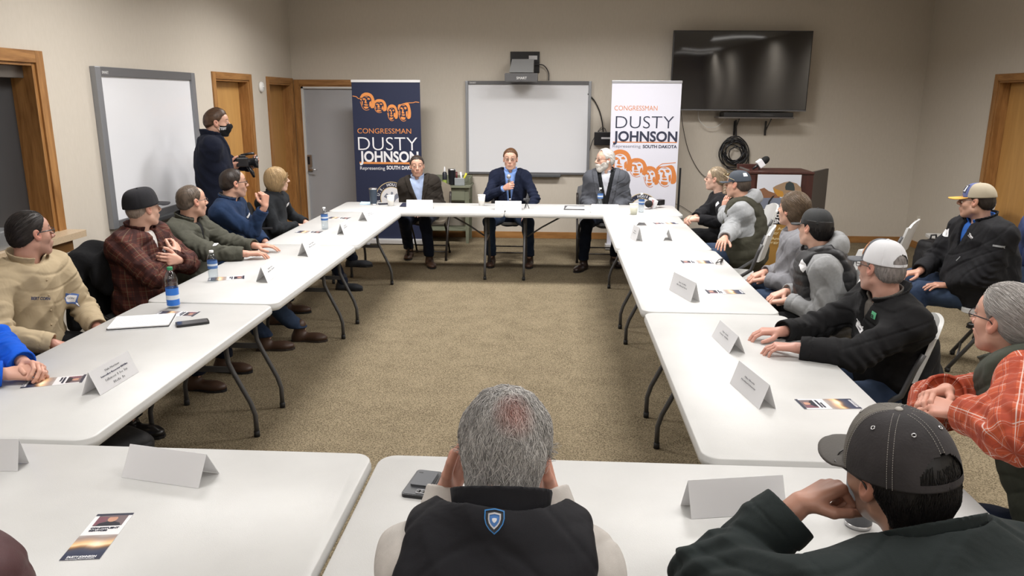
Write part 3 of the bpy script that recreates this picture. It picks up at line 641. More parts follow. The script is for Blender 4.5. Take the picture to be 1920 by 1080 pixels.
mb = MB(); mb.lathe([(.036, 0), (.041, .01), (.05, .19), (.05, .20)]); mb.build('cup', mat('black_enamel', (.012, .013, .018), .35), tb)
mb = MB(); mb.lathe([(.051, .195), (.051, .21), (.0, .212)], cap=False); mb.build('lid', CHROME, tb)
bt_ = empty('cleaner_bottle', at(834, 342, Y=10.0)[:2].tolist()+[zt+.001], 'small dark bottle with white nozzle on the sage green desk', 'bottle')
mb = MB(); mb.lathe([(.028, 0), (.03, .01), (.03, .15), (.02, .165), (.012, .17)]); mb.build('bottle_body', mat('dark_bottle', (.02, .022, .03), .3), bt_)
mb = MB(); mb.lathe([(.012, .17), (.012, .2), (.004, .235), (0, .236)], cap=False); mb.build('nozzle', PWHITE, bt_)
mb = MB(); mb.lathe([(.0305, .02), (.0305, .065)], cap=False); mb.build('bottle_label', mat('lime_label', (.30, .38, .08), .5), bt_)
cd = empty('marker_caddy', at(862, 345, Y=9.95)[:2].tolist()+[zt+.001], 'clear marker holder on the right end of the sage green desk', 'marker holder')
mb = MB(); mb.box((-.065, -.03, 0), (.065, .04, .095), bev=.006); mb.build('tray', mat('frosted_acrylic', (.42, .45, .47), .25, trans=.3), cd)
for xx, m_, an in ((-.04, mat('marker_maroon', (.10, .01, .015), .4), 0), (.02, mat('marker_yellow', (.75, .72, .06), .4), 25), (.035, PWHITE, -8)):
    mb = MB(); mb.tube([(0, 0, .05), (0, 0, .165)], .013); o = mb.build('marker', m_, empty('marker_pen', (cd.location[0]+xx, cd.location[1], zt+.01), {0: 'maroon marker standing in the clear holder on the green desk', 25: 'yellow highlighter leaning out of the clear holder on the green desk', -8: 'white marker standing in the clear holder on the green desk'}[an], 'marker')); o.parent.rotation_euler = (0, R(an), 0)
# ------------------------------------------------------------------ lectern with poster and microphone
YP = 8.45
MAHO = wood('mahogany', (.035, .010, .008, 1), (.075, .022, .016, 1), 'Z', .6, .4); LGREY = mat('lectern_side', (.085, .075, .068), .6)
l0 = at(1402, 322, Y=YP); l1 = at(1526, 329, Y=YP); lt = l0[2]; print('lectern', l0, l1)
le = empty('lectern', ((l0[0]+l1[0])/2, YP+.25, 0), 'dark mahogany lectern against the back wall with a poster on its front', 'lectern')
wbx('front_panel', (l0[0], YP, .06), (l1[0], YP+.025, lt-.02), MAHO, le, .004)
wbx('side_panel', (l0[0], YP+.025, .06), (l0[0]+.025, YP+.5, lt+.02), LGREY, le)
l2 = at(1553, 326, Y=YP+.5)
mb = MB(); v_ = [(l1[0]-.01, YP+.02), (l2[0], YP+.5), (l2[0]-.025, YP+.51), (l1[0]-.035, YP+.03)]; mb.prism(v_, .06, lt+.0); mk('side_panel', mb.v, mb.f, LGREY, le)
wbx('reading_top', (l0[0]-.01, YP-.02, lt-.02), (l1[0]-.0, YP+.46, lt+.004), MAHO, le); wbx('rear_lip', (l0[0]-.02, YP+.40, lt), (l0[0]+.25, YP+.44, lt+.05), MAHO, le)
wbx('plinth', (l0[0]-.03, YP-.05, 0), (l1[0]+.03, YP+.5, .06), MAHO, le)
# poster leaning on the lectern
pa = at(1421, 327, Y=YP-.03); pb_ = at(1503, 330, Y=YP-.03); PW = (pb_[0]-pa[0]); 
po = empty('poster', (pa[0], YP-.035, 0), 'poster about a pipeline, with a saddle picture, on the front of the lectern', 'poster')
PHt = pa[2]; GOLDP = mat('poster_gold', (.30, .16, .03), .6); SKY = mat('poster_sky', (.60, .62, .68), .6)
def prect(n, x0, z0, x1, z1, m, d=.0): return wbx(n, (pa[0]+x0*PW, YP-.03-d-.001, z0), (pa[0]+x1*PW, YP-.03+(.004 if d == 0 else -d), z1), m, po, 0)
zz = lambda y: at(1421, y, Y=YP-.03)[2]
prect('sheet', 0, zz(500), 1, PHt, GOLDP)
prect('sky_picture', 0, zz(391), 1, PHt, SKY, .001)
prect('black_band', 0, zz(420), 1, zz(389.5), mat('poster_black', (.008, .008, .01), .6), .002)
def pshape(n, pts, m, d):
    mb = MB(); v = [at(x, y, Y=YP-.03-d) for x, y in pts]; mb.add(v, [tuple(range(len(v)))]); return mk(n, mb.v, mb.f, m, po)
pshape('picture_cantle', [(1421, 356), (1427, 354), (1433, 352), (1441, 358), (1452, 362), (1462, 366), (1462, 371), (1421, 371)], mat('poster_leather', (.22, .10, .05), .6), .003)
pshape('picture_roll', [(1421, 371), (1464, 371), (1480, 374), (1503, 372), (1503, 391), (1421, 391)], mat('poster_bluegrey', (.16, .18, .24), .6), .0032)
pshape('picture_glove', [(1449, 352), (1455, 348), (1470, 342), (1480, 340), (1494, 344), (1502, 352), (1503, 362), (1480, 370), (1462, 368), (1452, 362)], mat('poster_tan', (.30, .20, .12), .6), .0036)
pshape('picture_sleeve', [(1450, 352), (1456, 355), (1468, 359), (1470, 370), (1458, 368), (1452, 360)], mat('poster_amber', (.45, .22, .03), .6), .004)
pshape('picture_cap', [(1472, 351), (1474, 344), (1481, 340), (1488, 344), (1490, 352), (1490, 358), (1473, 356)], mat('poster_dark', (.03, .04, .04), .6), .0044)
pshape('picture_rope', [(1448, 368), (1453, 366), (1444, 378), (1440, 391), (1437, 391), (1441, 377)], mat('poster_black2', (.01, .01, .01), .6), .0044)
def ptxt(s, x0, x1, y0, y1, m, bold):
    a = at(x0, y1, Y=YP-.036); b = at(x1, y1, Y=YP-.036); h = at(x0, y0, Y=YP-.036)[2]-a[2]; I = world_of(po).inverted()
    fit_text(s, 'lettering', m, po, I @ Vector(a), I @ Vector((b[0], a[1], a[2])), h, bold=bold)
ptxt('KEEP THE', 1427, 1474, 391.5, 398.5, PWHITE, .03); ptxt('KEYSTONE', 1424, 1476, 401, 408, PWHITE, .03); ptxt('PIPELINE', 1427, 1470, 410.5, 418, PWHITE, .03)
LG = mat('poster_pale_gold', (.62, .50, .28), .6)
ptxt('Protect America', 1423, 1494, 425.5, 431, LG, .02); ptxt('Energy', 1430, 1460, 433.5, 438, LG, .02); ptxt('Save American', 1423, 1488, 444, 449.5, LG, .02); ptxt('Energy', 1430, 1460, 451.5, 456, LG, .02)
# microphone on the lectern
mp = empty('news_microphone', (at(1425, 318, Y=YP+.2)[0], YP+.2, lt+.005), 'black microphone with a white station cube on the lectern top', 'microphone')
A_ = Vector(at(1411, 317, Y=YP+.2)); B_2 = Vector(at(1438, 298, Y=YP+.2)); C_ = Vector(at(1424, 308, Y=YP+.2))
mb = MB(); mb.tube([A_, A_+(B_2-A_)*.45], [.010, .018], 10); mk('handle', mb.v, mb.f, BLACK_PL, mp, True)
mb = MB(); mb.sphere((0, 0, 0), (.042, .042, .055), M=Matrix.Translation(A_+(B_2-A_)*.86) @ (B_2-A_).to_track_quat('Z', 'X').to_matrix().to_4x4()); mk('foam_windscreen', mb.v, mb.f, mat('foam_black', (.01, .01, .01), .95), mp, True)
mb = MB(); mb.box((-.042, -.042, -.032), (.042, .042, .032), bev=.006, M=Matrix.Translation(A_+(B_2-A_)*.55) @ (B_2-A_).to_track_quat('Z', 'X').to_matrix().to_4x4()); fl = mk('station_cube', mb.v, mb.f, PWHITE, mp)
mb = MB(); mb.tube([C_, C_+Vector((.0, 0, -.06)), (C_.x, C_.y, lt)], .008); mk('stand', mb.v, mb.f, BLACK_PL, mp, True)
# ------------------------------------------------------------------ things on the tables
def tent(A, B, C, ridge_y, label, lines=None, m=CARD):
    A = Vector(at(*A, z=T)); B = Vector(at(*B, z=T)); C = Vector(at(*C, z=T)); D = B+(C-A)
    mid = (A+C)/2; h = .09
    for k_ in range(60):
        h = .04+.002*k_
        if proj((mid.x, mid.y, T+h))[1] <= ridge_y: break
    e = empty('tent_card', (A+D)/2-Vector((0, 0, 0)), label, 'name card', 'folded white name cards standing on the tables')
    e.location.z = T
    z1 = Vector((0, 0, .0008)); R0 = mid+Vector((0, 0, h)); R1 = (B+D)/2+Vector((0, 0, h)); th = .0012
    mb = MB()
    for P_, Q_ in ((A, B), (C, D)):
        P_ = P_+z1; Q_ = Q_+z1; n = (Q_-P_).cross(R0-P_).normalized()*th
        mb.add([P_, Q_, R1, R0, P_+n, Q_+n, R1+n, R0+n], [(0, 1, 2, 3), (7, 6, 5, 4), (0, 4, 5, 1), (1, 5, 6, 2), (2, 6, 7, 3), (3, 7, 4, 0)])
    mk('folded_card', mb.v, mb.f, m, e)
    if lines:
        # lettering on the face A-B
        up = (R0-A).normalized(); left, right = (A, B)
        if proj(A)[0] > proj(B)[0]: left, right = B, A
        n = (right-left).normalized().cross(up)
        if n.dot(Vector(CO)-A) < 0: n = -n
        L_ = (right-left).length; I = world_of(e).inverted(); hh = (R0-A).length
        for (s, f0, f1, v, hc, bold) in lines:
            p0 = left+(right-left)*f0+up*hh*v+n*.0022; p1 = left+(right-left)*f1+up*hh*v+n*.0022
            if s[0] == '#':
                rn = random.Random(s); ws = [int(q) for q in s[1:].split()]; tot = sum(ws)+len(ws)-1; xd = (p1-p0)/tot; mb = MB(); k_ = 0; uu = up*hh*hc; nn_ = n*.0004
                for w_ in ws:
                    for j_ in range(w_):
                        a_ = p0+xd*(k_+.12); b_ = p0+xd*(k_+rn.uniform(.5, .85)); t_ = uu*(rn.choice((.62, .62, .68, 1)) if j_ else 1)
                        mb.add([a_, b_, b_+t_, a_+t_, a_+nn_, b_+nn_, b_+t_+nn_, a_+t_+nn_], [(0, 3, 2, 1), (4, 5, 6, 7), (0, 1, 5, 4), (1, 2, 6, 5), (2, 3, 7, 6), (3, 0, 4, 7)]); k_ += 1
                    k_ += 1
                mk('lettering', mb.v, mb.f, INK if bold < .05 else mat('dark_pen', (.05, .05, .09), .7), e); continue
            p0 = I @ p0; p1 = I @ p1; o = text(s, 'lettering', 1, INK, e, Matrix.Identity(4), bold)
            xs = [q.co.x for q in o.data.vertices]; wd = max(xs)-min(xs); o.data.transform(Matrix.Translation((-min(xs), 0, 0)))
            o.data.transform(basis(p0, p1-p0, up) @ Matrix.Diagonal(((p1-p0).length/wd, hh*hc/.729, 1, 1)))
    return e
two = lambda a, b: [(a, .34, .66, .62, .065, -.01), (b, .27, .73, .47, .065, -.01)]
tent((188, 742), (260, 698), (153, 742), 699, 'white name card with a struck-out line and handwriting, nearest on the left row', [('Dale Morrison', .33, .68, .72, .08, -.01), ('#9 8 7', .18, .86, .55, .07, .06), ('#28', .18, .86, .575, .022, .06), ('#9 1 3 3', .24, .8, .36, .09, 0), ('#5 2', .38, .68, .15, .09, 0)])
tent((501.7, 530.7), (526, 510.7), (480, 528), 501, 'white name card behind the two water bottles on the left row', two('#5 4', '#6 5'))
tent((577.7, 482), (602.7, 465.7), (558, 480), 455, 'white name card beyond the typing hands on the left row', two('#5 6', '#7 6'))
tent((645, 441), (657.5, 431.7), (632, 439.7), 420, 'narrow white name card in front of the far water bottle on the left row', two('#5', '#6'))
tent((688.7, 415), (709.7, 407.5), (671.7, 413.7), 397, 'white name card at the far end of the left row', two('#5 5', '#6 7'))
tent((762, 392.6), (811.7, 392.9), (763, 387.5), 375, 'white name card in front of the man in the brown suit', two('#3 4 10', '#5 6'))
tent((928, 395), (977.7, 395.3), (929, 390), 377, 'white name card in front of the man speaking into the microphone', two('Rep. Dusty Johnson', 'South Dakota'))
tent((1108, 400.5), (1159.4, 401.3), (1109, 396), 383, 'white name card in front of the white-haired man', two('#3 4 9', '#6 6'))
tent((1191.8, 453), (1181, 447), (1205, 453), 427, 'white name card seen end-on on the far table of the right row', two('#4', '#5'))
tent((1243.6, 452), (1235, 445), (1261, 452), 430, 'name card with a blue stripe on the far table of the right row')
tent((1193, 423), (1197, 417), (1212.5, 423), 410, 'smallest white tent card, near the far end of the right row')
tent((1295, 566.6), (1254, 543.5), (1311.8, 566), 531, 'white name card at the near end of the middle right table', two('#4 6', '#5 8 6'))
tent((1367, 663), (1334, 631), (1396.8, 663), 630, 'white name card in front of the old man in the white mesh cap', two('#4 5', '#6 6'))
tent((1423, 768), (1368, 719), (1454.5, 767), 722, 'large white name card beside the glossy leaflet on the near right table', two('Mike Albrecht', 'Northland Industries'))
tent((372, 916.4), (227.5, 895.5), (411, 888), 852, 'large blank white card near the centre of the lower left table')
tent((33, 884), (-70, 884), (54, 868), 823, 'blank white card cut by the left edge of the photo')
tent((1296, 973.5), (1475, 962), (1276, 947), 901, 'large blank white card beside the elbow of the man in the grey cap')
# leaflets
LSUN = [mat('leaf_sky_grey', (.34, .27, .24), .35), mat('leaf_peach', (.68, .42, .22), .35), mat('leaf_glow', (.80, .58, .34), .35), mat('leaf_brown', (.20, .11, .06), .35), mat('leaf_blue', (.035, .05, .09), .35), mat('leaf_navy', (.03, .035, .06), .35)]
LSKIN = mat('leaf_skin', (.52, .28, .20), .35); LSUIT = mat('leaf_suit', (.02, .022, .035), .35); LFLAG = mat('leaf_flag', (.22, .05, .09), .35)
def leaflet_mesh():
    """unit: 0.10 wide (x), 0.225 tall (y), centred, top at +y"""
    e = empty('leaflet', (0, 0, T))
    mb = MB(); mb.box((-.05, -.1125, 0), (.05, .1125, .0012)); mb.build('sheet', mat('gloss_paper', (.78, .78, .80), .3, coat=.4), e)
    mb = MB(); z = .0016
    def q(x0, y0, x1, y1, m, dz=0): mb.cm = m; mb.add([(x0, y0, z+dz), (x1, y0, z+dz), (x1, y1, z+dz), (x0, y1, z+dz)], [(0, 1, 2, 3)])
    q(-.05, .101, .05, .1125, 0); q(-.038, .048, .04, .101, 1); 
    for k_ in range(5): q(-.038+.0*k_, .052+k_*.009, -.012, .0565+k_*.009, 2, .0002)
    mb.cm = 3; mb.add([(.004+.013*math.cos(t*PI/8), .083+.016*math.sin(t*PI/8), z+.0004) for t in range(16)], [tuple(range(16))])
    mb.cm = 4; mb.add([(-.03, .048, z+.0003), (.037, .048, z+.0003), (.03, .062, z+.0003), (.012, .070, z+.0003), (-.006, .070, z+.0003), (-.024, .062, z+.0003)], [tuple(range(6))])
    mb.cm = 1; mb.add([(-.009, .092, z+.0005), (.017, .092, z+.0005), (.014, .101, z+.0005), (-.005, .101, z+.0005)], [(0, 1, 2, 3)])
    o = mb.build('portrait', None, e, mats=[LSUN[5], mat('leaf_dim', (.16, .12, .13), .35), LFLAG, LSKIN, LSUIT])
    yk = [-.1125, -.088, -.072, -.060, -.052, -.044, -.034, -.022, -.010, .002]; ck = [(.03, .035, .06), (.03, .04, .08), (.05, .06, .10), (.10, .07, .06), (.42, .22, .09), (.85, .62, .36), (.74, .47, .24), (.45, .30, .22), (.30, .24, .22), (.40, .36, .34)]
    G = []; C_ = []; nx, ny = 9, 28
    for jj in range(ny):
        yy = -.1125+.1145*jj/(ny-1)
        for ii in range(nx):
            xx = -.05+.1*ii/(nx-1); k_ = [float(np.interp(yy+.004*math.sin(xx*90), yk, [q_[a_] for q_ in ck])) for a_ in range(3)]; gl = math.exp(-((xx-.012)/.018)**2-((yy+.040)/.014)**2)*.35
            G.append((xx, yy, z)); C_.append([min(.95, q_+gl) for q_ in k_])
    o = mk('sunset_picture', np.array(G), np.array([(jj*nx+ii, jj*nx+ii+1, (jj+1)*nx+ii+1, (jj+1)*nx+ii) for jj in range(ny-1) for ii in range(nx-1)]), None, e, False, True)
    pm = MATS.get('leaf_print')
    if not pm:
        pm, N_, L_, B_ = nt('leaf_print'); MATS['leaf_print'] = pm; at__ = N_.new('ShaderNodeAttribute'); at__.attribute_name = 'Col'; L_.new(at__.outputs['Color'], B_.inputs['Base Color']); B_.inputs['Roughness'].default_value = .35
    o.data.materials.append(pm); ca = o.data.attributes.new('Col', 'FLOAT_COLOR', 'POINT'); ca.data.foreach_set('color', np.concatenate([np.array(C_), np.ones((len(C_), 1))], 1).astype(np.float32).ravel())
    for s, y, h, x0, x1, m, bo in (('CONSTITUENT', .032, .008, -.036, .038, LSUN[5], .03), ('SERVICES', .021, .007, -.036, .012, LSUN[5], .03), ('DUSTY JOHNSON', -.104, .009, -.036, .036, PWHITE, .02), ('Representing SOUTH DAKOTA', -.1105, .0035, -.036, .036, PWHITE, 0)):
        fit_text(s, 'lettering', m, e, (x0, y, z+.0004), (x1, y, z+.0004), h, up=(0, 1, 0), bold=bo)
    return e
lf = leaflet_mesh(); first = True
def leaflet(pt_top, pt_bot, label, sc_=None):
    global first
    a = Vector(at(*pt_top, z=T+.001)); b = Vector(at(*pt_bot, z=T+.001)); o = lf if first else copy_tree(lf); first = False
    o.location = (a+b)/2; o.location.z = T+.0003; d = a-b; o.rotation_euler = (0, 0, math.atan2(d.y, d.x)-PI/2)
    print('leaflet len', round(d.length, 3)); o['label'] = label; o['category'] = 'leaflet'; o['group'] = 'printed leaflets lying on the tables'
leaflet((215, 966.5), (152, 1046), 'glossy leaflet with portrait and sunset on the lower left table')
leaflet((1499, 758), (1605, 757), 'glossy leaflet beside the large name card on the near right table')
leaflet((1325, 547), (1393, 547.5), 'leaflet beside the name card on the middle right table')
leaflet((1279, 491), (1335, 491.5), 'leaflet near the far edge of the middle right table, beside sunglasses')
leaflet((1226, 419), (1270, 418.5), 'leaflet before the clasped hands on the far right table')
leaflet((366, 589), (296, 588), 'leaflet below the green-capped bottle on the near left table')
leaflet((456, 520), (392, 524), 'leaflet by the foot of the clear bottle on the middle left table')
leaflet((602, 435.5), (556, 434.5), 'leaflet with red patch beside a phone on the far left table')
leaflet((657, 409.5), (612, 408), 'leaflet behind the water bottle on the far left table')
leaflet((133, 712), (70, 718), 'leaflet under the clasped hands of the man in the blue hoodie')
# bottles
WATER = glassy('clear_bottle_plastic', (.93, .95, .96, 1), .25)
def bottle(px, py, h, r, cap, labcol, label, band=(.42, .62), grp=None):
    c = at(px, py, z=T); e = empty('water_bottle', (c[0], c[1], T), label, 'bottle', 'plastic water bottles on the tables')
    prof = [(0, 0), (r*.7, .001), (r*.95, h*.03), (r*.97, h*.08)]
    for k_ in range(12):
        z = h*(.10+.55*k_/11); prof.append((r*(1 if k_ % 2 else .955), z))
    prof += [(r, h*.68), (r*.93, h*.75), (r*.7, h*.84), (r*.42, h*.905), (r*.36, h*.92), (r*.36, h*.93)]
    mb = MB(); mb.lathe(prof, n=28, cap=False); mb.build('bottle_body', WATER, e)
    mb = MB(); mb.lathe([(r*.42, h*.93), (r*.44, h*.935), (r*.44, h*.995), (r*.38, h), (0, h)], n=20, cap=False); mb.build('cap', cap, e)
    mb = MB(); mb.lathe([(r*1.012, h*band[0]), (r*1.012, h*band[1])], n=28, cap=False); lb = mb.build('bottle_label', labcol, e)
    mb = MB(); mb.lathe([(r*1.02, h*(band[0]*.65+band[1]*.35)), (r*1.02, h*(band[0]*.4+band[1]*.6))], n=28, cap=False); mb.build('label_stripe', mat('label_pale', (.62, .68, .75), .4), lb)
    mb = MB(); mb.lathe([(0, .004), (r*.9, .005), (r*.9, h*.55), (0, h*.55)], n=24, cap=False); mb.build('water', glassy('water_fill', (.90, .93, .95, 1), .05) if 'w_' not in MATS else MATS['w_'], e)
    return e
bottle(326, 577, .235, .034, mat('green_cap', (.02, .25, .10), .4), mat('bright_blue_label', (.02, .16, .60), .4), 'larger water bottle with green cap and bright blue label on the near left table', (.08, .50))
WC = mat('white_cap', (.78, .78, .78), .4); BL = mat('blue_label', (.06, .15, .38), .4)
bottle(401, 526.5, .20, .031, WC, BL, 'clear water bottle with white cap on the middle left table', (.42, .68))
bottle(609.5, 430, .20, .031, WC, BL, 'clear water bottle with white cap on the far left table', (.42, .68))
bottle(1125, 386, .20, .031, WC, BL, 'water bottle behind the name card of the white-haired man', (.42, .68))
bottle(1202, 398, .20, .031, WC, BL, 'water bottle beside the news microphone on the far right table', (.42, .68))
# cups, tumblers
def cup(px, py, r, h, m, label):
    c = at(px, py, z=T); e = empty('paper_cup', (c[0], c[1], T), label, 'cup', 'white paper cups on the far tables')
    mb = MB(); mb.lathe([(r*.72, .0), (r*.98, h-.004)], n=24); mb.build('cup_wall', m, e)
    mb = MB(); mb.lathe([(r*.97, h-.006), (r*1.05, h-.003), (r*1.03, h), (r*.94, h), (r*.7, .02)], n=24, cap=False); mb.build('rim', m, e)
PC = mat('paper_cup', (.76, .74, .70), .6)
cup(733, 386, .042, .115, PC, 'white paper cup beside the steel tumbler on the far left table')
cup(903, 385.5, .042, .12, PC, 'white paper cup to the left of the speaking man')
cup(1188, 402, .045, .11, mat('cream_cup', (.70, .70, .58), .6), 'cream paper cup beside the news microphone')
def tumbler(px, py, r, h, m, label, lidm, s=1):
    c = at(px, py, z=T); e = empty('tumbler', (c[0], c[1], T), label, 'tumbler')
    mb = MB(); mb.lathe([(r*.74, 0), (r*.78, .012), (r*.98, h*.9), (r, h*.93)], n=32); mb.build('cup_wall', m, e)
    mb = MB(); mb.lathe([(r*.76, .0), (r*.80, .008), (r*.80, .014)], n=32); mb.build('base_ring', CHROME, e)
    mb = MB(); mb.lathe([(r*1.0, h*.925), (r*1.03, h*.94), (r*1.03, h*.985), (r*.9, h), (0, h*.99)], n=32, cap=False); mb.build('lid', lidm, e)
tumbler(700.5, 384, .046, .185, mat('slate_blue_enamel', (.035, .055, .085), .35), 'slate blue steel tumbler on the far left table before the navy banner', CHROME)
tumbler(1608, 985, .045, .19, mat('charcoal_enamel', (.07, .072, .08), .4), 'charcoal tumbler on the table beside the bearded chin of the man in the grey cap', mat('clear_grey_lid', (.16, .16, .17), .2))
# phones
def phone(pt, ang, label, w_=.075, l_=.152, m=BLACK_PL, h=.010, wallet=False):
    c = at(*pt, z=T); e = empty('phone', (c[0], c[1], T), label, 'phone', rz=R(ang))
    mb = MB(); mb.prism(rrect(-w_/2, -l_/2, w_/2, l_/2, .012, 5), .0005, h); o = mb.build('case', m, e); smooth_by_angle(o)
    if not wallet:
        mb = MB(); mb.prism(rrect(-w_/2+.005, -l_/2+.008, w_/2-.005, l_/2-.008, .008, 4), h-.0005, h+.0006); mb.build('screen', mat('phone_glass', (.03, .03, .035), .12), e)
    else:
        G = mat('graphite_case', (.055, .058, .064), .45)
        mb = MB(); mb.prism(rrect(-w_/2+.004, -l_/2+.004, w_/2-.004, l_/2-.004, .010, 4), h-.0005, h+.001); mb.build('back_shell', G, e)
        mb = MB(); mb.prism(rrect(-w_/2+.012, -.03, w_/2-.008, .063, .008, 4), h, h+.008); wl = mb.build('card_wallet', mat('graphite_wallet', (.075, .08, .09), .5), e)
        mb = MB(); mb.prism(rrect(-.026, .045, -.012, .05, .002, 3), h+.0075, h+.0086); mb.build('thumb_slot', mat('black_slot', (.005, .005, .005), .4), wl)
        mb = MB(); mb.prism(rrect(.0, -l_/2+.01, w_/2-.006, -l_/2+.036, .006, 4), h, h+.003); cm_ = mb.build('camera_bump', mat('camera_grey', (.16, .16, .17), .3), e)
        for xx in (.009, .024):
            mb = MB(); mb.lathe([(0, h+.004), (.006, h+.004), (.0075, h+.003)], c=(xx, -l_/2+.023, 0), n=14, cap=False); mb.build('lens', mat('lens_black', (.004, .004, .006), .08), cm_)
    return e
phone((792, 911), -9, 'grey phone with a card wallet on its back beside the grey-haired man', .082, .158, BLACK_PL, .011, True)
phone((361, 607.5), -58, 'black phone lying right of the notepad on the near left table', .078, .16, BLACK_PL, .012)
phone((496, 429.5), -68, 'small black phone beside the red-patched leaflet on the far left table', .07, .14)
phone((722, 383), -62, 'dark phone lying between the tumbler and the paper cup on the far left table', .08, .15, mat('navy_case', (.01, .015, .03), .4))
# notepad
c = Vector(at(267, 606, z=T)); e = empty('notepad', (c.x, c.y, T), 'white notepad with written pages in a dark folder on the near left table', 'notepad', rz=R(-72))
for (n, m, z0, z1, ins) in (('backing', PAPER, .0005, .004, 0), ('folder', BLACK_PL, .004, .009, .002), ('page_stack', PAPER, .009, .015, .006)):
    mb = MB(); mb.prism(rrect(-.115+ins, -.15+ins, .115-ins, .15-ins, .006, 3), z0, z1); ps = mb.build(n, m, e)
mb = MB(); rn = random.Random(3)
for i in range(26):
    y = -.1+i*.0085; x = -.09
    while x < .085:
        w_ = rn.uniform(.01, .03); mb.box((x, -.13+i*.0098, .0151), (min(x+w_, .095), -.13+i*.0098+.0025, .0153)); x += w_+.005
mb.build('writing', mat('grey_ink', (.42, .42, .44), .7), e)
# binder and loose sheet before the white-haired man, mask and booklets before the suited man
def flat(name, quad_, m, label, cat, h=.004, extra=None):
    P4 = [Vector(at(x, y, z=T)) for x, y in quad_]; c = sum(P4, Vector())/4; e = empty(name, (c.x, c.y, T), label, cat)
    mb = MB(); v = [p+Vector((0, 0, .0005)) for p in P4]+[p+Vector((0, 0, h)) for p in P4]
    mb.add(v, [(3, 2, 1, 0), (4, 5, 6, 7), (0, 1, 5, 4), (1, 2, 6, 5), (2, 3, 7, 6), (3, 0, 4, 7)]); mk('cover' if not extra else extra, mb.v, mb.f, m, e); return e
flat('clipboard', [(1057, 393.5), (1096, 394), (1095.5, 386.5), (1059, 386.3)], mat('dark_grey_board', (.05, .05, .055), .4), 'dark clipboard on the far table beside the white-haired man', 'clipboard', .006)
flat('loose_paper', [(1060, 392.3), (1106, 393.2), (1104, 388.6), (1064, 388)], PAPER, 'white sheet lying on the dark clipboard', 'paper', .008)
flat('face_mask', [(674, 384), (695, 384.5), (696, 379), (677, 378.5)], mat('mask_blue', (.42, .56, .68), .8), 'pale blue face mask lying left of the slate tumbler', 'face mask', .004)
flat('passport_booklet', [(749, 387.8), (763, 388), (764, 381), (755, 381)], mat('dark_blue_cover', (.012, .016, .04), .5), 'dark blue booklet beside the name card of the suited man', 'booklet', .006)
# news microphone lying on the far table
c = Vector(at(1216, 392, z=T)); d = (Vector(at(1243, 388, z=T))-c).normalized(); e = empty('news_microphone', (c.x, c.y, T), 'black foam microphone with a red lettered flag lying on the far right table', 'microphone')
Mx = Matrix.Translation(c+Vector((0, 0, .056))) @ d.to_track_quat('Z', 'Y').to_matrix().to_4x4()
mb = MB(); mb.sphere((0, 0, -.0), (.040, .040, .05), M=Mx); mk('foam_windscreen', mb.v, mb.f, MATS['foam_black'], e, True)
mb = MB(); mb.box((-.048, -.048, .045), (.048, .048, .085), M=Mx @ Matrix.Rotation(R(20), 4, 'Z'), bev=.004); fl = mk('flag_cube', mb.v, mb.f, PWHITE, e)
mb = MB(); mb.tube([(0, 0, .08), (0, 0, .17)], [.02, .016], M=Mx); mb.box((-.035, -.03, .15), (.035, .03, .24), M=Mx, bev=.008); mk('handle', mb.v, mb.f, BLACK_PL, e, False)
I = world_of(e).inverted(); fc = Mx @ Vector((0, 0, .065)); cd_ = (Vector(CO)-fc).normalized()
text('NEWS', 'lettering', .03, RED_INK, fl, I @ basis(fc+cd_*.0+Vector((-.01, -.052, -.036)), Vector((.25, 0, .97)), Vector((-1, 0, .2))), .001)
# little tripod recorder
c = Vector(at(987, 391, z=T)); e = empty('mini_tripod', (c.x, c.y, T), 'tiny black tripod holding a recorder, on the far table before the speaker', 'tripod')
for k_ in range(3):
    a_ = R(90+120*k_+15); mb = MB(); mb.tube([(0, 0, .07), (.03*math.cos(a_), .03*math.sin(a_), .003)], .004, 6); mb.build('leg', BLACK_PL, e)
mb = MB(); mb.tube([(0, 0, .065), (0, 0, .095)], .006); mb.build('post', BLACK_PL, e)
mb = MB(); mb.box((-.035, -.018, .088), (.035, .018, .108), bev=.005); mb.tube([(-.02, -.02, .098), (-.02, .02, .098)], .012); mb.build('recorder', mat('recorder', (.05, .05, .055), .3), e)
# sunglasses
c = Vector(at(1353, 494, z=T)); e = empty('sunglasses', (c.x, c.y, T), 'folded dark sunglasses at the edge of the middle right table', 'sunglasses', rz=R(70))
mb = MB(); mb.sphere((-.032, 0, .02), (.027, .006, .019)); mb.sphere((.032, 0, .02), (.027, .006, .019)); mb.build('lenses', mat('dark_lens', (.01, .01, .012), .06), e)
mb = MB(); mb.tube([(-.01, 0, .026), (.01, 0, .026)], .002); mb.build('bridge', CHROME, e)
for s in (-1, 1): mb = MB(); mb.tube([(s*.06, 0, .026), (s*.058, .03, .015), (-s*.04, .035, .006)], .0028); mb.build('temple', BLACK_PL, e)
# clear box on the service counter
c = at(8, 424, X=XL+.02); e = empty('napkin_box', (XL+.06, c[1]-.12, .94), 'small silvery box on the service counter at the left', 'box')
mb = MB(); mb.box((-.06, -.12, 0), (.06, .1, .12), bev=.01); mb.build('box', mat('silvery_foil', (.32, .33, .34), .35, .6, bump=1, bscale=60), e)
# ------------------------------------------------------------------ chairs
BEIGE = mat('beige_chair_paint', (.20, .17, .13), .5); GSEAT = mat('grey_chair_metal', (.18, .18, .185), .4, .4); BRN = mat('dark_bronze_tube', (.03, .025, .022), .4, .4)
chair('beige metal folding chair under the man in the brown suit', -1.50, 9.0, 180, BEIGE, BEIGE, BRN)
chair('grey metal folding chair under the speaking man', -.53, 9.0, 180, GSEAT, GSEAT, BRN)
chair('grey metal folding chair under the white-haired man', .50, 9.0, 180, GSEAT, GSEAT, BRN)
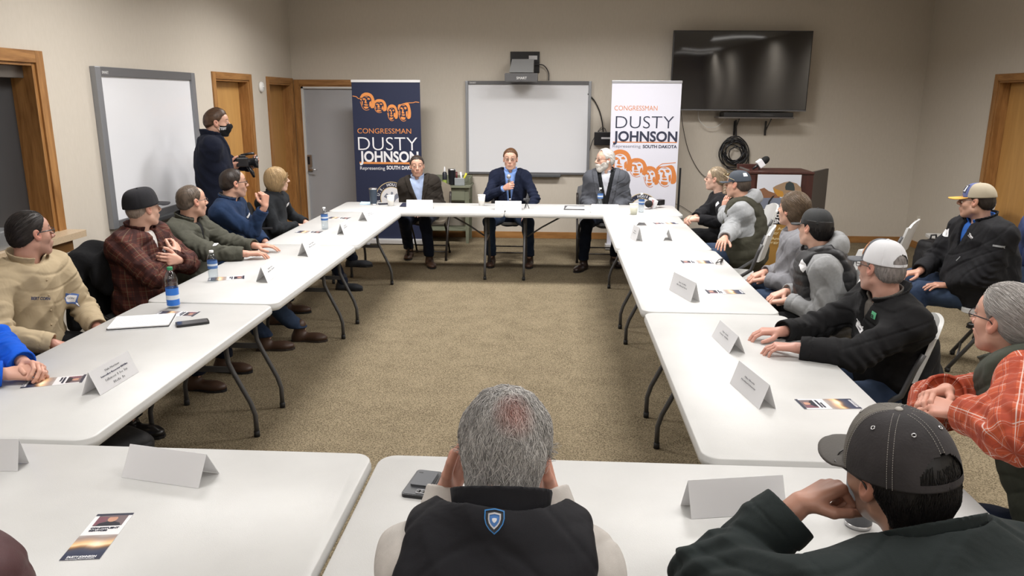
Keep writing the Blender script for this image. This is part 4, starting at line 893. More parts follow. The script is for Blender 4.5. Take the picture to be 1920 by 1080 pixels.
# ================================================================== people
# a signed distance field per garment and per head, turned into a smooth mesh
f32 = np.float32
def A3(v): return np.array([float(v[0]), float(v[1]), float(v[2])], dtype=f32)
def nz(v): v = np.asarray(v, float); return v/np.linalg.norm(v)
def ln(P): return np.sqrt(P[:, 0]*P[:, 0]+P[:, 1]*P[:, 1]+P[:, 2]*P[:, 2])
def sph(P, c, r): return ln(P-A3(c))-f32(r)
def cone(P, a, b, ra, rb):
    a = A3(a); b = A3(b); ab = b-a; t = np.clip(((P-a)@ab)/max(float(ab@ab), 1e-9), 0, 1); return ln(P-a-t[:, None]*ab)-(f32(ra)+f32(rb-ra)*t)
def ell(P, c, r):
    q = P-A3(c); r = A3(r); a = q/r; k0 = ln(a); k1 = ln(a/r)+f32(1e-6); return k0*(k0-1)/k1
def smin(a, b, k): h = np.clip(.5+.5*(b-a)/k, 0, 1); return b+(a-b)*h-f32(k)*h*(1-h)
def smax(a, b, k): return -smin(-a, -b, k)
POOL = ThreadPoolExecutor(4)
def sdf_mesh(f, lo, hi, h, B=8):
    lo = A3(lo); hi = A3(hi); s = B*h; nb = np.ceil((hi-lo)/s).astype(int)
    I = np.stack(np.meshgrid(*[np.arange(n) for n in nb], indexing='ij'), -1).reshape(-1, 3)
    d = f((lo+(I+.5)*s).astype(f32)); I = I[np.abs(d) < .87*s*1.35+.012]
    g = np.arange(B+1); G = np.stack(np.meshgrid(g, g, g, indexing='ij'), -1).reshape(-1, 3); n1 = B+1
    C8 = np.array([(i, j, k) for i in (0, 1) for j in (0, 1) for k in (0, 1)])
    ED = [(a, b) for a in range(8) for b in range(a+1, 8) if abs(C8[a]-C8[b]).sum() == 1]
    def work(bl):
        P = (lo+((bl[:, None, :]*B+G[None])*h)).reshape(-1, 3).astype(f32)
        V = f(P).reshape(-1, n1, n1, n1); S = V < 0; cnt = np.zeros(V[:, :-1, :-1, :-1].shape, int)
        for (i, j, k) in C8: cnt += S[:, i:i+B, j:j+B, k:k+B]
        w_ = np.argwhere((cnt > 0) & (cnt < 8))
        if len(w_) == 0: return None
        vals = np.stack([V[w_[:, 0], w_[:, 1]+c[0], w_[:, 2]+c[1], w_[:, 3]+c[2]] for c in C8], 1)
        acc = np.zeros((len(w_), 3)); n = np.zeros(len(w_))
        for a, b in ED:
            va, vb = vals[:, a], vals[:, b]; m = (va < 0) != (vb < 0); t = np.where(m, va/np.where(m, va-vb, 1), 0)
            acc += m[:, None]*(C8[a]+t[:, None]*(C8[b]-C8[a])); n += m
        gc = bl[w_[:, 0]]*B+w_[:, 1:]; pos = lo+(gc+acc/n[:, None])*h
        key = (gc[:, 0]*8192+gc[:, 1])*8192+gc[:, 2]; Q = []
        for ax in range(3):
            sl = [slice(0, B)]*3; s2 = list(sl); s2[ax] = slice(1, B+1)
            a = S[(slice(None), *sl)]; b = S[(slice(None), *s2)]; e = np.argwhere(a != b)
            if len(e) == 0: continue
            ins = a[e[:, 0], e[:, 1], e[:, 2], e[:, 3]]; c = bl[e[:, 0]]*B+e[:, 1:]
            u, v = (ax+1) % 3, (ax+2) % 3; off = np.zeros((4, 3), int); off[0, [u, v]] = -1; off[1, v] = -1; off[3, u] = -1
            cc = c[:, None, :]+off[None]; kk = (cc[..., 0]*8192+cc[..., 1])*8192+cc[..., 2]
            kk[~ins] = kk[~ins][:, ::-1]; Q.append(kk)
        return pos, key, (np.concatenate(Q) if Q else np.zeros((0, 4), int))
    ch = [I[i:i+40] for i in range(0, len(I), 40)]
    out = [o for o in POOL.map(work, ch) if o is not None]
    if not out: return np.zeros((0, 3)), np.zeros((0, 4), int)
    V = np.concatenate([o[0] for o in out]); K = np.concatenate([o[1] for o in out]); Q = np.concatenate([o[2] for o in out])
    od = np.argsort(K); Ks = K[od]; ix = np.searchsorted(Ks, Q); ix[ix >= len(Ks)] = 0
    ok = (Ks[ix] == Q).all(1); return V, od[ix[ok]]
def grad(f, P, e=.0015):
    P = P.astype(f32); g = np.stack([f(P+A3((e, 0, 0)))-f(P-A3((e, 0, 0))), f(P+A3((0, e, 0)))-f(P-A3((0, e, 0))), f(P+A3((0, 0, e)))-f(P-A3((0, 0, e)))], 1)
    return g/(np.linalg.norm(g, axis=1)[:, None]+1e-9)
def join(parts):
    V = []; F_ = []; n = 0
    for v, f in parts: V.append(v); F_.append(f+n); n += len(v)
    return np.concatenate(V), np.concatenate(F_)
def vattr(o, name, data):
    a = o.data.attributes.new(name, 'FLOAT_COLOR', 'POINT'); d = np.ones((len(o.data.vertices), 4), f32); d[:, :3] = data; a.data.foreach_set('color', d.ravel())
def attr_mat(name, rough=.5, bump=.15, bscale=350, spec=.4, sss=0, sheen=0):
    if name in MATS: return MATS[name]
    m, N, L, B = nt(name); MATS[name] = m
    a = N.new('ShaderNodeAttribute'); a.attribute_name = 'Col'; L.new(a.outputs['Color'], B.inputs['Base Color'])
    B.inputs['Roughness'].default_value = rough; B.inputs['Specular IOR Level'].default_value = spec; B.inputs['Sheen Weight'].default_value = sheen
    if sss: B.inputs['Subsurface Weight'].default_value = sss; B.inputs['Subsurface Radius'].default_value = (.012, .005, .003); B.inputs['Subsurface Scale'].default_value = 1
    if bump:
        n = N.new('ShaderNodeTexNoise'); n.inputs['Scale'].default_value = bscale; b = N.new('ShaderNodeBump'); b.inputs['Strength'].default_value = bump; b.inputs['Distance'].default_value = .001
        tc = N.new('ShaderNodeTexCoord'); L.new(tc.outputs['Object'], n.inputs['Vector']); L.new(n.outputs['Fac'], b.inputs['Height']); L.new(b.outputs[0], B.inputs['Normal'])
    return m
SKINM = attr_mat('skin', .48, .12, 500, .45); HAIRM = attr_mat('hair_strands', .5, 0, 1, .35)
def cloth(name, col, rough=.85, bump=.3, bscale=600, var=.12, vscale=12, sheen=.02, spec=.13, knit=None, vcol=None):
    m = mat(name, col, rough, bump=bump, bscale=bscale, var=var, vscale=vscale, sheen=sheen, spec=spec, stretch=knit, vcol=vcol)
    return creased(m)
def creased(m, st=.30):
    if m.get('creased'): return m
    m['creased'] = 1; N = m.node_tree.nodes; L = m.node_tree.links; B = N['Principled BSDF']
    tc = N.new('ShaderNodeTexCoord'); n = N.new('ShaderNodeTexNoise'); n.inputs['Scale'].default_value = 8; n.inputs['Detail'].default_value = 3; n.inputs['Distortion'].default_value = .5; n.inputs['Roughness'].default_value = .55
    L.new(tc.outputs['Object'], n.inputs['Vector']); b = N.new('ShaderNodeBump'); b.inputs['Strength'].default_value = st; b.inputs['Distance'].default_value = .03; L.new(n.outputs['Fac'], b.inputs['Height'])
    if B.inputs['Normal'].links: L.new(B.inputs['Normal'].links[0].from_socket, b.inputs['Normal'])
    L.new(b.outputs[0], B.inputs['Normal']); return m
def plaid(name, base, bands, rough=.8, s=.1):
    """checked cloth following the sleeves and the body; bands = (offset, width, colour, strength) within one repeat"""
    m, N, L, B = nt(name); a = N.new('ShaderNodeAttribute'); a.attribute_name = 'pat'; sp = N.new('ShaderNodeSeparateXYZ'); L.new(a.outputs['Vector'], sp.inputs[0])
    cur = None
    def mix(fac, colr):
        nonlocal cur
        mx = N.new('ShaderNodeMix'); mx.data_type = 'RGBA'
        if cur is None: mx.inputs['A'].default_value = base
        else: L.new(cur, mx.inputs['A'])
        mx.inputs['B'].default_value = colr; L.new(fac, mx.inputs['Factor']); cur = mx.outputs['Result']
    def M_(op, x, y):
        n = N.new('ShaderNodeMath'); n.operation = op
        for i, q in enumerate((x, y)):
            if isinstance(q, (int, float)): n.inputs[i].default_value = q
            else: L.new(q, n.inputs[i])
        return n.outputs[0]
    for ax in (0, 1):
        fr = M_('FRACT', M_('DIVIDE', sp.outputs[ax], s), 0)
        for (o_, w_, c, st) in bands:
            d = M_('ABSOLUTE', M_('SUBTRACT', fr, o_), 0); f = M_('MULTIPLY', M_('LESS_THAN', d, w_/2), st); mix(f, c)
    L.new(cur, B.inputs['Base Color']); B.inputs['Roughness'].default_value = rough; B.inputs['Specular IOR Level'].default_value = .3
    n = N.new('ShaderNodeTexNoise'); n.inputs['Scale'].default_value = 700; b = N.new('ShaderNodeBump'); b.inputs['Strength'].default_value = .3; b.inputs['Distance'].default_value = .001; tc = N.new('ShaderNodeTexCoord')
    L.new(tc.outputs['Object'], n.inputs['Vector']); L.new(n.outputs['Fac'], b.inputs['Height']); L.new(b.outputs[0], B.inputs['Normal']); return creased(m)
EYEW = mat('eye_white', (.42, .37, .34), .3); EYED = mat('eye_iris', (.03, .025, .02), .15)
LENS = None
def head_sdf(q, P):
    fw, jw, hs = P.fat, P.jaw, 1
    d = smin(ell(q, (0, -.012, .033), (.0745, .094, .083)), ell(q, (0, -.055, -.015), (.056, .045, .05)), .03)
    d = smin(d, ell(q, (0, .022, -.03), (.058+fw, .066, .085)), .03)
    ax = np.abs(q[:, 0]); m = np.stack([ax, q[:, 1], q[:, 2]], 1)
    d = smin(d, cone(m, (.046+fw+jw, .0, -.055), (.012, .062, -.097), .019+fw, .018), .025)
    d = smin(d, sph(q, (0, .079, -.096), .0155), .022)
    d = smin(d, ell(q, (0, .036, .048), (.056, .053, .044)), .03)
    d = smin(d, sph(m, (.037+fw*.8, .049, -.020), .026), .022)
    d = smin(d, cone(m, (0, .082, .030), (.036, .074, .031), .011, .010), .014)
    d = smax(d, -sph(m, (.031, .107, .012), .0200), .012)
    d = smin(d, cone(q, (0, .088, .022), (0, .1160, -.019), .0070, .0120*P.nose), .010)
    d = smin(d, sph(m, (.0135, .102, -.0245), .0088), .007)
    d = smin(d, ell(q, (0, .080, -.057), (.029, .0225, .029)), .016)
    d = smin(d, ell(q, (0, .0995, -.0515), (.021, .0080, .0052)), .005); d = smin(d, ell(q, (0, .0975, -.0620), (.018, .0080, .0060)), .005)
    d = smax(d, -ell(q, (0, .109, -.0568), (.020, .0065, .0007)), .0015)
    d = smin(d, ell(m, (.031, .0795, .0200), (.0170, .0120, .0062)), .006)           # upper lids
    d = smin(d, ell(m, (.031, .0802, .0060), (.0155, .0115, .0050)), .004)
    e = m.copy(); e[:, 1] += .25*(m[:, 2]); 
    d = smin(d, ell(e, (.0775+fw*.4, -.010, -.001), (.0095, .0195, .033)), .006)
    d = smax(d, -ell(e, (.0890+fw*.4, -.005, .004), (.0100, .0105, .020)), .003)
    return d
class Person:
    def __init__(s, label, hip, face, head, look, group=None, scale=1.0, girth=1.0, belly=0.0, shw=.178, slouch=.02, fat=0.0, jaw=0.0, nose=1.0, hscale=1.0, roll=0, hipz=.52, skin=(.56, .33, .245), lip=None, hair=(.05, .03, .02), brow=None, stubble=0, cat='person', neckr=.056, neckpt=None, legs=None, twist=0, age=0):
        s.label = label; s.g = girth; s.belly = belly; s.sw = shw; s.fat = fat; s.jaw = jaw; s.nose = nose; s.hs = hscale; s.sc = scale; s.slouch = slouch
        s.skin = np.array(skin); s.lip = np.array(lip if lip else (skin[0]*.85, skin[1]*.62, skin[2]*.62)); s.hair = np.array(hair); s.brow = np.array(brow if brow is not None else hair); s.stubble = stubble; s.age = age
        s.hip = np.array([hip[0], hip[1], hipz]) if not isinstance(hip, float) else np.array([head[0]-math.sin(R(face))*hip, head[1]-math.cos(R(face))*hip, hipz]); s.Hc = np.array(head, float); look = np.array(look, float)
        s.D = float((s.Hc-CO)@CW); s.nr = neckr
        f = nz(look-s.Hc) if np.linalg.norm(look) > 1.2 else nz(look)
        r = nz(np.cross(f, (0, 0, 1))); u = np.cross(r, f); c, s_ = math.cos(R(roll)), math.sin(R(roll)); s.hr, s.hu, s.hf = c*r+s_*u, -s_*r+c*u, f
        s.HM = np.stack([s.hr, s.hf, s.hu], 1)
        a = R(face); F_ = np.array([math.sin(a), math.cos(a), 0])
        nt_ = s.Hc+s.HM@np.array([0, -.02, -.085])*s.hs
        s.N = np.array(neckpt) if neckpt is not None else nt_+np.array([0, 0, -.075])*s.sc-F_*.03
        s.Tu = nz(s.N-s.hip); s.L = float(np.linalg.norm(s.N-s.hip)); s.Tf = nz(F_-s.Tu*(F_@s.Tu)); s.Tr = np.cross(s.Tf, s.Tu)
        if twist:
            pass
        s.TM = np.stack([s.Tr, s.Tf, s.Tu], 1)
        s.S = {k: s.N-s.Tu*.05+s.Tr*(sg*s.sw)+s.Tf*(-.005) for k, sg in (('R', 1), ('L', -1))}
        s.arm = {}; s.root = empty('person', (s.hip[0], s.hip[1], 0), label, cat, group)
        s.leg = {}
        for k, sg in (('R', 1), ('L', -1)):
            hj = s.hip+s.Tr*sg*.085+np.array([0, 0, -.0]); hz = nz([s.Tf[0], s.Tf[1], 0])
            kn = np.array([hj[0], hj[1], .51])+hz*.43+s.Tr*sg*.07; an = np.array([kn[0], kn[1], .09])+hz*.0+s.Tr*sg*.02
            s.leg[k] = [hj, kn, an, hz]
        if legs:
            for k, v in legs.items():
                for i, p in enumerate(v):
                    if p is not None: s.leg[k][i+1] = np.array(p, float)
    def w(s, x, y, z): return s.hip+s.TM@np.array([x, y, z])            # torso space to world
    def H(s, x, y, z): return s.Hc+s.HM@np.array([x, y, z])*s.hs          # head space to world
    def set_arm(s, k, wrist, pole, d=None, n=(0, 0, -1), curl=(12, 18, 12), spread=1.0, thumb=0.0, up=.285, fo=.255, fingers=None, shoulder=None, thumbcurl=0, elbow=None):
        S = np.array(shoulder) if shoulder is not None else s.S[k]; s.S[k] = S
        W = np.array(wrist, float); v = W-S; L = np.linalg.norm(v); up *= s.sc; fo *= s.sc
        if L > (up+fo)*.985: q = L/(up+fo)/.985; up *= q; fo *= q
        e = v/L; a = (up*up-fo*fo+L*L)/(2*L); h = math.sqrt(max(up*up-a*a, 1e-5)); p = np.array(pole, float); p = p-e*(p@e); E = S+e*a+nz(p)*h
        if elbow is not None: E = np.array(elbow, float)
        d = nz(d) if d is not None else nz(W-E); n = np.array(n, float); n = nz(n-d*(n@d)); lat = np.cross(d, n) if k == 'R' else np.cross(n, d)
        s.arm[k] = dict(S=S, E=E, W=W, d=d, n=n, lat=lat, curl=curl, spread=spread, thumb=thumb, fingers=fingers, tc=thumbcurl)
        return E
    # ---------------- fields
    def tq(s, P):
        q = (P-A3(s.hip))@s.TM.astype(f32); q[:, 1] += f32(s.slouch)*np.sin(np.clip(q[:, 2]/f32(s.L), 0, 1)*f32(PI)); return q
    def torso(s, q, g=1.0):
        L, G = s.L, s.g
        ax = np.abs(q[:, 0]); m = np.stack([ax, q[:, 1], q[:, 2]], 1)
        d = smin(ell(q, (0, -.01, .02), (.172*G, .135*G, .13)), ell(q, (0, .01+s.belly*.6, .3*L), (.152*G+s.belly*.5, .118*G+s.belly, .36*L+.01)), .07)
        d = smin(d, ell(q, (0, 0, .66*L), (.168*G, .118*G, .40*L)), .08)
        d = smin(d, cone(m, (0, -.005, L-.055), (s.sw-.02, -.005, L-.055), .075, .062), .06)
        d = smin(d, cone(m, (0, -.012, L+.02), (s.sw*.72, -.008, L-.045), .056, .05), .04)
        return d
    def armd(s, P, k, r0, r1, r2, t1=1.0):
        a = s.arm[k]; W = a['E']+(a['W']-a['E'])*t1; return smin(cone(P, a['S'], a['E'], r0, r1), cone(P, a['E'], W, r1, r2), .03)
    def folds(s, P, amp, seed=0, scl=1.0):
        x, y, z = P[:, 0]*scl, P[:, 1]*scl, P[:, 2]*scl; sd = f32(seed)
        a = np.sin(26*z+3.2*np.sin(9*x+sd)+2.4*np.sin(8*y+1.3*sd)); b = np.sin(19*x+14*y+2.6*np.sin(13*z+sd*2)+1.5*np.sin(17*y))
        c = np.sin(47*x+31*z+3*np.sin(21*y+sd)); e1 = np.minimum(np.abs(np.sin(15*x-19*z+3.0*np.sin(7*y+sd)+2.2*np.sin(11*z)))*2.6, 1); e2 = np.minimum(np.abs(np.sin(21*y+12*z+2.8*np.sin(10*x+sd*1.7)))*3.0, 1); mk_ = .5+.5*np.sin(6*x+5*z+4*y+sd)
        return f32(amp)*(.75*(1-np.abs(a))+.45*b+.25*c+.75*e1*mk_+.6*e2*(1-mk_)-.95)
    def bbox(s, arms, ext=.16):
        pts = [s.hip, s.N, s.hip-s.Tf*.1, s.hip+s.Tf*.1, s.hip-(0, 0, .12), s.N+(0, 0, .06)]+list(s.S.values())
        for k in arms: pts += [s.arm[k]['E'], s.arm[k]['W']]
        p = np.array(pts); return p.min(0)-ext, p.max(0)+ext
    def garment(s, name, m, infl=.018, arms=('L', 'R'), sleeve=(.066, .056, .043), t1=.97, V=None, fold=.006, seed=1, collar=None, hood=None, vest=False, zmin=None, cuff=.0, lapel=False, h=None, yoke=None, quilt=None, extra=None, pattern=False, hollow=True, label=None, split=None, cuffband=True):
        hv = h or float(np.clip(s.D*.0013, .0042, .0095))
        S = s; L = s.L; arms = tuple(a for a in arms if a in s.arm)
        def f(P):
            q = S.tq(P); d = S.torso(q)-f32(infl)
            if vest:
                d = smax(d, np.abs(q[:, 0])-f32(S.sw+vest)-f32(.10)*np.clip((.50*L-q[:, 2])/(.25*L), 0, 1), .02)
            if quilt: d = d-f32(quilt[1])*np.abs(np.sin(q[:, 2]*f32(PI/quilt[0])))**.5
            fo = S.folds(P, fold, seed) if fold else 0
            d = d-fo
            for k in arms:
                a = S.arm[k]; u = nz(a['W']-a['E']); cc = a['E']+(a['W']-a['E'])*t1; r_ = P-A3(cc)
                x = r_@A3(u); rad = np.sqrt(np.maximum((r_*r_).sum(1)-x*x, 0)); ad = S.armd(P, k, sleeve[0], sleeve[1], sleeve[2], t1+.12)-fo*np.clip((-x-.01)/.05, .12, 1)
                ax_ = nz(nz(a['E']-a['S'])+u); re_ = P-A3(a['E']); rl = ln(re_); ts = re_@A3(ax_); side = re_@A3(nz(np.cross(ax_, a['lat']+.01)))
                ad = ad-f32(fold)*1.0*np.exp(-(rl/.11)**2)*np.sin(ts*130+side*25+1.5*np.sin(side*40))
                if cuffband: ad = np.where((x > -.050) & (x < -.050+max(.006, hv*1.1)), ad+.003, ad)
                ad = smax(ad, x, .003); wi = sleeve[2]-max(.007, 1.5*hv)
                if hollow: ad = np.maximum(ad, -np.maximum(rad-wi, -.022-x))
                d = smin(d, ad, .050)
            if zmin is not None: d = smax(d, f32(zmin)-q[:, 2], .015)
            ax = np.abs(q[:, 0])
            if V:
                zb, wt = V[0]*L, V[1]; w_ = wt*(q[:, 2]-zb)/(L+.03-zb); vv = np.maximum(ax-w_, -(q[:, 1]+.0))
                if lapel: 
                    lw = .055*np.clip((q[:, 2]-zb)/(L*.5), .25, 1); d = np.where((q[:, 1] > 0) & (vv > 0) & (vv < lw) & (q[:, 2] > zb), d-.009, d)
                d = np.maximum(d, -vv)
            if split:
                d = np.where((q[:, 1] > 0) & (ax < split), d+.006, d)
            # neck hole
            na, nb_ = S.H(0, -.022, -.06), S.N; 
            if collar or V: d = smax(d, -cone(P, S.N-S.Tu*.05*0, na, S.nr+.006, S.nr+.004), .006)
            ax0 = nz(S.Tu*.65+.35*nz(np.array(na)-S.N)); tt = (P-A3(S.N))@A3(ax0); rr0 = ln(P-A3(S.N)-tt[:, None]*A3(ax0)); d = smax(d, tt-f32(.022+infl*.3)-1.8*np.maximum(rr0-.095, 0), .014)
            if collar:
                hgt, rad0, gap, flare = collar[:4]; ax_ = ax0; back = collar[4] if len(collar) > 4 else .4
                c = S.N+ax_*(.020+infl*.3); r_ = P-A3(c); t = r_@A3(ax_); pr_ = r_-t[:, None]*A3(ax_); rr = ln(pr_); fy = pr_@A3(S.Tf); fx = pr_@A3(S.Tr)
                ang = np.degrees(np.arctan2(np.abs(fx), fy)); top = hgt*(1-back*np.clip(1-ang/120, 0, 1))
                R_ = rad0+flare*t/max(hgt, .01); cd = np.maximum(np.abs(rr-R_)-max(.0045, .8*hv), np.maximum(t-top, -.03-t)); cd = np.maximum(cd, (gap-ang)*.001*rad0*17)
                d = smin(d, cd, .008)
            if hood:
                mj, mn, tilt = hood[:3]; nrm_ = nz(S.Tu*math.cos(tilt)+S.Tf*math.sin(tilt)); c = S.N+S.Tu*.022-S.Tf*.035
                r_ = P-A3(c); t = r_@A3(nrm_); pr_ = r_-t[:, None]*A3(nrm_); rr = ln(pr_); fy = (pr_@A3(S.Tf))/(rr+1e-5)
                mnv = mn*(1-.35*fy); td = np.sqrt(((rr-mj)/1.0)**2+(t/1.35)**2)-mnv-.006*np.sin(14*np.arctan2(pr_@A3(S.Tr), pr_@A3(S.Tf)))*0
                td = td-S.folds(P, .006, seed+3, 1.2); td = np.maximum(td, -cone(P, S.N-S.Tu*.03, S.H(0, -.02, -.05), S.nr+.004, S.nr+.01)); d = smin(d, td, .018)
            if extra: d = extra(P, q, d)
            return d
        lo, hi = s.bbox(arms); h = h or float(np.clip(s.D*.0013, .0042, .0095))
        v, F_ = sdf_mesh(f, lo, hi, h); o = mk(name, v, F_, m, s.root, True)
        if label: o['label'] = label
        if pattern: s.pattern(o, v, arms)
        s.last = f; return o
    def pattern(s, o, v, arms):
        q = s.tq(v.astype(f32)); best = np.where(True, s.torso(q), 0); a_ = q[:, 2].copy(); b_ = np.arctan2(q[:, 0], q[:, 1])*.17
        for k in arms:
            a = s.arm[k]; off = 0
            for (p0, p1) in ((a['S'], a['E']), (a['E'], a['W'])):
                d = cone(v.astype(f32), p0, p1, .055, .05); ab = p1-p0; Lc = np.linalg.norm(ab); u = ab/Lc; t = (v-p0)@u; pr_ = v-p0-t[:, None]*u
                e1 = nz(np.cross(u, (.3, .2, .9))); e2 = np.cross(u, e1); an = np.arctan2(pr_@e1, pr_@e2)
                m = d < best-.01; best = np.where(m, d, best); a_ = np.where(m, t+off, a_); b_ = np.where(m, an*.055, b_); off += Lc
        at_ = o.data.attributes.new('pat', 'FLOAT_VECTOR', 'POINT'); at_.data.foreach_set('vector', np.stack([a_, b_, a_*0], 1).astype(f32).ravel())
    def trousers(s, m, r=(.092, .07, .058), h=None, fold=.006, name='trousers', seed=2, cut=.11):
        def f(P):
            q = s.tq(P); d = ell(q, (0, -.01, .03), (.178*s.g, .142*s.g, .13))
            for k in 'LR':
                hj, kn, an, _ = s.leg[k]; d = smin(d, smin(cone(P, hj, kn, r[0], r[1]), cone(P, kn, an, r[1], r[2]), .02), .03)
            d = d-s.folds(P, fold, seed)
            return np.maximum(d, f32(cut)-P[:, 2]) if cut else d
        pts = [s.hip]+[p for k in 'LR' for p in s.leg[k][:3]]; p = np.array(pts)
        v, F_ = sdf_mesh(f, p.min(0)-.2, p.max(0)+.2, h or float(np.clip(s.D*.0016, .007, .011))); return mk(name, v, F_, m, s.root, True)
    def shoes(s, m, sole=None, Ls=.285, w_=.048):
        s.real_body()
        for k in 'LR':
            an = s.leg[k][2]; hz = np.array(s.leg[k][3], float); hz[2] = 0; hz = nz(hz); rt = np.cross(hz, (0, 0, 1)); M_ = np.stack([rt, hz, (0, 0, 1)], 1).astype(f32); o_ = np.array([an[0], an[1], an[2]-.09])
            def f(P):
                q = (P-A3(o_))@M_; d = cone(q, (0, -.035, .035), (0, .12, .026), .040, .036); d = smin(d, ell(q, (0, .13, .030), (.048, .075, .032)), .03)
                d = smin(d, cone(q, (0, -.02, .05), (0, -.008, .13), .042, .046), .035); d = smin(d, ell(q, (0, -.03, .02), (.04, .05, .03)), .02); return np.maximum(d, .004-q[:, 2])
            v, F_ = sdf_mesh(f, o_-.24, o_+.26, float(np.clip(s.D*.0013, .005, .008)))
            sh_ = mk('shoe', v, F_, m, s.root, True)
            mb = MB(); pl = [(w_*a, y) for a, y in ((-.7, -.075), (.7, -.075), (.85, -.03), (.8, .03), (1.05, .10), (1.0, .15), (.6, .195), (0, .208), (-.6, .195), (-1.0, .15), (-1.05, .10), (-.8, .03), (-.85, -.03))]
            mb.prism(pl, .0, .016, M=Matrix(((rt[0], hz[0], 0, o_[0]), (rt[1], hz[1], 0, o_[1]), (0, 0, 1, o_[2]), (0, 0, 0, 1)))); mk('sole', mb.v, mb.f, sole or BLACK_PL, sh_)
    def hand_sdf(s, k, hscale=1.0):
        a = s.arm[k]; W, d, n, lat = a['W'], a['d'], a['n'], a['lat']; sz = s.sc*.98; cu = a['curl']; sp = a['spread']
        segs = []; pal = []
        offs = [.029, .0095, -.0105, -.029]; kl = [.088, .091, .086, .078]; PHL = [(.042, .026, .020), (.046, .030, .021), (.042, .028, .020), (.033, .021, .018)]; rr = [.0092, .0094, .0088, .0078]
        for i in range(4):
            b0 = W+lat*offs[i]*.5*sz+d*.012; K = W+d*kl[i]*sz+lat*offs[i]*sz+n*(-.002*(i in (1, 2)))
            pal.append((b0, K, .0165*sz, .0125*sz)); ang = 0; p = K; fi = []
            cc = a['fingers'][i] if a['fingers'] else cu
            df = nz(d+lat*offs[i]*4.5*sp); r0 = rr[i]*sz
            for j in range(3):
                ang += R(cc[j]); dd = df*math.cos(ang)+n*math.sin(ang); p2 = p+dd*PHL[i][j]*sz; fi.append((p, p2, r0*(1-.07*j), r0*(1-.07*(j+1)))); p = p2
            segs.append(fi)
        tc = a['tc']; t0 = W+d*.018*sz+lat*.020*sz+n*.006*sz; t1 = t0+nz(d*.62+lat*(.75-a['thumb'])+n*(.35+a['thumb']))*.042*sz; t2 = t1+nz(d*.85+lat*(.42-a['thumb']*.9-tc)+n*(.22+a['thumb']*.6+tc))*.034*sz; t3 = t2+nz(d*.9+lat*(.2-a['thumb']*1.1-1.5*tc)+n*(.2+a['thumb']+1.2*tc))*.027*sz
        th = [(t0, t1, .0155*sz, .0125*sz), (t1, t2, .0115*sz, .0105*sz), (t2, t3, .0105*sz, .0085*sz)]
        E = a['E']; fa = W+(E-W)*.55
        def f(P):
            D_ = cone(P, fa, W, .033*sz, .0260*sz); 
            for (p, q, r0, r1) in pal: D_ = smin(D_, cone(P, p, q, r0, r1), .010)
            T_ = cone(P, *th[0]); T_ = smin(T_, cone(P, *th[1]), .004); T_ = smin(T_, cone(P, *th[2]), .003); D_ = smin(D_, T_, .010)
            FF = None
            for fi in segs:
                X = None
                for c in fi: X = cone(P, *c) if X is None else smin(X, cone(P, *c), .003)
                FF = X if FF is None else np.minimum(FF, X)
            return smin(D_, FF, .004)
        pts = np.array([W, fa]+[c[1] for fi in segs for c in fi]+[t3, t1]); s.arm[k]['tips'] = [fi[-1][1] for fi in segs]+[t3]; s.arm[k]['knuckles'] = [fi[0][0] for fi in segs]
        s.arm[k]['fg'] = segs
        return f, pts.min(0)-.05, pts.max(0)+.05
    def hq(s, P): return ((P-A3(s.Hc))@s.HM.astype(f32))/f32(s.hs)
    def body(s, fine=None): s.fine = fine
    def real_body(s):
        fine = s.fine
        parts = []; cols = []
        def fh(P):
            q = s.hq(P); d = head_sdf(q, s)*f32(s.hs)
            d = smin(d, cone(P, s.H(0, -.028, -.045), s.N-s.Tu*.03, s.nr*.98, s.nr*1.12), .022)
            return smin(d, cone(P, s.N-s.Tu*.03-s.Tr*.08, s.N-s.Tu*.03+s.Tr*.08, .05, .05), .03)
        s.fh = fh; hh = fine or float(np.clip(s.D*.00068, .0022, .0044)); pts = np.array([s.Hc-.14, s.Hc+.15, s.N-.15, s.N+.12]); v, F_ = sdf_mesh(fh, pts.min(0), pts.max(0), hh)
        q = s.hq(v.astype(f32)); c = np.tile(s.skin, (len(v), 1)); ax = np.abs(q[:, 0])
        def blend(mask, col): c[:] = c*(1-mask[:, None])+np.array(col)*mask[:, None]
        sm = lambda d, k: np.clip(.5-d/k, 0, 1)
        n = s.folds(v.astype(f32), 1, 5, 2.5); c *= (1+.03*np.clip(n, -1, 1))[:, None]
        m_ = np.stack([ax, q[:, 1], q[:, 2]], 1).astype(f32); red = s.skin*np.array([1.08, .80, .78])
        blend(.5*sm(sph(m_, (.042, .075, -.022), .016), .02), red); blend(.55*sm(sph(m_, (0, .112, -.02), .008), .014), red); blend(.7*sm(ell(m_, (.083, -.01, .0), (.012, .02, .03)), .01), red)
        lipd = np.minimum(ell(m_, (0, .101, -.0515), (.021, .010, .0050)), ell(m_, (0, .099, -.0620), (.018, .010, .0060))); blend(.85*sm(lipd, .003), s.lip); blend(.55*sm(ell(m_, (0, .105, -.057), (.021, .010, .0008)), .0025), s.lip*.45)
        bd = np.maximum(np.abs(q[:, 2]-(.036+.006*np.sin(np.clip((ax-.012)/.042, 0, 1)*PI)))-.0042, np.maximum(.012-ax, ax-.052)); blend(.8*sm(np.maximum(bd, .05-q[:, 1]), .003), s.brow)
        if s.stubble: st = np.maximum(np.maximum(q[:, 2]+.032-.012*(q[:, 1] > .085), .0-q[:, 1]), -.125-q[:, 2]); blend(s.stubble*sm(st, .012)*(1-sm(lipd, .004)), s.hair*.8+.02)
        parts.append((v, F_)); cols.append(c)
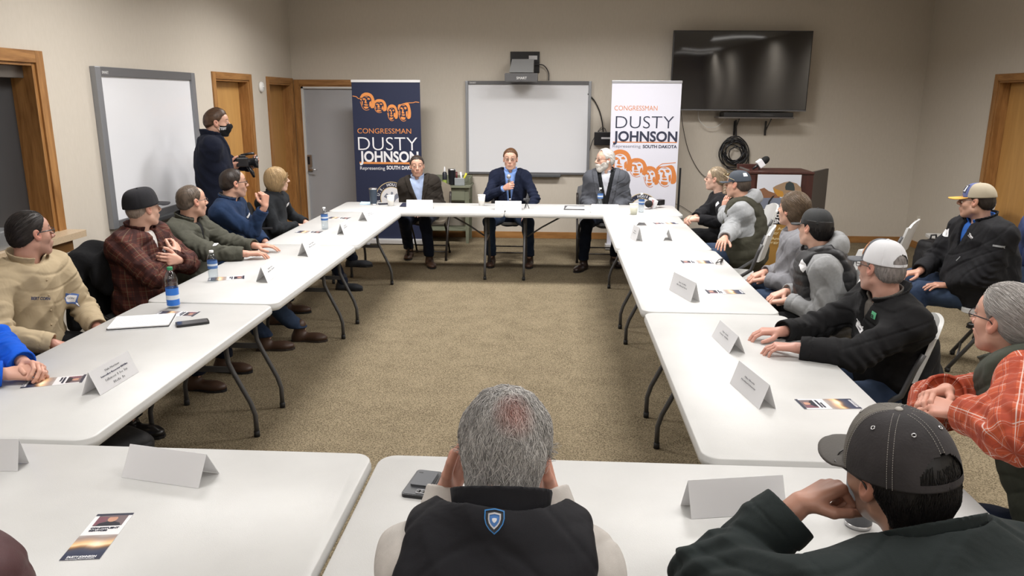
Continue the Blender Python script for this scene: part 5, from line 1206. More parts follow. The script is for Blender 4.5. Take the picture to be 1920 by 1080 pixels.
        for k in s.arm:
            f, lo, hi = s.hand_sdf(k); v, F_ = sdf_mesh(f, lo, hi, float(np.clip(s.D*.00062, .0018, .0033))); c = np.tile(s.skin*np.array([1.02, .93, .93]), (len(v), 1))
            for kn in s.arm[k]['knuckles']: w_ = np.clip(1-np.linalg.norm(v-kn, axis=1)/.018, 0, 1)*.5; c = c*(1-w_[:, None])+red*w_[:, None]
            for tp, fi in zip(s.arm[k]['tips'], s.arm[k]['fg']):
                w_ = np.clip(1-np.linalg.norm(v-tp, axis=1)/.014, 0, 1)*.5; c = c*(1-w_[:, None])+red*w_[:, None]
                nl = tp-s.arm[k]['n']*.007; w_ = np.clip(1.6-np.linalg.norm(v-nl, axis=1)/.006, 0, 1)*.6; c = c*(1-w_[:, None])+np.array(s.skin*1.15+.03)*w_[:, None]
            parts.append((v, F_)); cols.append(c)
        # the rest of the body under the clothes, one coarse surface
        def fb(P):
            q = s.tq(P); d = s.torso(q)+.012
            for k in s.arm: d = smin(d, s.armd(P, k, .045, .038, .024, .9), .03)
            for k in 'LR': hj, kn, an, _ = s.leg[k]; d = smin(d, smin(cone(P, hj, kn, .07, .05), cone(P, kn, an, .048, .036), .02), .03)
            return smin(d, cone(P, s.N-s.Tu*.05, s.H(0, -.028, -.045), .05, .045), .02)
        lo, hi = s.bbox(s.arm.keys()); lg = np.array([p for k in 'LR' for p in s.leg[k][:3]]); v, F_ = sdf_mesh(fb, np.minimum(lo, lg.min(0)-.1), np.maximum(hi, lg.max(0)+.1), .021)
        parts.append((v, F_)); cols.append(np.tile(s.skin, (len(v), 1)))
        V_, F_ = join(parts); o = mk('body', V_, F_, SKINM, s.root, True); vattr(o, 'Col', np.concatenate(cols))
        mb = MB()
        for sg in (-1, 1):
            if s.D > 12: continue
            mb = MB(); c0 = s.H(sg*.031, .0790, .0130); mb.cm = 0
            Mx = Matrix.Translation(Vector(c0)) @ Matrix([[*s.HM[i]] for i in range(3)]).to_4x4() @ Matrix.Rotation(R(-90), 4, 'X')
            mb.sphere((0, 0, 0), .0120*s.hs, 18, 16, M=Mx)
            for i, fc in enumerate(mb.f):
                cc = sum((Vector(mb.v[j]) for j in fc), Vector())/len(fc)-Vector(c0); 
                if cc.normalized().dot(Vector(s.hf)) > .80: mb.m[i] = 1
            mk('eye', mb.v, mb.f, None, o, True, False, [EYEW, EYED], mb.m)
        return o
    def skull(s, q, t, tt=0): 
        d = smin(ell(q, (0, -.012, .033), (.0745, .094, .083)), ell(q, (0, -.055, -.015), (.056, .045, .05)), .03)
        return d-t
    def hairdo(s, style='short', t=.010, top=0.0, line=None, col=None, bald=None, name='hair', strands=350, slen=.03, flow='down', srad=.0006, cvar=.25, messy=.5, nape=-.075, fine=None, under=None, zmax=None, zbase=None, nv=0):
        col = np.array(col if col is not None else s.hair)
        ys = [-.12, -.07, -.03, -.012, .008, .02, .040, .062, .09]; zs = line or [nape, nape, -.045, -.005, .004, .008, .050, .082, .098]
        def f(P):
            q = s.hq(P); zl0 = np.interp(q[:, 1], ys, zs).astype(f32); tp = np.clip((q[:, 2]-zl0)/.035, .2, 1) if style == 'short' else 1
            base = s.skull(q, 0)-f32(t)*tp
            if nv: base = smin(base, ell(q, (0, -.050, -.075), (.056+nv, .040+nv, .055)), .02)
            if top: base = smin(base, ell(q, (0, .0, .062), (.066, .080, .055+top)), .02)
            if style == 'bob':
                base = smin(base, ell(q, (0, -.028, -.025), (.088, .088, .105)), .03); base = np.maximum(base, -ell(q, (0, .065, -.05), (.062, .075, .115))); base = np.maximum(base, -.118-q[:, 2])
                base = np.maximum(base, -ell(q, (0, .11, .0), (.052, .06, .06)))
            elif style == 'mid':      # covers the ears, brushed back
                base = smin(base, ell(q, (0, -.05, -.02), (.082, .06, .075)), .03)
                zl = np.interp(q[:, 1], [-.12, -.03, .005, .03, .06, .09], [-.095, -.09, -.05, .0, .045, .062]).astype(f32); base = smax(base, (zl-q[:, 2])*.7, .006)
            else:
                zl = np.interp(q[:, 1], ys, zs).astype(f32)+f32(.0035)*np.sin(q[:, 0]*170+2*np.sin(q[:, 0]*61)); zl = zl-f32(.012)*np.clip(q[:, 1]/.08, 0, 1)*np.clip(1-np.abs(q[:, 0])/.04, 0, 1)*0; base = smax(base, (zl-q[:, 2])*.7, .005)
            if bald is not None:
                for (c, r) in bald: base = smax(base, -ell(q, c, r), .006)
            st = np.sin(q[:, 0]*190+4*np.sin(q[:, 1]*31)+3*np.sin(q[:, 2]*22))*.5+np.sin(q[:, 0]*97+q[:, 1]*60+3*np.sin(q[:, 2]*40))*.5
            lump = np.sin(q[:, 0]*45+2*np.sin(q[:, 1]*30))*np.sin(q[:, 1]*38+2*np.sin(q[:, 2]*33))
            if zmax is not None: base = np.maximum(base, q[:, 2]-(zbase or zmax+.02))
            if style != 'bob': base = np.maximum(base, -ell(np.stack([np.abs(q[:, 0]), q[:, 1], q[:, 2]], 1), (.080, -.008, .0), (.016, .019, .031)) if style != 'mid' else base)
            return (base-(st*.0012+lump*.0022)*messy)*s.hs
        v, F_ = sdf_mesh(f, s.Hc-.2, s.Hc+.2, fine or float(np.clip(s.D*.0007, .0025, .0046)))
        o = mk(name, v, F_, HAIRM, s.root, True); rn = np.random.RandomState(5); q = s.hq(v.astype(f32))
        nn = .5+.5*np.sin(q[:, 0]*260+5*np.sin(q[:, 1]*40)+4*np.sin(q[:, 2]*35)); c = col[None]*(1-cvar*.5+cvar*nn)[:, None]
        if under is not None: w_ = np.clip((under[1]-q[:, 2])/.05, 0, 1)[:, None]; c = c*(1-w_)+np.array(under[0])*w_
        vattr(o, 'Col', c); s.fhair = f; s.hairobj = o
        if strands:
            ok_ = (np.abs(q[:, 0]) < .066) | (q[:, 1] < -.035) | (q[:, 2] > .045)
            if zmax is not None: ok_ &= q[:, 2] < zmax-.012
            if zbase: ok_ |= (q[:, 1] < -.05) & (q[:, 2] < .072) & (np.abs(q[:, 0]) < .045)
            if style in ('mid', 'bob'): ok_ = q[:, 2] > -9
            idx = rn.choice(np.where(ok_)[0], strands); p = v[idx]+rn.randn(strands, 3)*.002; n = grad(f, p); k = 7
            c0 = s.Hc; ce = s.H(0, -.045, .105)
            def flowv(p_):
                q_ = (p_-c0)@s.HM
                if flow == 'down': w_ = p_-ce; w_ = w_-n*(w_*n).sum(1)[:, None]; w_ = w_/(np.linalg.norm(w_, axis=1)[:, None]+1e-6)+np.array([0, 0, -.5])
                elif flow == 'back': w_ = np.tile(-s.hf*1.0-s.hu*.55, (len(p_), 1))
                elif flow == 'front': w_ = np.tile(s.hf*.8+s.hr*.6-s.hu*.1, (len(p_), 1))
                return w_
            pts = [p]; jit = rn.randn(strands, 3)*.35*messy; ls = slen*(.5+rn.rand(strands))
            for i in range(k-1):
                w_ = flowv(p)+jit; g = grad(f, p); w_ = w_-g*(w_*g).sum(1)[:, None]; w_ = w_/(np.linalg.norm(w_, axis=1)[:, None]+1e-6)
                p = p+w_*(ls/(k-1))[:, None]; dd = f(p.astype(f32)); p = p+g*(.0015+.0035*messy*math.sin(PI*i/(k-1))*rn.rand(strands)-dd)[:, None]; jit += rn.randn(strands, 3)*.12*messy; pts.append(p)
            PT = np.stack(pts, 1); V_ = []; tri = [0, 2*PI/3, 4*PI/3]; 
            tang = np.gradient(PT, axis=1); tang /= np.linalg.norm(tang, axis=2)[..., None]+1e-9; e1 = np.cross(tang, n[:, None, :]); e1 /= np.linalg.norm(e1, axis=2)[..., None]+1e-9; e2 = np.cross(tang, e1)
            rad = srad*np.array([1, 1.1, 1.1, 1, .8, .5, .12])[None, :, None]
            ring = np.stack([PT+(e1*math.cos(a)+e2*math.sin(a))*rad for a in tri], 2); VV = ring.reshape(-1, 3)
            base = (np.arange(strands)*k*3)[:, None, None]; i_ = np.arange(k-1)[None, :, None]*3; j = np.arange(3)[None, None, :]; j2 = (j+1) % 3
            FQ = np.stack([base+i_+j, base+i_+j2, base+i_+3+j2, base+i_+3+j], -1).reshape(-1, 4)
            so = mk('hair_strands', VV, FQ, HAIRM, o, True); qq = (v[idx]-c0)@s.HM
            sc_ = (1-cvar)+2*cvar*rn.rand(strands); cc = col[None]*sc_[:, None]
            if under is not None: w_ = np.clip((under[1]-qq[:, 2])/.05, 0, 1)[:, None]; cc = cc*(1-w_)+np.array(under[0])*w_*sc_[:, None]
            vattr(so, 'Col', np.repeat(cc, k*3, 0))
        return o
    def beard(s, col, t=.006, long=0):
        def f(P):
            q = s.hq(P); d = head_sdf(q, s)-t
            if long: d = smin(d, ell(q, (0, .068, -.10-long*.3), (.03, .028, .03+long)), .02)
            ax = np.abs(q[:, 0]); zl = np.interp(ax, [0, .016, .03, .05, .07, .08], [-.040, -.041, -.047, -.040, -.02, .0]).astype(f32)
            d = smax(d, (q[:, 2]-zl), .004); d = smax(d, -q[:, 1]-.012, .006); d = smax(d, -.128-long-q[:, 2], .01); d = np.maximum(d, -ell(q, (0, .098, -.057), (.017, .012, .006)))
            st = np.sin(q[:, 0]*210+3*np.sin(q[:, 2]*60))*np.sin(q[:, 2]*150+q[:, 1]*80); return (d-st*.001)*s.hs
        v, F_ = sdf_mesh(f, s.Hc-.18, s.Hc+.16, float(np.clip(s.D*.0007, .0025, .0042))); o = mk('beard', v, F_, HAIRM, s.root, True)
        q = s.hq(v.astype(f32)); nn = .5+.5*np.sin(q[:, 0]*300+4*np.sin(q[:, 2]*60)); vattr(o, 'Col', np.array(col)[None]*(.85+.3*nn)[:, None]); return o
    def hobj(s, name, mb, m, parent=None, smooth=True, mats=None):
        V_ = np.array([list(v) for v in mb.v])@s.HM.T*s.hs+s.Hc; return mk(name, V_, mb.f, m, parent or s.root, smooth, False, mats, mb.m if mats else None)
    def glasses(s, m=None, w_=.0255, hh=.017, r=.0014, z=.010, y=.098, name='glasses', sq=3.2):
        m = m or mat('thin_metal_rim', (.10, .09, .085), .35, .7); mb = MB()
        for sg in (-1, 1):
            ring = []
            for i in range(20):
                a = 2*PI*i/20; ca, sa = math.cos(a), math.sin(a); ring.append((sg*.033+w_*math.copysign(abs(ca)**(2/sq), ca), y-.0, z+hh*math.copysign(abs(sa)**(2/sq), sa)))
            ring = [(x, yy-.35*max(0, abs(x)-.03)**1.0*.5, zz) for x, yy, zz in ring]
            mb.tube(ring, r, 6, closed=True); mb.tube([(sg*(.033+w_), y-.004, z+.005), (sg*.076, y-.018, z+.006), (sg*(.080+s.fat*.5), .03, z+.004), (sg*(.081+s.fat*.5), .0, z+.002), (sg*.080, -.018, z-.018)], r*1.5, 6)
        mb.tube([(-.0085, y, z+.005), (0, y+.003, z+.008), (.0085, y, z+.005)], r, 6)
        fr = s.hobj(name, mb, m)
        global LENS
        LENS = LENS or glassy('spectacle_lens', (.97, .97, .97, 1), .15)
        for sg in (-1, 1):
            mb = MB(); v = []
            for dy in (0, .0012):
                for i in range(20):
                    a = 2*PI*i/20; ca, sa = math.cos(a), math.sin(a); v.append((sg*.033+w_*.97*math.copysign(abs(ca)**(2/sq), ca), y-dy-.003, z+hh*.97*math.copysign(abs(sa)**(2/sq), sa)))
            mb.add(v, [tuple(range(20)), tuple(range(39, 19, -1))]+[(i, 20+i, 20+(i+1) % 20, (i+1) % 20) for i in range(20)]); s.hobj('lens', mb, LENS, fr, False)
        return fr
    def cap(s, mats, panel, brim_len=.072, tilt=0, hgt=.098, open_back=False, style='ball', z0=.035, brim_m=None, stitch=None, eyelets=None, wd=1.0, tilt_local=None, size=1.0, brim_w=62, name='cap', brimdrop=.018, boxy=.74):
        """panel(a) gives the material slot for the angle a (degrees from the front)"""
        NT, NV = (180, 40) if open_back else (72, 16); e = empty(name, (0, 0, 0)); e.parent = s.root; rx, ry = .086*wd*size, .104*size
        tl = R(tilt); ct, st = math.cos(tl), math.sin(tl)
        def tr_(x, y, z): z -= z0; y2 = y*ct-z*st; z2 = y*st+z*ct; return (x, y2-.010, z2+z0)
        def P_(th, v, off=0):
            a = v*PI/2; cr_ = math.cos(a)**boxy if v < .999 else 0; z = z0+hgt*size*math.sin(a)**1.12
            k = 1+.02*(1-v)*0; seam = -.0016*max(0, 1-abs(((math.degrees(th)+0) % 60+0)-0)/2.2)-.0016*max(0, 1-abs(((math.degrees(th)) % 60)-60)/2.2)
            R_ = 1+(off+seam*(0 if v > .97 else 1))/rx
            fy = 1.0 if math.cos(th) < 0 else (1.0-.04*(1-v)); y = ry*cr_*math.cos(th)*fy*R_; x = rx*cr_*math.sin(th)*R_
            if style == 'ball' and math.cos(th) > 0: z += .010*math.sin(a)*math.cos(th)*(1-v)*2
            return tr_(x, y, z+off*(v > .5))
        mb = MB(); vs = []; 
        for off in (.0, -.003):
            for j in range(NV):
                for i in range(NT): vs.append(P_(2*PI*i/NT, j/NV, off))
            vs.append(P_(0, 1, off))
        fs = []; mi = []; half = NV*NT+1
        def hole(i, j):
            if not open_back: return False
            a = abs(((i+.5)*360/NT+180) % 360-180); a = 180-a; zz = (j+.5)/NV; return a < 33 and zz > .09 and zz < .09+.30*math.sqrt(max(0, 1-(a/33)**2))
        for off in (0, 1):
            b = off*half
            for j in range(NV-1):
                for i in range(NT):
                    if hole(i, j): continue
                    q_ = (b+j*NT+i, b+j*NT+(i+1) % NT, b+(j+1)*NT+(i+1) % NT, b+(j+1)*NT+i); fs.append(q_[::-1] if off == 0 else q_); mi.append(panel(((i+.5)*360/NT+180) % 360-180, (j+.5)/NV))
            for i in range(NT):
                q_ = (b+(NV-1)*NT+i, b+(NV-1)*NT+(i+1) % NT, b+half-1); fs.append(q_[::-1] if off == 0 else q_); mi.append(panel(((i+.5)*360/NT+180) % 360-180, .99))
        for i in range(NT): fs.append((i, (i+1) % NT, half+(i+1) % NT, half+i)); mi.append(panel(((i+.5)*360/NT+180) % 360-180, 0))
        mb.v = vs; mb.f = fs; mb.m = mi; cr = s.hobj('crown', mb, None, e, True, mats)
        # brim
        mb = MB(); nu, nv = 25, 8; vs = []
        for dz in (0, -.0050):
            for j in range(nv):
                for i in range(nu):
                    u = -1+2*i/(nu-1); th = R(brim_w)*u; t = j/(nv-1); b = P_(th, 0.0, -.001); c_ = math.cos(R(88)*u)**.55 if abs(u) < .999 else 0
                    ln_ = brim_len*c_*t; x = b[0]*(1+.12*t*c_); y = b[1]+ln_; z = b[2]+.004-brimdrop*t*c_*.7-.020*(u*u)*t*c_*1.3+dz; vs.append((x, y+ln_*0, z+.0))
        for side in (0, 1):
            for j in range(nv-1):
                for i in range(nu-1):
                    a = side*nu*nv+j*nu+i; q_ = (a, a+1, a+nu+1, a+nu); mb.f.append(q_ if side == 0 else q_[::-1])
        per = [(nv-1)*nu+i for i in range(nu)]
        per = [i for i in range(nu)]+[j*nu+nu-1 for j in range(1, nv)]+[(nv-1)*nu+i for i in range(nu-2, -1, -1)]+[j*nu for j in range(nv-2, 0, -1)]
        for a, b in zip(per, per[1:]+per[:1]): mb.f.append((a, a+nu*nv, b+nu*nv, b))
        mb.v = vs; mb.m = [0]*len(mb.f); br_ = s.hobj('brim', mb, brim_m or mats[0], e)
        s.capP = lambda th, v, off=0: s.H(*P_(th, v, off)); s.capo = e
        mb = MB(); c = P_(0, 1); mb.sphere((c[0], c[1], c[2]+.001), (.0075, .0075, .004), 14, 8); s.hobj('button', mb, stitch or mats[-1], e)
        if stitch and eyelets:
            mb = MB()
            for k in range(6):
                if k*60 == 180: 
                    rng = range(int(NV*.42), NV)
                else: rng = range(0, NV)
                for dth in (-2.6, 2.6):
                    pts = [P_(R(k*60+dth/max(.12, math.cos((j+.01)/NV*PI/2)**.8)), min(.965, j/NV), .0006) for j in rng if j/NV < .93]
                    for a, b in zip(pts, pts[1:]):
                        a = Vector(a); b = Vector(b); n_ = max(1, int((b-a).length/.0045))
                        for i in range(n_): mb.tube([a.lerp(b, i/n_), a.lerp(b, (i+.62)/n_)], .00045, 4)
            s.hobj('stitching', mb, stitch, e)
        if eyelets:
            for k in range(6):
                p = Vector(P_(R(k*60+30), .62, .001)); p2 = Vector(P_(R(k*60+30), .66, .001)); p3 = Vector(P_(R(k*60+34), .62, .001)); n_ = (p3-p).cross(p2-p).normalized()
                mb = MB(); u = (p2-p).normalized(); w_ = n_.cross(u); mb.tube([p+(u*math.cos(2*PI*i/14)+w_*math.sin(2*PI*i/14))*.0036 for i in range(14)], .0011, 6, closed=True); s.hobj('eyelet', mb, eyelets, e)
        return e
    def cap_patch(s, th, v, dth, dv, m, name='cap_emblem', border=None, off=.0022, lines=None):
        nx, ny = 9, 7; G = []
        for lift in (off, off-.0018):
            for j in range(ny):
                for i in range(nx): G.append(s.capP(R(th+dth*(-.5+i/(nx-1))), v+dv*(-.5+j/(ny-1)), lift))
        F_ = [(j*nx+i, (j+1)*nx+i, (j+1)*nx+i+1, j*nx+i+1) for j in range(ny-1) for i in range(nx-1)]; F_ += [tuple(reversed([k+nx*ny for k in q])) for q in F_]
        per = [i for i in range(nx)]+[j*nx+nx-1 for j in range(1, ny)]+[(ny-1)*nx+i for i in range(nx-2, -1, -1)]+[j*nx for j in range(ny-2, 0, -1)]
        F_ += [(a, b, b+nx*ny, a+nx*ny) for a, b in zip(per, per[1:]+per[:1])]
        mi = [1 if (border is not None and q[0] < nx*ny and (q[0] % nx in (0, nx-2) or q[0]//nx in (0, ny-2))) else 0 for q in F_]
        return mk(name, np.array(G), F_, m, s.capo, False, False, [m, border] if border is not None else None, mi if border is not None else None)
    def patch(s, px, py, w_, h_, m, name='name_badge', rot=0, f=None, lift=.0022, parent=None, label=None, hit=None, lines=None, th=.0015, border=None):
        """a flat sticker laid on a garment where it is worn"""
        f = f or s.last; o = CO.copy(); d = nz(ray(px, py)); t = max(.3, s.D-.7)
        p = o+d*t
        for _ in range(90):
            dd = float(f(A3(p)[None])[0]); t += max(dd*.8, .0008) if dd > 0 else 0; p = o+d*t
            if dd < .001: break
            if t > s.D+1.2: return None
        n = grad(f, p[None])[0]; up = np.array([0, 0, 1.])-n*n[2]; up = nz(up); rt = nz(np.cross(up, n)); c, s_ = math.cos(R(rot)), math.sin(R(rot)); rt, up = rt*c+up*s_, -rt*s_+up*c
        nx, ny = 9, 7; G = np.array([p+rt*w_*(-.5+i/(nx-1))+up*h_*(-.5+j/(ny-1)) for j in range(ny) for i in range(nx)])
        for _ in range(3): g = grad(f, G); G = G-g*(f(G.astype(f32))-lift)[:, None]
        g = grad(f, G); G0 = G-g*th
        V_ = np.concatenate([G, G0]); F_ = [(j*nx+i, j*nx+i+1, (j+1)*nx+i+1, (j+1)*nx+i) for j in range(ny-1) for i in range(nx-1)]; F_ += [tuple(reversed([k+nx*ny for k in q])) for q in F_]
        per = [i for i in range(nx)]+[j*nx+nx-1 for j in range(1, ny)]+[(ny-1)*nx+i for i in range(nx-2, -1, -1)]+[j*nx for j in range(ny-2, 0, -1)]
        F_ += [(a, a+nx*ny, b+nx*ny, b) for a, b in zip(per, per[1:]+per[:1])]
        mi = None; ms = None
        if border is not None:
            ms = [m, border]; mi = [1 if (q[0] < nx*ny and (q[0] % nx in (0, nx-2) or q[0]//nx in (0, ny-2))) else 0 for q in F_]
        ob = mk(name, V_, F_, m, parent or s.root, False, False, ms, mi)
        if label: ob['label'] = label
        if lines:
            for (tx, x0, x1, y0, hc, mm, bo) in lines:
                q0 = p+rt*w_*(x0-.5)+up*h_*(y0-.5)+n*(lift+.0015); q1 = q0+rt*w_*(x1-x0); I_ = world_of(ob).inverted()
                to = text(tx, 'lettering', 1, mm, ob, Matrix.Identity(4), bo, ext=.02); xs = [q.co.x for q in to.data.vertices]; wd = max(xs)-min(xs)
                to.data.transform(Matrix.Translation((-min(xs), 0, 0))); to.data.transform(I_ @ basis(q0, rt, up) @ Matrix.Diagonal((w_*(x1-x0)/wd, h_*hc/.729, .05, 1)))
                vv = np.empty(len(to.data.vertices)*3); to.data.vertices.foreach_get('co', vv); vv = vv.reshape(-1, 3); Iw = np.array(world_of(ob)); wv = vv@Iw[:3, :3].T+Iw[:3, 3]
                g = grad(f, wv); wv = wv-g*(f(wv.astype(f32))-lift-.0008)[:, None]; iw = np.array(world_of(ob).inverted()); vv = wv@iw[:3, :3].T+iw[:3, 3]; to.data.vertices.foreach_set('co', vv.ravel())
        return ob
BADGE = mat('sticker_white', (.80, .80, .82), .5); BBLUE = mat('badge_blue', (.08, .16, .45), .5); PEN = mat('pen_ink', (.05, .05, .08), .6)
SPK = (-.52, 8.9, 1.2)
SK1 = (.52, .30, .215); SK2 = (.58, .35, .26); SK3 = (.50, .27, .20); SK4 = (.60, .38, .29)
JEAN = cloth('blue_denim', (.018, .030, .062), .8, vcol=(.040, .062, .11, 1), var=.5, vscale=6); DJEAN = cloth('dark_denim', (.010, .014, .028), .85); BLKC = cloth('black_cloth', (.010, .010, .011), .9); BLKT = cloth('black_trousers', (.008, .008, .009), .9)
BRSH = mat('brown_leather', (.06, .030, .018), .5, bump=.3, bscale=80); BKSH = mat('black_leather', (.010, .009, .009), .3)
GREY_HOOD = cloth('grey_marl', (.30, .31, .32), .95, var=.07, vscale=60); GREY_HOOD2 = cloth('mid_grey_marl', (.20, .20, .215), .95, var=.07, vscale=60)
def lap(p, dz=.0, out=.0):
    hz = nz([p.Tf[0], p.Tf[1], 0])
    for k, sg in (('R', 1), ('L', -1)):
        w_ = np.array([p.hip[0], p.hip[1], .64+dz])+hz*.25+p.Tr*sg*(.10+out); p.set_arm(k, w_, (sg*p.Tr[0]*.6-hz[0], sg*p.Tr[1]*.6-hz[1], -.6), d=nz(hz*1+p.Tr*-sg*.5+np.array([0, 0, -.3])), n=(0, 0, -1), curl=(22, 28, 15))
GR = None
# ------------------------------------------------------------------ far table
def p_brownsuit():
    p = Person('person in dark brown suit and pale blue open-necked shirt at the far table', (-1.56, 8.98), 178, at(782, 312, Y=8.88), (.05, .35, 1.35) if 0 else np.array([.22, -1, -.02]), skin=SK1, hair=(.035, .025, .02), jaw=.003, shw=.185, girth=1.05, roll=-2)
    lap(p); SH = cloth('pale_blue_shirt', (.42, .52, .74), .8, bump=.15); p.body()
    p.garment('shirt', SH, .010, arms=(), fold=.002, collar=(.045, .066, 16, .008, .25))
    p.garment('suit_jacket', cloth('brown_suiting', (.030, .025, .021), .9), .030, V=(.25, .085), lapel=True, sleeve=(.064, .057, .047), fold=.006, h=.006)
    p.hairdo('short', .009, top=.006, cvar=.35); p.leg['R'][1][2] = .5
    p.leg['L'][2] = np.array([-1.42, 8.50, .09]); p.leg['L'][1] = np.array([-1.47, 8.55, .50]); p.leg['R'][1] = np.array([-1.72, 8.60, .50]); p.leg['R'][2] = np.array([-1.74, 8.95, .09])
    p.leg['L'][3] = np.array([.35, -1, 0])
    p.trousers(DJEAN); p.shoes(BRSH)
def p_speaker():
    p = Person('person in navy blazer speaking into a hand-held microphone at the far table', (-.53, 8.98), 180, at(957, 299, Y=8.88), np.array([.0, -1, -.03]), skin=SK2, hair=(.10, .045, .018), shw=.175, roll=0)
    hd = at(953, 348, Y=8.62)
    p.set_arm('R', hd+np.array([-.045, .05, -.035]), (-1, .2, -.8), d=(.75, -.55, .35), n=(.35, -.2, .9) if 0 else (.5, .8, -.1), curl=(55, 75, 50), thumb=.25)
    p.set_arm('L', (-.30, 8.62, .60), (1, .4, -.3), d=(0, -.8, -.6), n=(0, .3, -1), curl=(20, 25, 15))
    SH = cloth('sky_blue_shirt', (.20, .33, .68), .8, bump=.15); p.body()
    p.garment('shirt', SH, .010, arms=('R',), sleeve=(.05, .045, .036), t1=.98, fold=.002, collar=(.045, .064, 14, .007, .25))
    p.garment('blazer', cloth('navy_blazer', (.010, .014, .032), .85), .028, V=(.12, .07), lapel=True, sleeve=(.062, .055, .045), t1=.86, fold=.006, seed=4, h=.006)
    p.hairdo('short', .010, top=.012, cvar=.3); p.glasses(mat('black_rim', (.02, .018, .018), .35), .024, .016, .0013)
    for k, x in (('R', -.74), ('L', -.30)):
        p.leg[k][1] = np.array([x, 8.56, .50]); p.leg[k][2] = np.array([x+(.02 if k == 'R' else .02), 8.60, .09])
    p.trousers(JEAN); p.shoes(BRSH)
    # microphone held in the fist
    a = p.arm['R']; c = a['W']+a['d']*.085+a['n']*.028; top = np.array(at(954, 331, Y=c[1]-.01)); bot = np.array(at(956, 372, Y=c[1]+.03)); c = (top*.45+bot*.55)
    e = empty('hand_microphone', Vector(c), 'black hand-held microphone with silver mesh head, held up by the speaker', 'microphone')
    mb = MB(); mb.tube([top*.85+bot*.15, bot], [.016, .012], 12); mk('handle', mb.v, mb.f, BLACK_PL, e, True)
    mb = MB(); mb.sphere(tuple(top), (.025, .025, .028), 16, 12); mk('mesh_head', mb.v, mb.f, mat('silver_mesh', (.42, .42, .43), .45, .8, bump=.8, bscale=900), e, True)
    mb = MB(); mb.tube([bot, bot+(bot-top)*.12], .0125, 12); mk('silver_tip', mb.v, mb.f, CHROME, e, True)
def p_whitehair():
    p = Person('person with white hair and beard in grey blazer over black jumper, far table', (.60, 8.98), 186, at(1134, 300, Y=8.9), np.array([-.93, -.42, -.03]), skin=SK2, hair=(.62, .60, .57), brow=(.45, .42, .38), shw=.19, girth=1.08, roll=0)
    lap(p, .02, .04); p.body()
    p.garment('shirt', cloth('checked_pale_shirt', (.42, .43, .48), .8), .008, arms=(), fold=.002, collar=(.042, .066, 14, .008, .25))
    p.garment('zip_jumper', cloth('black_knit', (.012, .013, .015), .9), .016, arms=(), V=(.52, .055), fold=.002, collar=(.05, .074, 40, .01, .3))
    p.garment('blazer', cloth('grey_blazer', (.085, .090, .105), .9), .032, V=(.0, .10), lapel=True, sleeve=(.066, .058, .048), fold=.006, seed=7, h=.006)
    p.hairdo('short', .014, top=.008, cvar=.15, bald=[((0, .075, .085), (.05, .05, .04))], nape=-.095, strands=500, slen=.05, flow='back', srad=.0011); p.beard((.60, .57, .53), .007, .012)
    p.glasses(mat('brown_rim', (.08, .04, .03), .4), .022, .013, .0013)
    p.leg['R'][1] = np.array([.36, 8.52, .50]); p.leg['R'][2] = np.array([.33, 8.42, .09]); p.leg['L'][1] = np.array([.72, 8.55, .5]); p.leg['L'][2] = np.array([.70, 8.68, .09])
    p.leg['R'][3] = np.array([-.5, -1, 0]); p.leg['L'][3] = np.array([.2, -1, 0]); p.trousers(DJEAN); p.shoes(mat('dark_oxblood_boot', (.022, .012, .010), .3))
# ------------------------------------------------------------------ left row
def p_bluehood():
    hd = at(62, 694, z=T+.05)
    p = Person('person in bright blue sweatshirt with clasped hands, cut off by left edge', (hd[0]-.58, hd[1]-.02), 88, (hd[0]-.46, hd[1]+.02, 1.2), SPK, skin=SK2, hair=(.12, .08, .05), shw=.19)
    p.set_arm('R', hd+np.array([-.085, -.035, -.005]), (-.3, -1, -.6), d=(1, .30, .02), n=(0, .55, -.8), curl=(38, 45, 25), thumb=.15)
    p.set_arm('L', hd+np.array([-.075, .06, .002]), (-.3, 1, -.6), d=(1, -.38, .1), n=(-.1, -.6, -.75), curl=(40, 50, 25), thumb=.2)
    p.body(); p.garment('sweatshirt', cloth('bright_blue_fleece', (.010, .10, .60), .85), .026, sleeve=(.072, .066, .052), fold=.008, hood=(.10, .04, .35), t1=.93); p.hairdo('short'); p.trousers(BLKT); p.shoes(BKSH)
    chair('dark folding chair under the person in the blue sweatshirt', p.hip[0]-.02, p.hip[1], 90, GSEAT, GSEAT, BRN)
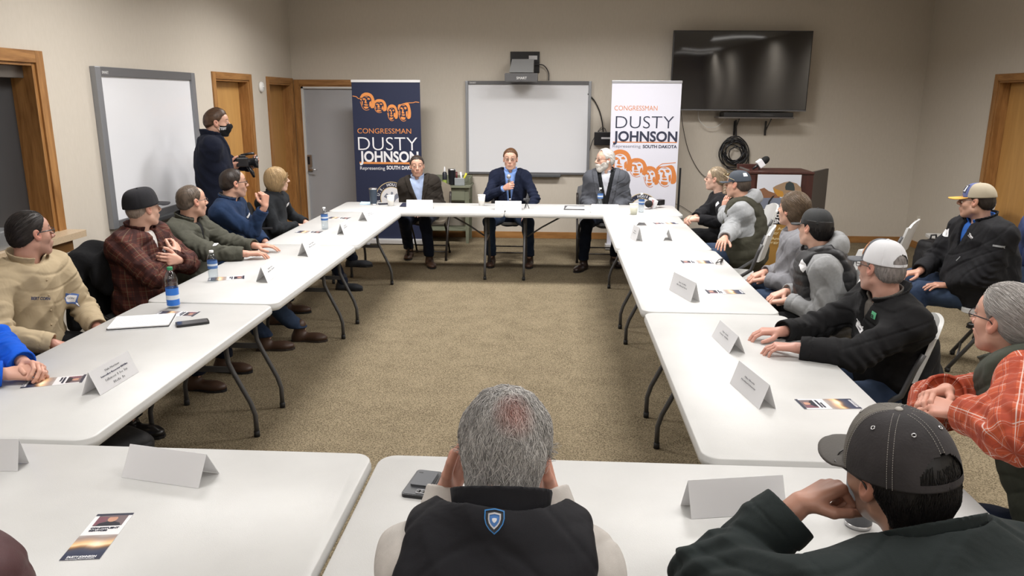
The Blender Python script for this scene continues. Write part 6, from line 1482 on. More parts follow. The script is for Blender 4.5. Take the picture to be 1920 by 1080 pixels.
def p_khaki():
    p = Person('person in khaki work shirt with dark slicked hair and black glasses, left side', .10, 102, at(57, 440, X=-2.74), (-.52, 8.6, 1.15), skin=SK3, hair=(.018, .013, .011), shw=.19, girth=1.0, stubble=.25, roll=4)
    p.set_arm('R', (-2.50, 3.52, .66), (-.5, -1, -.8), d=(.9, .35, -.3), n=(0, 0, -1), curl=(20, 25, 15)); p.set_arm('L', (-2.48, 3.86, .64), (-.5, 1, -.8), d=(.9, -.35, -.3), n=(0, 0, -1), curl=(20, 25, 15))
    p.body(); KH = cloth('khaki_twill', (.43, .345, .225), .85, bump=.2, var=.1, vscale=4)
    p.garment('work_shirt', KH, .022, sleeve=(.074, .066, .052), fold=.008, seed=3, collar=(.055, .070, 18, .022, .35), split=None)
    p.patch(133, 560, .075, .062, BADGE, rot=-12, border=BBLUE, lines=[('LON', .3, .7, .45, .2, PEN, 0)]); 
    p.patch(76, 560, .10, .030, KH, name='embroidered_logo', rot=-14, lift=.001, lines=[('BERT CORN', .0, 1, .3, .55, mat('navy_thread', (.02, .035, .10), .8), .02)])
    s = p; pts = []
    mb = MB()
    for k in range(5):
        z = p.L*(.88-.17*k); c = p.w(0, .2, z); g = c.copy()
        for _ in range(12): d = float(s.last(A3(g)[None])[0]); g = g-p.Tf*d*.8
        mb.lathe([(0, 0), (.0055, 0), (.0055, .003), (0, .0035)], M=Matrix.Translation(g) @ Vector(p.Tf).to_track_quat('Z', 'Y').to_matrix().to_4x4(), n=10, cap=False)
    mk('buttons', mb.v, mb.f, mat('tan_button', (.40, .30, .18), .4), p.root, True)
    p.hairdo('short', .007, top=.004, cvar=.3, strands=900, slen=.05, flow='back', srad=.0008, messy=.25); p.glasses(mat('dark_plastic_rim', (.02, .02, .025), .3), .026, .016, .002)
    p.trousers(BLKT); p.shoes(BKSH); chair('dark folding chair under the person in the khaki shirt', p.hip[0]-.04, p.hip[1]-.01, 98, GSEAT, GSEAT, BRN)
def p_plaidcap():
    p = Person('person in dark red plaid shirt and black cap with folded arms', .06, 96, at(268, 391, X=-2.68), (-.52, 8.6, 1.2), skin=SK2, hair=(.30, .24, .195), shw=.20, girth=1.15, belly=.03, fat=.006, roll=0)
    h1 = at(320, 475, X=-2.50); p.set_arm('L', at(322, 492, X=-2.44)+np.array([0, .08, 0]), (.5, .7, -.9), d=(-.25, -1, .25), n=(-1, .1, .1), curl=(45, 55, 30), spread=.2)
    p.set_arm('R', np.array(h1)+np.array([.02, .04, -.02]), (.4, -1, -.9), d=(-.35, .8, .75), n=(-.9, 0, -.2), curl=(30, 40, 25), spread=.3)
    p.body(); PL = plaid('dark_red_plaid', (.075, .017, .011, 1), [(.2, .28, (.030, .008, .007, 1), .8), (.7, .05, (.14, .10, .06, 1), .6), (.45, .03, (.012, .012, .012, 1), .8), (.95, .03, (.11, .05, .035, 1), .7)], s=.085)
    p.garment('undershirt', cloth('white_cotton', (.60, .58, .56), .9), .008, arms=(), fold=.001)
    p.garment('plaid_shirt', PL, .026, sleeve=(.078, .070, .054), fold=.009, seed=6, collar=(.045, .072, 28, .016, .3), V=(.72, .04), pattern=True, t1=.9)
    p.patch(308, 468, .06, .04, BADGE, rot=-35)
    p.hairdo('short', .004, cvar=.2, zmax=.035, line=[-.085, -.085, -.05, -.01, -.005, -.02, .03, .058, .066])
    KC = mat('black_corduroy', (.009, .009, .012), .95, bump=.5, bscale=300)
    p.cap([KC], lambda a, v: 0, brim_len=.088, hgt=.100, size=1.13, z0=.020, brim_w=56, tilt=7, boxy=.46)
    p.trousers(DJEAN); p.shoes(BRSH)
    e = chair('folding chair with a black fleece-lined coat over its back, by the man in red plaid', p.hip[0]-.04, p.hip[1]-.01, 84, GSEAT, GSEAT, BRN)
    coat_on_chair('black fleece-lined coat hung over the chair behind the man in red plaid', (p.hip[0]-.24, p.hip[1]-.12), 84)
def coat_on_chair(label, c, face, zt=.93, w_=.27, zb=.38):
    a = R(face); F_ = np.array([math.sin(a), math.cos(a), 0]); Rr = np.cross(F_, (0, 0, 1)); o = np.array([c[0], c[1], 0]); M_ = np.stack([Rr, F_, (0, 0, 1)], 1).astype(f32)
    def f(P):
        q = (P-A3(o))@M_; d = cone(q, (-w_*.75, 0, zt-.06), (w_*.75, 0, zt-.06), .06, .06); d = smin(d, ell(q, (0, -.03, (zt+zb)/2), (w_, .075, (zt-zb)/2+.02)), .08); d = smin(d, ell(q, (0, .10, (zt+zb)/2+.12), (w_*.9, .05, .16)), .06)
        d = smin(d, cone(q, (w_*.95, -.02, zt-.1), (w_*1.05, -.03, zb+.1), .05, .045), .04); d = smin(d, cone(q, (-w_*.95, -.02, zt-.1), (-w_*1.05, -.03, zb+.1), .05, .045), .04)
        n = np.sin(q[:, 0]*26+3*np.sin(q[:, 2]*9))*.5+np.sin(q[:, 2]*22+q[:, 0]*15+2*np.sin(q[:, 1]*30))*.5; return d-n*.010
    v, F2 = sdf_mesh(f, o+np.array([-.45, -.45, zb-.15]), o+np.array([.45, .45, zt+.15]), .009); e = empty('coat', (c[0], c[1], zb-.02), label, 'coat'); mk('shell', v, F2, cloth('black_fleece', (.008, .008, .009), .95, bump=.8, bscale=90), e, True)
def p_olive():
    p = Person('person in olive zip jacket and thin glasses, both hands on the left table', .10, 90, at(360, 378, X=-2.68), (-.3, 8.9, 1.1), skin=SK1, hair=(.085, .062, .045), brow=(.10, .07, .05), shw=.19, girth=1.08, belly=.02, fat=.003)
    w1 = at(462, 476, z=T+.045); w2 = at(481, 461, z=T+.05)
    p.set_arm('R', w1, (-.2, -1, -1), d=(.9, .42, .02), n=(0, 0, -1), curl=(22, 28, 12)); p.set_arm('L', w2, (-.2, 1, -1), d=(.97, .15, .02), n=(0, 0, -1), curl=(14, 20, 10))
    p.body(); p.garment('under_collar', cloth('black_collar', (.012, .012, .013), .9), .012, arms=(), fold=.001, collar=(.06, .068, 30, .012, .45))
    p.garment('jacket', cloth('olive_canvas', (.070, .070, .055), .85), .026, sleeve=(.075, .066, .050), fold=.008, seed=9, collar=(.05, .080, 36, .014, .5), V=(.62, .035), t1=.92)
    p.patch(430, 432, .028, .05, BADGE, rot=-35); p.patch(405, 457, .06, .035, BADGE, rot=-28)
    p.hairdo('short', .007, cvar=.35, bald=[((0, .07, .085), (.06, .06, .045))], under=((.16, .13, .11), -.0)); p.glasses(mat('thin_metal_rim', (.10, .09, .085), .35, .7), .023, .013, .0011)
    p.leg['R'][1] = np.array([-2.42, 5.30, .50]); p.leg['R'][2] = np.array([-2.17, 5.42, .09]); p.leg['L'][1] = np.array([-2.40, 5.62, .50]); p.leg['L'][2] = np.array([-1.98, 5.66, .09]); p.leg['R'][3] = np.array([1, .15, 0]); p.leg['L'][3] = np.array([1, .0, 0])
    p.trousers(JEAN); p.shoes(BRSH, mat('dark_sole', (.03, .02, .015), .6)); chair('dark folding chair under the person in the olive jacket', p.hip[0]-.04, p.hip[1]-.01, 80, GSEAT, GSEAT, BRN)
def p_bluefleece():
    p = Person('person in navy fleece and black glasses raising a loose fist', .10, 86, at(438, 344, X=-2.68), (.2, 8.9, 1.1), skin=SK1, hair=(.022, .014, .010), shw=.19, girth=1.05, stubble=.15)
    e = at(495, 441, z=T+.05); w_ = at(497, 386, X=e[0]+.02); p.set_arm('R', w_, (.6, .3, -1), d=(.05, .05, 1), n=(-.9, .45, .1), curl=(66, 85, 50), thumb=.25); p.set_arm('L', (-2.50, 6.42, .63), (-.2, 1, -.7), d=(.9, -.2, -.3), curl=(20, 25, 15))
    p.body(); p.garment('under_collar', cloth('charcoal_collar', (.045, .045, .05), .9), .012, arms=(), fold=.001, collar=(.055, .068, 26, .012, .35))
    p.garment('fleece', cloth('navy_fleece', (.016, .032, .075), .9), .024, sleeve=(.072, .062, .046), fold=.007, seed=11, collar=(.04, .078, 34, .012, .3), t1=.86)
    p.patch(466, 404, .02, .05, BADGE, rot=-40); p.hairdo('short', .009, cvar=.3, bald=None); p.glasses(mat('black_rim', (.02, .018, .018), .35), .027, .015, .0019)
    p.trousers(DJEAN); p.shoes(BRSH); chair('dark folding chair under the person in the navy fleece', p.hip[0]-.04, p.hip[1]-.01, 75, GSEAT, GSEAT, BRN)
def p_blonde():
    p = Person('person with blond bob in a dark sweater at the end of the left row', .08, 100, at(519, 337, X=-2.66), (.6, 8.9, 1.15), skin=SK4, hair=(.42, .29, .15), brow=(.25, .17, .1), shw=.160, girth=.92, scale=.94, hscale=.95, neckr=.046)
    p.set_arm('R', (-2.50, 7.22, .66), (-.3, -1, -.7), d=(.7, .7, -.1), curl=(25, 30, 15)); p.set_arm('L', (-2.48, 7.42, .66), (-.3, 1, -.7), d=(.7, -.7, -.1), curl=(25, 30, 15))
    p.body(); p.garment('sweater', cloth('dark_sweater', (.020, .022, .025), .95), .018, sleeve=(.062, .056, .044), fold=.006, seed=13, collar=(.03, .062, 0, .004, .2)); p.patch(539, 384, .07, .032, BADGE, rot=8)
    p.hairdo('bob', .016, cvar=.25, strands=1100, slen=.10, flow='down', srad=.0011, messy=.3); p.leg['L'][2] = np.array([-2.10, 7.32, .09]); p.leg['R'][1] = np.array([-2.42, 7.42, .56]); p.leg['R'][2] = np.array([-2.10, 7.72, .24]); p.leg['R'][3] = np.array([1, .0, 0])
    p.trousers(DJEAN, (.085, .062, .05), cut=0); p.shoes(mat('dark_suede', (.02, .022, .028), .8)); chair('dark folding chair under the person with blond hair', p.hip[0]-.04, p.hip[1]-.01, 74, GSEAT, GSEAT, BRN)
    coat_on_chair('black coat draped over a chair back beside the blond woman', (-2.95, 6.92), 75, .88, .2)
def p_photographer():
    Hc = at(407, 231, Y=6.80); base = (Hc[0]-.03, Hc[1]-.03)
    p = Person('person standing in navy overcoat and black face mask, holding a camera', base, 68, Hc, np.array([.95, .42, -.08]), skin=SK1, hair=(.06, .030, .015), shw=.185, girth=1.05, hipz=.92, neckr=.055)
    for k, sg in (('R', 1), ('L', -1)):
        hj = p.hip+p.Tr*sg*.09; p.leg[k] = [hj, np.array([hj[0]+.03, hj[1], .5]), np.array([hj[0]+.02, hj[1], .09]), p.Tf]
    cc = at(457, 304, Y=7.0); p.set_arm('R', np.array(cc)+np.array([-.11, -.09, -.035]), (-.3, -.8, -.8), d=(.8, .5, .15), n=(-.2, .6, .4), curl=(35, 45, 25)); p.set_arm('L', np.array(cc)+np.array([.02, .10, -.05]), (.3, .9, -.7), d=(.85, -.3, .35), n=(-.3, -.7, .5), curl=(35, 40, 25))
    p.body(); p.garment('shirt', cloth('aqua_shirt', (.22, .42, .50), .8), .008, arms=(), fold=.001, collar=(.045, .066, 16, .01, .3))
    NC = cloth('navy_wool', (.008, .010, .020), .95)
    def ext(P, q, d):
        return smin(d, np.maximum(ell(q, (0, -.01, -.30), (.20, .15, .42)), q[:, 2]-.1), .06)
    p.garment('overcoat', NC, .034, V=(.55, .05), lapel=True, sleeve=(.078, .066, .052), fold=.007, seed=15, collar=(.075, .082, 35, .02, .45), extra=ext, h=.010)
    p.hairdo('short', .009, top=.020, cvar=.35, nape=-.05, line=[-.05, -.05, -.02, .0, .01, .012, .05, .078, .092])
    def fm(P):
        q = p.hq(P); d = head_sdf(q, p)-.004; d = smin(d, ell(q, (0, .088, -.035), (.030, .030, .035)), .03); ax = np.abs(q[:, 0]); zt_ = np.interp(ax, [0, .03, .06], [.004, -.006, -.018]).astype(f32)
        d = np.maximum(d, q[:, 2]-zt_); d = np.maximum(d, .022-q[:, 1]); return np.maximum(d, -.112-q[:, 2])
    v, F_ = sdf_mesh(fm, p.Hc-.16, p.Hc+.16, .0042); mo = mk('face_mask', v, F_, BLKC, p.root, True); mb = MB()
    for sg in (-1, 1): mb.tube([(sg*.064, .025, -.02), (sg*.078, .0, .0), (sg*.086, -.012, .012)], .0015, 5); mb.tube([(sg*.064, .022, -.07), (sg*.076, -.005, -.035), (sg*.086, -.014, -.01)], .0015, 5)
    p.hobj('ear_loop', mb, BLACK_PL, mo); p.last = fm
    p.patch(418, 241, .07, .03, BLKC, name='mask_print', f=fm, lift=.0015, parent=mo, lines=[('TTERY', .0, 1, .1, .8, PWHITE, .03)])
    p.trousers(DJEAN); p.shoes(BKSH)
    e = empty('video_camera', Vector(cc), 'black camera with a round hood held by the standing photographer', 'camera'); rt = Vector((.9, .43, 0)); up = Vector((0, 0, 1)); Mx = Matrix.Translation(Vector(cc)) @ rt.to_track_quat('Y', 'Z').to_matrix().to_4x4()
    mb = MB(); mb.box((-.05, -.07, -.04), (.05, .04, .045), bev=.01, M=Mx); mb.box((-.03, -.04, .045), (.03, .02, .065), bev=.006, M=Mx); mk('camera_body', mb.v, mb.f, BLACK_PL, e)
    mb = MB(); mb.lathe([(.034, .03), (.036, .08), (.052, .085), (.060, .125), (.056, .125), (.04, .09)], M=Mx @ Matrix.Rotation(R(-90), 4, 'X'), n=20, cap=False); mk('lens_barrel', mb.v, mb.f, BLACK_PL, e, True)
    mb = MB(); mb.lathe([(.0, .088), (.036, .087)], M=Mx @ Matrix.Rotation(R(-90), 4, 'X'), n=20, cap=False); mk('front_glass', mb.v, mb.f, mat('lens_black', (.004, .004, .006), .08), e, True)
    mb = MB(); mb.tube([Mx @ Vector((.0, .03, -.03)), Mx @ Vector((.02, .07, -.1)), Mx @ Vector((.01, .08, -.14))], [.016, .02, .012], 8); mb.tube([Mx @ Vector((-.03, -.02, .06)), Mx @ Vector((-.03, .06, .075)), Mx @ Vector((-.03, .10, .075))], .012, 8); mk('strap_and_mic', mb.v, mb.f, BLACK_PL, e, True)
# ------------------------------------------------------------------ right row
def p_blackhood():
    p = Person('person with tied-back fair hair in a black hooded top with clasped hands', .12, -84, at(1343, 336, X=1.58), (-.8, 9.0, 1.25), skin=SK4, hair=(.26, .20, .13), brow=(.2, .15, .1), shw=.170, girth=1.0, hscale=.96, neckr=.05)
    hd = at(1290, 409, z=T+.05); p.set_arm('R', hd+np.array([.075, .05, 0]), (.2, 1, -.6), d=(-.85, -.55, .0), n=(0, -.6, -.7), curl=(40, 45, 25), thumb=.2); p.set_arm('L', hd+np.array([.070, -.060, -.002]), (.2, -1, -.7), d=(-.85, .55, .0), n=(0, .5, -.8), curl=(35, 45, 25), thumb=.15)
    BH = cloth('black_sweatshirt', (.012, .012, .014), .9); p.body(); p.garment('hooded_top', BH, .024, sleeve=(.070, .062, .048), fold=.008, seed=17, hood=(.082, .028, .4), t1=.93); p.patch(1344, 383, .03, .055, BADGE, rot=-35)
    def ext(): pass
    p.hairdo('short', .008, top=.006, cvar=.3, nape=-.07, strands=350, slen=.05, flow='back', srad=.0011, messy=.15)
    def ft(P):
        a = p.H(-.0, -.10, .0); c = p.S['L']+p.Tu*.03-p.Tf*.02; b = c+p.Tf*.10-p.Tu*.22; d = smin(cone(P, a, c, .028, .026), cone(P, c, b, .028, .012), .02); return d+.002*np.sin(P[:, 2]*90+P[:, 1]*200)
    v, F_ = sdf_mesh(ft, p.Hc-np.array([.3, .35, .45]), p.Hc+np.array([.25, .25, .1]), .006); o = mk('long_hair', v, F_, HAIRM, p.root, True); vattr(o, 'Col', np.tile(np.array([.13, .085, .05]), (len(v), 1)))
    p.glasses(mat('brown_rim', (.08, .04, .03), .4), .022, .013, .0013); p.trousers(BLKT); p.shoes(BKSH); chair('white folding chair under the person in the black hooded top', p.hip[0]+.12, p.hip[1]-.04, -86, WHITE_PLASTIC, WHITE_PLASTIC, TUBE_GREY)
def p_greyvest():
    p = Person('person in grey hoodie, olive vest and slate cap, cheek resting on hand', .10, -74, at(1384, 346, X=1.60), (-.9, 9.0, 1.22), skin=SK1, hair=(.06, .045, .035), shw=.195, girth=1.12, belly=.02)
    w_ = at(1414, 392, X=1.56); e_ = None
    p.set_arm('L', at(1357, 394, X=1.56), (-.75, -.5, -1), d=(.28, .22, 1), n=(.7, .75, -.1), curl=(10, 18, 12), spread=.8, thumb=0); p.set_arm('R', at(1358, 448, z=T+.07), (.1, 1, -.7), d=(-.4, -.9, -.1), curl=(20, 25, 15))
    p.body(); p.garment('hooded_sweatshirt', GREY_HOOD, .022, sleeve=(.078, .074, .052), fold=.008, seed=19, hood=(.095, .036, .4), t1=.92)
    p.garment('vest', cloth('olive_quilt', (.050, .048, .034), .75), .042, arms=(), vest=-.02, fold=.005, seed=2, quilt=(.09, .006))
    p.hairdo('short', .005, cvar=.2, zmax=.035)
    SC = mat('slate_cap_cloth', (.045, .055, .072), .85, bump=.3); p.cap([SC], lambda a, v: 0, tilt=-6, hgt=.094, brim_len=.088, z0=.030, size=1.0)
    mb = MB()
    for sg in (-1, 1): mb.sphere((sg*.033, .118, .075), (.026, .008, .015), 12, 8)
    g = p.hobj('sunglasses_on_cap', mb, mat('gold_mirror_lens', (.35, .28, .16), .2, .7)); mb = MB()
    for sg in (-1, 1): mb.tube([(sg*.058, .115, .078), (sg*.085, .06, .065), (sg*.094, -.01, .045)], .0028, 6)
    p.hobj('temple', mb, mat('gold_frame', (.45, .38, .24), .3, .6), g)
    p.cap_patch(-150, .45, 26, .22, PWHITE)
    p.trousers(JEAN); p.shoes(BRSH); chair_corner('white folding chair with grey frame behind the man in the olive vest', 1437, 434, -72)
def p_huskie():
    p = Person('person with shaggy brown hair in a grey hoodie with red-outlined letters', .10, -80, at(1488, 394, X=1.64), (-1.0, 9.0, 1.5), skin=SK1, hair=(.105, .070, .042), shw=.19, girth=1.1, belly=.02, fat=.003, stubble=.1)
    lap(p, .02); p.body(); p.garment('hooded_sweatshirt', GREY_HOOD2, .024, sleeve=(.076, .068, .052), fold=.008, seed=21, hood=(.092, .034, .4))
    RO = mat('red_print', (.36, .03, .03), .7)
    p.patch(1449, 452, .13, .06, GREY_HOOD2, name='chest_print', rot=-58, lift=.0005, lines=[('US', .05, .8, .0, 1.5, RO, .06), ('US', .07, .78, .04, 1.4, mat('pale_print2', (.55, .55, .56), .7), .01)]); p.patch(1456, 452, .065, .045, BADGE, rot=12, lift=.005)
    p.hairdo('mid', .014, top=.008, cvar=.35, strands=1500, slen=.07, flow='back', srad=.0010, messy=.35); p.trousers(JEAN); p.shoes(BRSH); chair('white folding chair under the man with shaggy brown hair', p.hip[0]+.12, p.hip[1]-.04, -86, WHITE_PLASTIC, WHITE_PLASTIC, TUBE_GREY)
def p_blackcap():
    p = Person('person in black cap and black padded vest over a light grey hoodie', .12, -78, at(1528, 428, X=1.60), (-.9, 9.0, 1.1), skin=SK2, hair=(.010, .008, .008), shw=.185, girth=1.05, roll=-3, hscale=.98)
    lap(p, .02); p.body(); p.garment('hooded_sweatshirt', cloth('light_grey_marl', (.27, .275, .28), .95, var=.07, vscale=60), .024, sleeve=(.078, .072, .054), fold=.009, seed=23, hood=(.098, .038, .4))
    p.garment('padded_vest', cloth('black_nylon', (.010, .010, .012), .5, spec=.5), .046, arms=(), vest=-.03, fold=.004, seed=3, quilt=(.07, .010)); p.patch(1505, 500, .075, .05, BADGE, rot=-38)
    p.hairdo('short', .012, cvar=.2, nape=-.10, strands=700, slen=.06, flow='down', srad=.0011, messy=.5, zmax=.035)
    BC = mat('black_cap_cloth', (.013, .014, .015), .8, bump=.3); p.cap([BC], lambda a, v: 0, tilt=-4, hgt=.096, brim_len=.088, z0=.028, size=1.02)
    p.trousers(BLKT); p.shoes(BKSH); chair_corner('white folding chair behind the person in the black padded vest', 1603, 528, -72)
def p_meshcap():
    p = Person('elderly person in cap with white mesh back and black jacket, hands on table', .16, -96, at(1652, 503, X=1.53), (-1.2, 9.0, 1.0), skin=(.50, .28, .215), hair=(.22, .20, .19), shw=.19, girth=1.05, belly=.03, roll=-2, nose=1.1)
    w1 = at(1462, 622, z=T+.045); w2 = at(1492, 652, z=T+.045)
    p.set_arm('R', w1, (.3, 1, -.9), d=(-1, .02, .0), n=(0, 0, -1), curl=(28, 30, 15), spread=1.1); p.set_arm('L', w2, (.1, -1, -1), d=(-.97, .18, .0), n=(0, 0, -1), curl=(28, 32, 18), spread=1.0)
    p.body(); p.garment('shirt', cloth('dark_checked_shirt', (.10, .09, .08), .8), .010, arms=(), fold=.001, collar=(.045, .068, 20, .010, .3))
    p.garment('jacket', cloth('black_canvas', (.011, .011, .012), .8), .032, sleeve=(.080, .070, .054), fold=.008, seed=25, V=(.84, .05), collar=(.045, .085, 30, .03, .3), t1=.93)
    p.patch(1614, 611, .068, .048, BADGE, rot=-20, lines=[('Farren', .3, .8, .15, .3, PEN, 0)])
    GN = mat('green_logo', (.10, .42, .22), .6); p.patch(1638, 591, .030, .032, GN, name='jacket_logo', rot=-10, lines=[('a', .0, .7, .1, .7, mat('dark_thread', (.01, .01, .012), .8), .02)])
    p.hairdo('short', .007, cvar=.25, nape=-.08, strands=500, slen=.02, flow='down', srad=.0007, zmax=.035, zbase=.08)
    WM = mat('white_mesh', (.72, .73, .76), .8, bump=1.0, bscale=900); CG = mat('charcoal_cap', (.09, .095, .105), .85, bump=.3)
    p.cap([CG, WM], lambda a, v: 0 if abs(a) < 58 else 1, tilt=4, hgt=.104, brim_len=.092, z0=.030, open_back=True, size=1.03, stitch=None)
    p.cap_patch(-26, .34, 46, .36, mat('tan_leather_patch', (.50, .22, .08), .6), 'cap_patch', mat('patch_edge', (.30, .12, .04), .6))
    p.glasses(mat('dark_metal', (.05, .04, .04), .35, .6), .025, .015, .0013)
    p.trousers(JEAN); p.shoes(BRSH); chair_corner('white folding chair with grey frame behind the elderly man in white mesh cap', 1748, 622, -70)
def p_orangeplaid():
    p = Person('person with grey hair in orange plaid shirt and olive vest, right edge', (1.66, 2.16), -58, at(1888, 603, D=2.52), (-1.0, 8.0, 1.1), skin=(.56, .31, .23), hair=(.30, .28, .265), brow=(.3, .26, .22), shw=.205, girth=1.02, belly=.0, fat=.004, roll=0)
    hd = at(1735, 760, D=2.42); p.set_arm('L', hd+np.array([.09, -.05, .0]), (.45, -1, -.25), d=(-.9, .5, .05), n=(.1, .5, -.9), curl=(38, 45, 20), thumb=.15, elbow=at(1908, 812, D=2.13)); p.set_arm('R', hd+np.array([.10, .08, .02]), (.2, 1, -.7), d=(-.95, -.45, 0), n=(0, -.6, -.8), curl=(38, 45, 20), thumb=.2)
    p.body(); PL = plaid('orange_plaid', (.42, .075, .028, 1), [(.25, .30, (.28, .04, .018, 1), .7), (.5, .035, (.62, .50, .46, 1), .75), (.60, .02, (.55, .40, .36, 1), .6), (.0, .03, (.50, .36, .33, 1), .6), (.92, .02, (.16, .03, .025, 1), .7)], s=.062)
    p.garment('plaid_shirt', PL, .012, sleeve=(.086, .086, .060), fold=.009, seed=27, collar=(.045, .072, 24, .014, .3), pattern=True, t1=.92)
    p.garment('vest', cloth('olive_vest', (.052, .058, .045), .7), .040, arms=(), vest=-.020, V=(.30, .05), fold=.004, seed=5, quilt=(.11, .007), collar=(.05, .092, 30, .02, .3)); p.patch(1779, 733, .03, .075, BADGE, rot=-15)
    p.hairdo('short', .012, top=.012, cvar=.3, nape=-.085, strands=2600, slen=.045, flow='back', srad=.0008, messy=.25); p.glasses(mat('dark_metal', (.05, .04, .04), .35, .6), .024, .014, .0014); p.trousers(DJEAN); p.shoes(BRSH)
    chair('dark folding chair under the person in the orange plaid shirt', 1.74, 2.08, -44, WHITE_PLASTIC, WHITE_PLASTIC, TUBE_GREY)
def p_yellowcap():
    p = Person('person in yellow-brimmed cap, black jacket and jeans, seated behind the right row', (3.06, 5.45), -96, at(1832, 378, X=2.93), (-.6, 8.8, 1.15), skin=SK1, hair=(.025, .018, .014), shw=.215, girth=1.3, belly=.05, fat=.008, jaw=.002, stubble=.15)
    p.leg['L'][1] = np.array([2.62, 5.52, .52]); p.leg['L'][2] = np.array([2.58, 5.40, .09]); p.leg['R'][1] = np.array([2.78, 5.92, .52]); p.leg['R'][2] = np.array([2.70, 5.98, .09])
    p.set_arm('L', at(1780, 535, X=2.80), (.3, -1, -.4), d=(-.95, .1, .0), n=(0, .1, -1), curl=(14, 20, 12)); p.set_arm('R', at(1722, 510, X=2.66), (.3, .9, -.6), d=(-.95, -.1, -.1), n=(0, 0, -1), curl=(28, 35, 20))
    p.body(); p.garment('shirt', cloth('royal_blue_shirt', (.025, .10, .36), .8), .010, arms=(), fold=.001, collar=(.05, .070, 20, .016, .35))
    p.garment('softshell_jacket', cloth('black_softshell', (.012, .012, .014), .75), .034, sleeve=(.088, .078, .056), fold=.009, seed=29, V=(.72, .05), collar=(.055, .085, 36, .02, .45), t1=.93)
    p.patch(1775, 437, .07, .058, BADGE, rot=14, lines=[('JL', .5, .75, .2, .35, PEN, 0)]); p.patch(1806, 438, .014, .016, mat('red_logo', (.5, .08, .03), .6), name='jacket_logo', rot=-16); p.patch(1820, 443, .05, .022, cloth('black_softshell', (.012, .012, .014)), name='jacket_lettering', rot=-22, lift=.0008, lines=[('Titan', .0, 1, .35, .7, PWHITE, .02), ('Machinery', .0, 1, .0, .22, PWHITE, 0)])
    p.patch(1873, 462, .075, .012, mat('grey_thread', (.25, .26, .27), .6), name='sleeve_logo', rot=-5); p.patch(1797, 485, .006, .04, mat('grey_thread', (.25, .26, .27), .6), name='pocket_zip', rot=-28)
    p.hairdo('short', .006, cvar=.2, nape=-.07, zmax=.035); YB = mat('golden_brim', (.62, .33, .06), .8, bump=.2); BL_ = mat('dusty_blue_cap', (.085, .105, .24), .85, bump=.3); TN = mat('tan_mesh', (.40, .35, .26), .85, bump=.8, bscale=800)
    p.cap([YB, BL_, TN], lambda a, v: 1 if abs(a) < 62 else 2, tilt=-4, hgt=.094, brim_len=.092, z0=.032, size=1.04, brim_m=YB); p.cap_patch(-24, .42, 44, .40, PWHITE, 'cap_emblem', mat('emblem_edge', (.03, .035, .06), .6)); p.cap_patch(-24, .42, 14, .20, MATS['emblem_edge'], 'cap_emblem_centre', off=.0042)
    p.glasses(mat('thin_metal_rim', (.10, .09, .085), .35, .7), .025, .014, .0013); p.trousers(JEAN, (.105, .082, .066)); p.shoes(BRSH)
    chair('white folding chair under the man in the yellow-brimmed cap', 3.11, 5.36, -60, WHITE_PLASTIC, WHITE_PLASTIC, TUBE_GREY)
def p_backpack():
    p = Person('person mostly beyond the right edge, in jeans with a blue backpack', (4.05, 6.05), -70, at(1968, 325, X=3.85), (-.6, 8.8, 1.15), skin=SK1, hair=(.02, .015, .012), shw=.19)
    lap(p, .15); p.body(); p.garment('jacket', BLKC, .03); p.hairdo('short'); p.glasses(mat('black_rim', (.02, .018, .018), .35), .027, .015, .0019)
    p.cap([mat('black_cap_cloth', (.013, .014, .015), .8)], lambda a, v: 0, size=1.05)
    p.trousers(JEAN, (.10, .08, .065)); p.shoes(BKSH); chair('white folding chair under the person with the blue backpack', 4.08, 6.0, -70, WHITE_PLASTIC, WHITE_PLASTIC, TUBE_GREY)
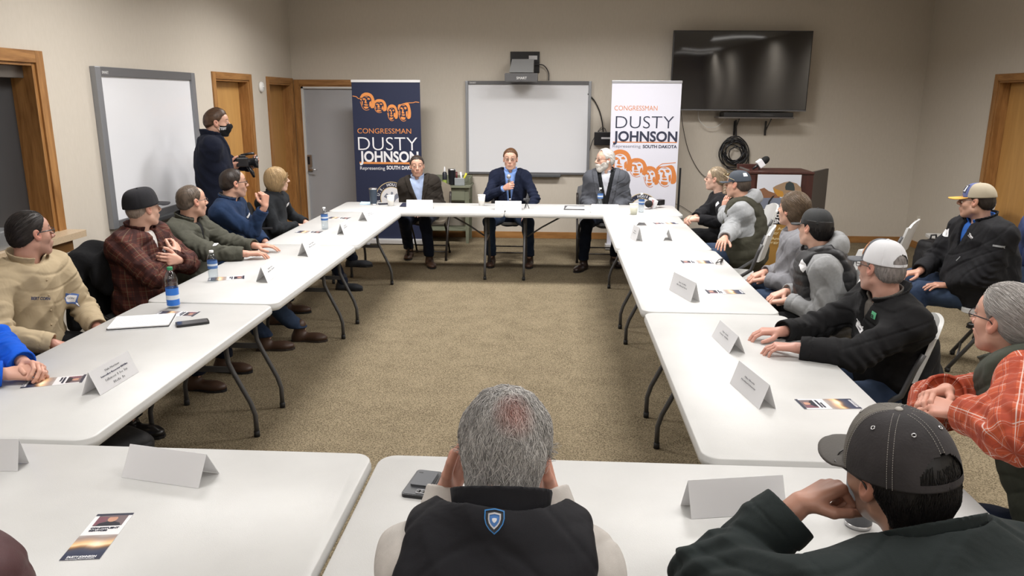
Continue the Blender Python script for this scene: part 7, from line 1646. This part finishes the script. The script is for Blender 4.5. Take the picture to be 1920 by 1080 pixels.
# ------------------------------------------------------------------ near row
def p_greyhead():
    Hc = at(948, 853, Y=1.36)
    p = Person('person seen from behind with grey hair and black vest with blue shield badge', (-.08, 1.03), 0, Hc, np.array([.02, .80, -.60]), skin=(.55, .31, .23), hair=(.40, .385, .37), shw=.158, girth=1.08, slouch=.05, hscale=1.0, neckpt=(Hc[0], Hc[1]-.140, Hc[2]-.088), neckr=.064)
    wl = at(838, 925, Y=1.50); wr = at(1030, 930, Y=1.50)
    p.set_arm('L', wl, (-.15, .7, -1.2), d=(.35, .35, .85), n=(.8, -.5, .1), curl=(25, 30, 20), thumb=.0); p.set_arm('R', wr, (.15, .7, -1.2), d=(-.3, .35, .85), n=(-.8, -.5, .1), curl=(25, 30, 20))
    p.body(); p.garment('shirt', cloth('off_white_fleece', (.56, .53, .50), .95), .012, sleeve=(.055, .055, .047), fold=.006, seed=31, t1=1.04, h=.0045)
    p.garment('vest', cloth('black_softshell_vest', (.013, .013, .016), .7, bump=.15, var=.05), .036, arms=(), vest=.012, fold=.006, seed=33, collar=(.065, .082, 20, .006, .1), h=.0042) if 0 else p.garment('vest', cloth('black_softshell_vest', (.013, .013, .016), .7, bump=.15, var=.05), .036, arms=(), vest=.012, fold=.006, seed=33, collar=(.050, .082, 20, .008, .1), h=.0042)
    SB = mat('shield_blue', (.02, .16, .42), .5); shield(p, 927, 977, SB)
    PINK = (.50, .20, .16)
    o = p.hairdo('short', .013, top=.004, cvar=.55, nape=-.125, strands=9000, slen=.062, flow='down', srad=.00068, messy=1.25, fine=.0028, nv=.006, line=[-.12, -.115, -.065, -.02, .004, .0, .028, .058, .066])
    # the scalp shows through thin hair near the crown
    for ob in [o]+list(o.children):
        n_ = len(ob.data.vertices); v = np.empty(n_*3); ob.data.vertices.foreach_get('co', v); v = v.reshape(-1, 3); m_ = np.array(world_of(ob)); v = v@m_[:3, :3].T+m_[:3, 3]
        at_ = ob.data.attributes['Col']; c = np.empty(n_*4, f32); at_.data.foreach_get('color', c); c = c.reshape(-1, 4)
        ce = p.H(.020, -.108, .052); d = np.linalg.norm((v-ce)/np.array([.034, .04, .04]), axis=1); w_ = np.clip(1.35-d, 0, 1)*(.9 if ob is o else .5); c[:, :3] = c[:, :3]*(1-w_[:, None])+np.array(PINK)*w_[:, None]; at_.data.foreach_set('color', c.ravel())
    p.trousers(DJEAN, h=.012); p.shoes(BRSH); chair('grey folding chair under the person in the black vest in the foreground', -.08, 1.0, 0, GSEAT, GSEAT, BRN)
def shield(p, px, py, m):
    f = p.last; o = CO.copy(); d = nz(ray(px, py)); t = .6
    for _ in range(200):
        dd = float(f(A3(o+d*t)[None])[0]); t += max(dd*.8, .0005)
        if dd < .0008: break
    c = o+d*t; n = grad(f, c[None])[0]; up = nz(np.array([0, 0, 1.])-n*n[2]); rt = nz(np.cross(up, n))
    out = [(-.5, .46), (-.25, .50), (0, .54), (.25, .50), (.5, .46), (.5, .1), (.42, -.15), (.25, -.36), (0, -.55), (-.25, -.36), (-.42, -.15), (-.5, .1)]
    e = empty('shield_badge', (0, 0, 0)); e.parent = p.root
    def lay(sc1, sc2, m_, nm, lift, w_=.034, h_=.042):
        n_ = len(out); dense = []
        for i in range(n_):
            a = Vector(out[i]); b = Vector(out[(i+1) % n_])
            for k in range(3): dense.append(a.lerp(b, k/3))
        V_ = []
        for s_ in (sc1, sc2):
            for q in dense: V_.append(c+rt*q.x*w_*s_+up*q.y*h_*s_)
        V_ = np.array(V_)
        for _ in range(3): V_ = V_-grad(f, V_)*(f(V_.astype(f32))-lift)[:, None]
        k = len(dense); mk(nm, V_, [(i, (i+1) % k, k+(i+1) % k, k+i) for i in range(k)], m_, e)
    lay(.02, 1, mat('badge_navy', (.012, .014, .02), .6), 'badge_ground', .0012); lay(.88, 1, m, 'blue_outline', .0022); lay(.02, .58, mat('badge_blue2', (.05, .16, .42), .5), 'inner_shield', .0022); lay(.48, .62, mat('badge_silver', (.55, .55, .58), .35, .4), 'silver_rim', .003); lay(.02, .25, mat('badge_white', (.62, .64, .68), .5), 'white_figure', .003, .030, .030)
def p_greycap():
    Hc = at(1680, 893, Y=1.40)
    p = Person('person in foreground in worn grey cap and dark green jacket, fist at mouth', (.80, 1.02), -10, Hc, np.array([-.37, .92, -.03]), skin=(.42, .235, .165), hair=(.010, .009, .009), shw=.215, girth=1.25, slouch=.05, roll=6, stubble=.55, neckpt=(Hc[0]+.05, Hc[1]-.10, Hc[2]-.130), neckr=.06)
    wl = at(1500, 945, Y=1.48); p.set_arm('L', wl, (-1, .1, -.8), d=nz(np.array(at(1598, 893, Y=1.52))-np.array(wl)), n=(.3, -.2, -1), curl=(80, 90, 55), thumb=.25)
    p.set_arm('R', (.95, 1.60, .76), (1, -.3, -.5), d=(-.7, .7, 0), curl=(20, 25, 15)); p.body()
    GJ = cloth('dark_green_canvas', (.020, .026, .026), .85, bump=.25, var=.15, vscale=5)
    p.garment('canvas_jacket', GJ, .040, sleeve=(.088, .082, .062), fold=.010, seed=35, collar=(.045, .086, 14, .022, .15), h=.0045, t1=.9)
    p.hairdo('short', .012, top=0, cvar=.4, nape=-.105, zmax=.035, zbase=.088, nv=.004, strands=4000, slen=.05, flow='down', srad=.0006, messy=.6, fine=.003)
    CM = mat('worn_grey_cap_cloth', (.034, .030, .032), .85, bump=.35, var=.35, vscale=14); CT = mat('faded_cap_front', (.13, .12, .105), .85, bump=.35, var=.2, vscale=20); ST = mat('pale_stitching', (.40, .38, .35), .8)
    p.cap([CM, CT], lambda a, v: 1 if abs(a) < 60 else 0, tilt=-3, hgt=.108, brim_len=.090, z0=.024, open_back=True, size=1.10, stitch=ST, eyelets=CHROME, brim_m=mat('cap_brim_cloth', (.085, .078, .072), .85, bump=.35))
    p.glasses(mat('black_rim', (.02, .018, .018), .35), .026, .016, .0016); p.trousers(BLKT, h=.012); p.shoes(BRSH); chair('grey folding chair under the person in the green canvas jacket', .82, .98, -8, GSEAT, GSEAT, BRN)
def p_maroon():
    sp_ = at(-14, 1072, D=1.22); n_ = sp_+np.array([-.20, -.02, .03])
    p = Person('person in a maroon padded jacket, only a shoulder showing at lower left corner', (n_[0], n_[1]-.12), 5, n_+np.array([0, .05, .17]), np.array([.1, 1, -.1]), skin=SK2, hair=(.1, .07, .05), shw=.19, neckpt=n_)
    lap(p); p.body(); p.garment('padded_jacket', cloth('maroon_nylon', (.070, .018, .022), .5, spec=.5), .04, quilt=(.08, .008), fold=.008, collar=(.07, .085, 20, .02, .2)); p.hairdo('short'); p.trousers(DJEAN); p.shoes(BRSH); chair('folding chair under the person in the maroon jacket', p.hip[0], p.hip[1]-.03, 5, GSEAT, GSEAT, BRN)
def extras():
    chair('empty white folding chair against the far right, left of the wall outlet', 2.80, 6.80, -58, WHITE_PLASTIC, WHITE_PLASTIC, TUBE_GREY)
    q = at(1768, 449, z=.45); chair('empty white folding chair half hidden behind the black backpack', q[0]+.12, q[1]+.1, -80, WHITE_PLASTIC, WHITE_PLASTIC, TUBE_GREY)
    backpack('black backpack standing on the floor left of the man in the yellow-brimmed cap', (q[0]-.22, q[1]-.28, 0), .50, .34, .20, cloth('black_nylon_bag', (.010, .010, .012), .6, spec=.4), cloth('dark_grey_trim', (.03, .03, .034), .6), 20)
    backpack('blue and grey backpack held on the lap at the right edge', (3.80, 6.12, .66), .42, .34, .22, cloth('blue_nylon_bag', (.022, .040, .13), .6, spec=.4), cloth('grey_bag_trim', (.22, .22, .23), .6), -20, tilt=35)
    backpack('dark bag on the floor under the near left table', (-2.05, 3.15, 0), .34, .36, .24, cloth('black_nylon_bag', (.010, .010, .012), .6), cloth('dark_grey_trim', (.03, .03, .034), .6), 60)
def backpack(label, c, H, W, Dp, m, m2, rz, tilt=0):
    e = empty('backpack', c, label, 'backpack'); e.rotation_euler = (R(tilt), 0, R(rz)); Mx = world_of(e); Mi = np.array(Mx.inverted()).astype(f32)
    def loc(P): return P@Mi[:3, :3].T+Mi[:3, 3]
    def f(P):
        q = loc(P); r = np.stack([np.maximum(np.abs(q[:, 0])-W*.5+.07, 0), np.maximum(np.abs(q[:, 1])-Dp*.5+.07, 0), np.maximum(np.abs(q[:, 2]-H/2)-H/2+.07, 0)], 1); d = ln(r)-.07
        return d-.005*np.sin(q[:, 2]*30+3*np.sin(q[:, 0]*16))-.004*np.sin(q[:, 0]*33+2*np.sin(q[:, 2]*25))
    def g(P):
        q = loc(P); r = np.stack([np.maximum(np.abs(q[:, 0])-W*.38+.04, 0), np.maximum(np.abs(q[:, 1]+Dp*.5)-.0, 0), np.maximum(np.abs(q[:, 2]-H*.32)-H*.24+.04, 0)], 1); return ln(r)-.045-.003*np.sin(q[:, 0]*40+q[:, 2]*30)
    cc = np.array((Mx @ Vector((0, 0, H/2)))[:]); v, F_ = sdf_mesh(f, cc-.4, cc+.4, .009); mk('main_body', v, F_, m, e, True)
    v, F_ = sdf_mesh(g, cc-.4, cc+.4, .008); mk('front_pocket', v, F_, m, e, True)
    for k, zz in ((0, .82), (1, .60)):
        mb = MB(); mb.tube([(-W*.40, -Dp*.42, H*zz), (-W*.2, -Dp*.56, H*zz+.01), (W*.2, -Dp*.56, H*zz+.01), (W*.40, -Dp*.42, H*zz)], .011, 6); mb.build('reflective_trim', m2, e)
    mb = MB(); mb.tube([(-.04, .02, H-.01), (-.03, .02, H+.04), (.03, .02, H+.04), (.04, .02, H-.01)], .009, 8); mb.build('carry_handle', m2, e)
    for sx in (-1, 1): mb = MB(); mb.tube([(sx*.08, Dp*.5-.02, H-.03), (sx*.10, Dp*.5+.03, H*.6), (sx*.12, Dp*.5, H*.15)], .014, 6); mb.build('shoulder_strap', m, e)
import time as _t
for fn in (p_brownsuit, p_speaker, p_whitehair, p_bluehood, p_khaki, p_plaidcap, p_olive, p_bluefleece, p_blonde, p_photographer, p_blackhood, p_greyvest, p_huskie, p_blackcap, p_meshcap, p_orangeplaid, p_yellowcap, p_backpack, p_greyhead, p_greycap, p_maroon, extras):
    t0 = _t.time(); fn(); print(fn.__name__, round(_t.time()-t0, 1))
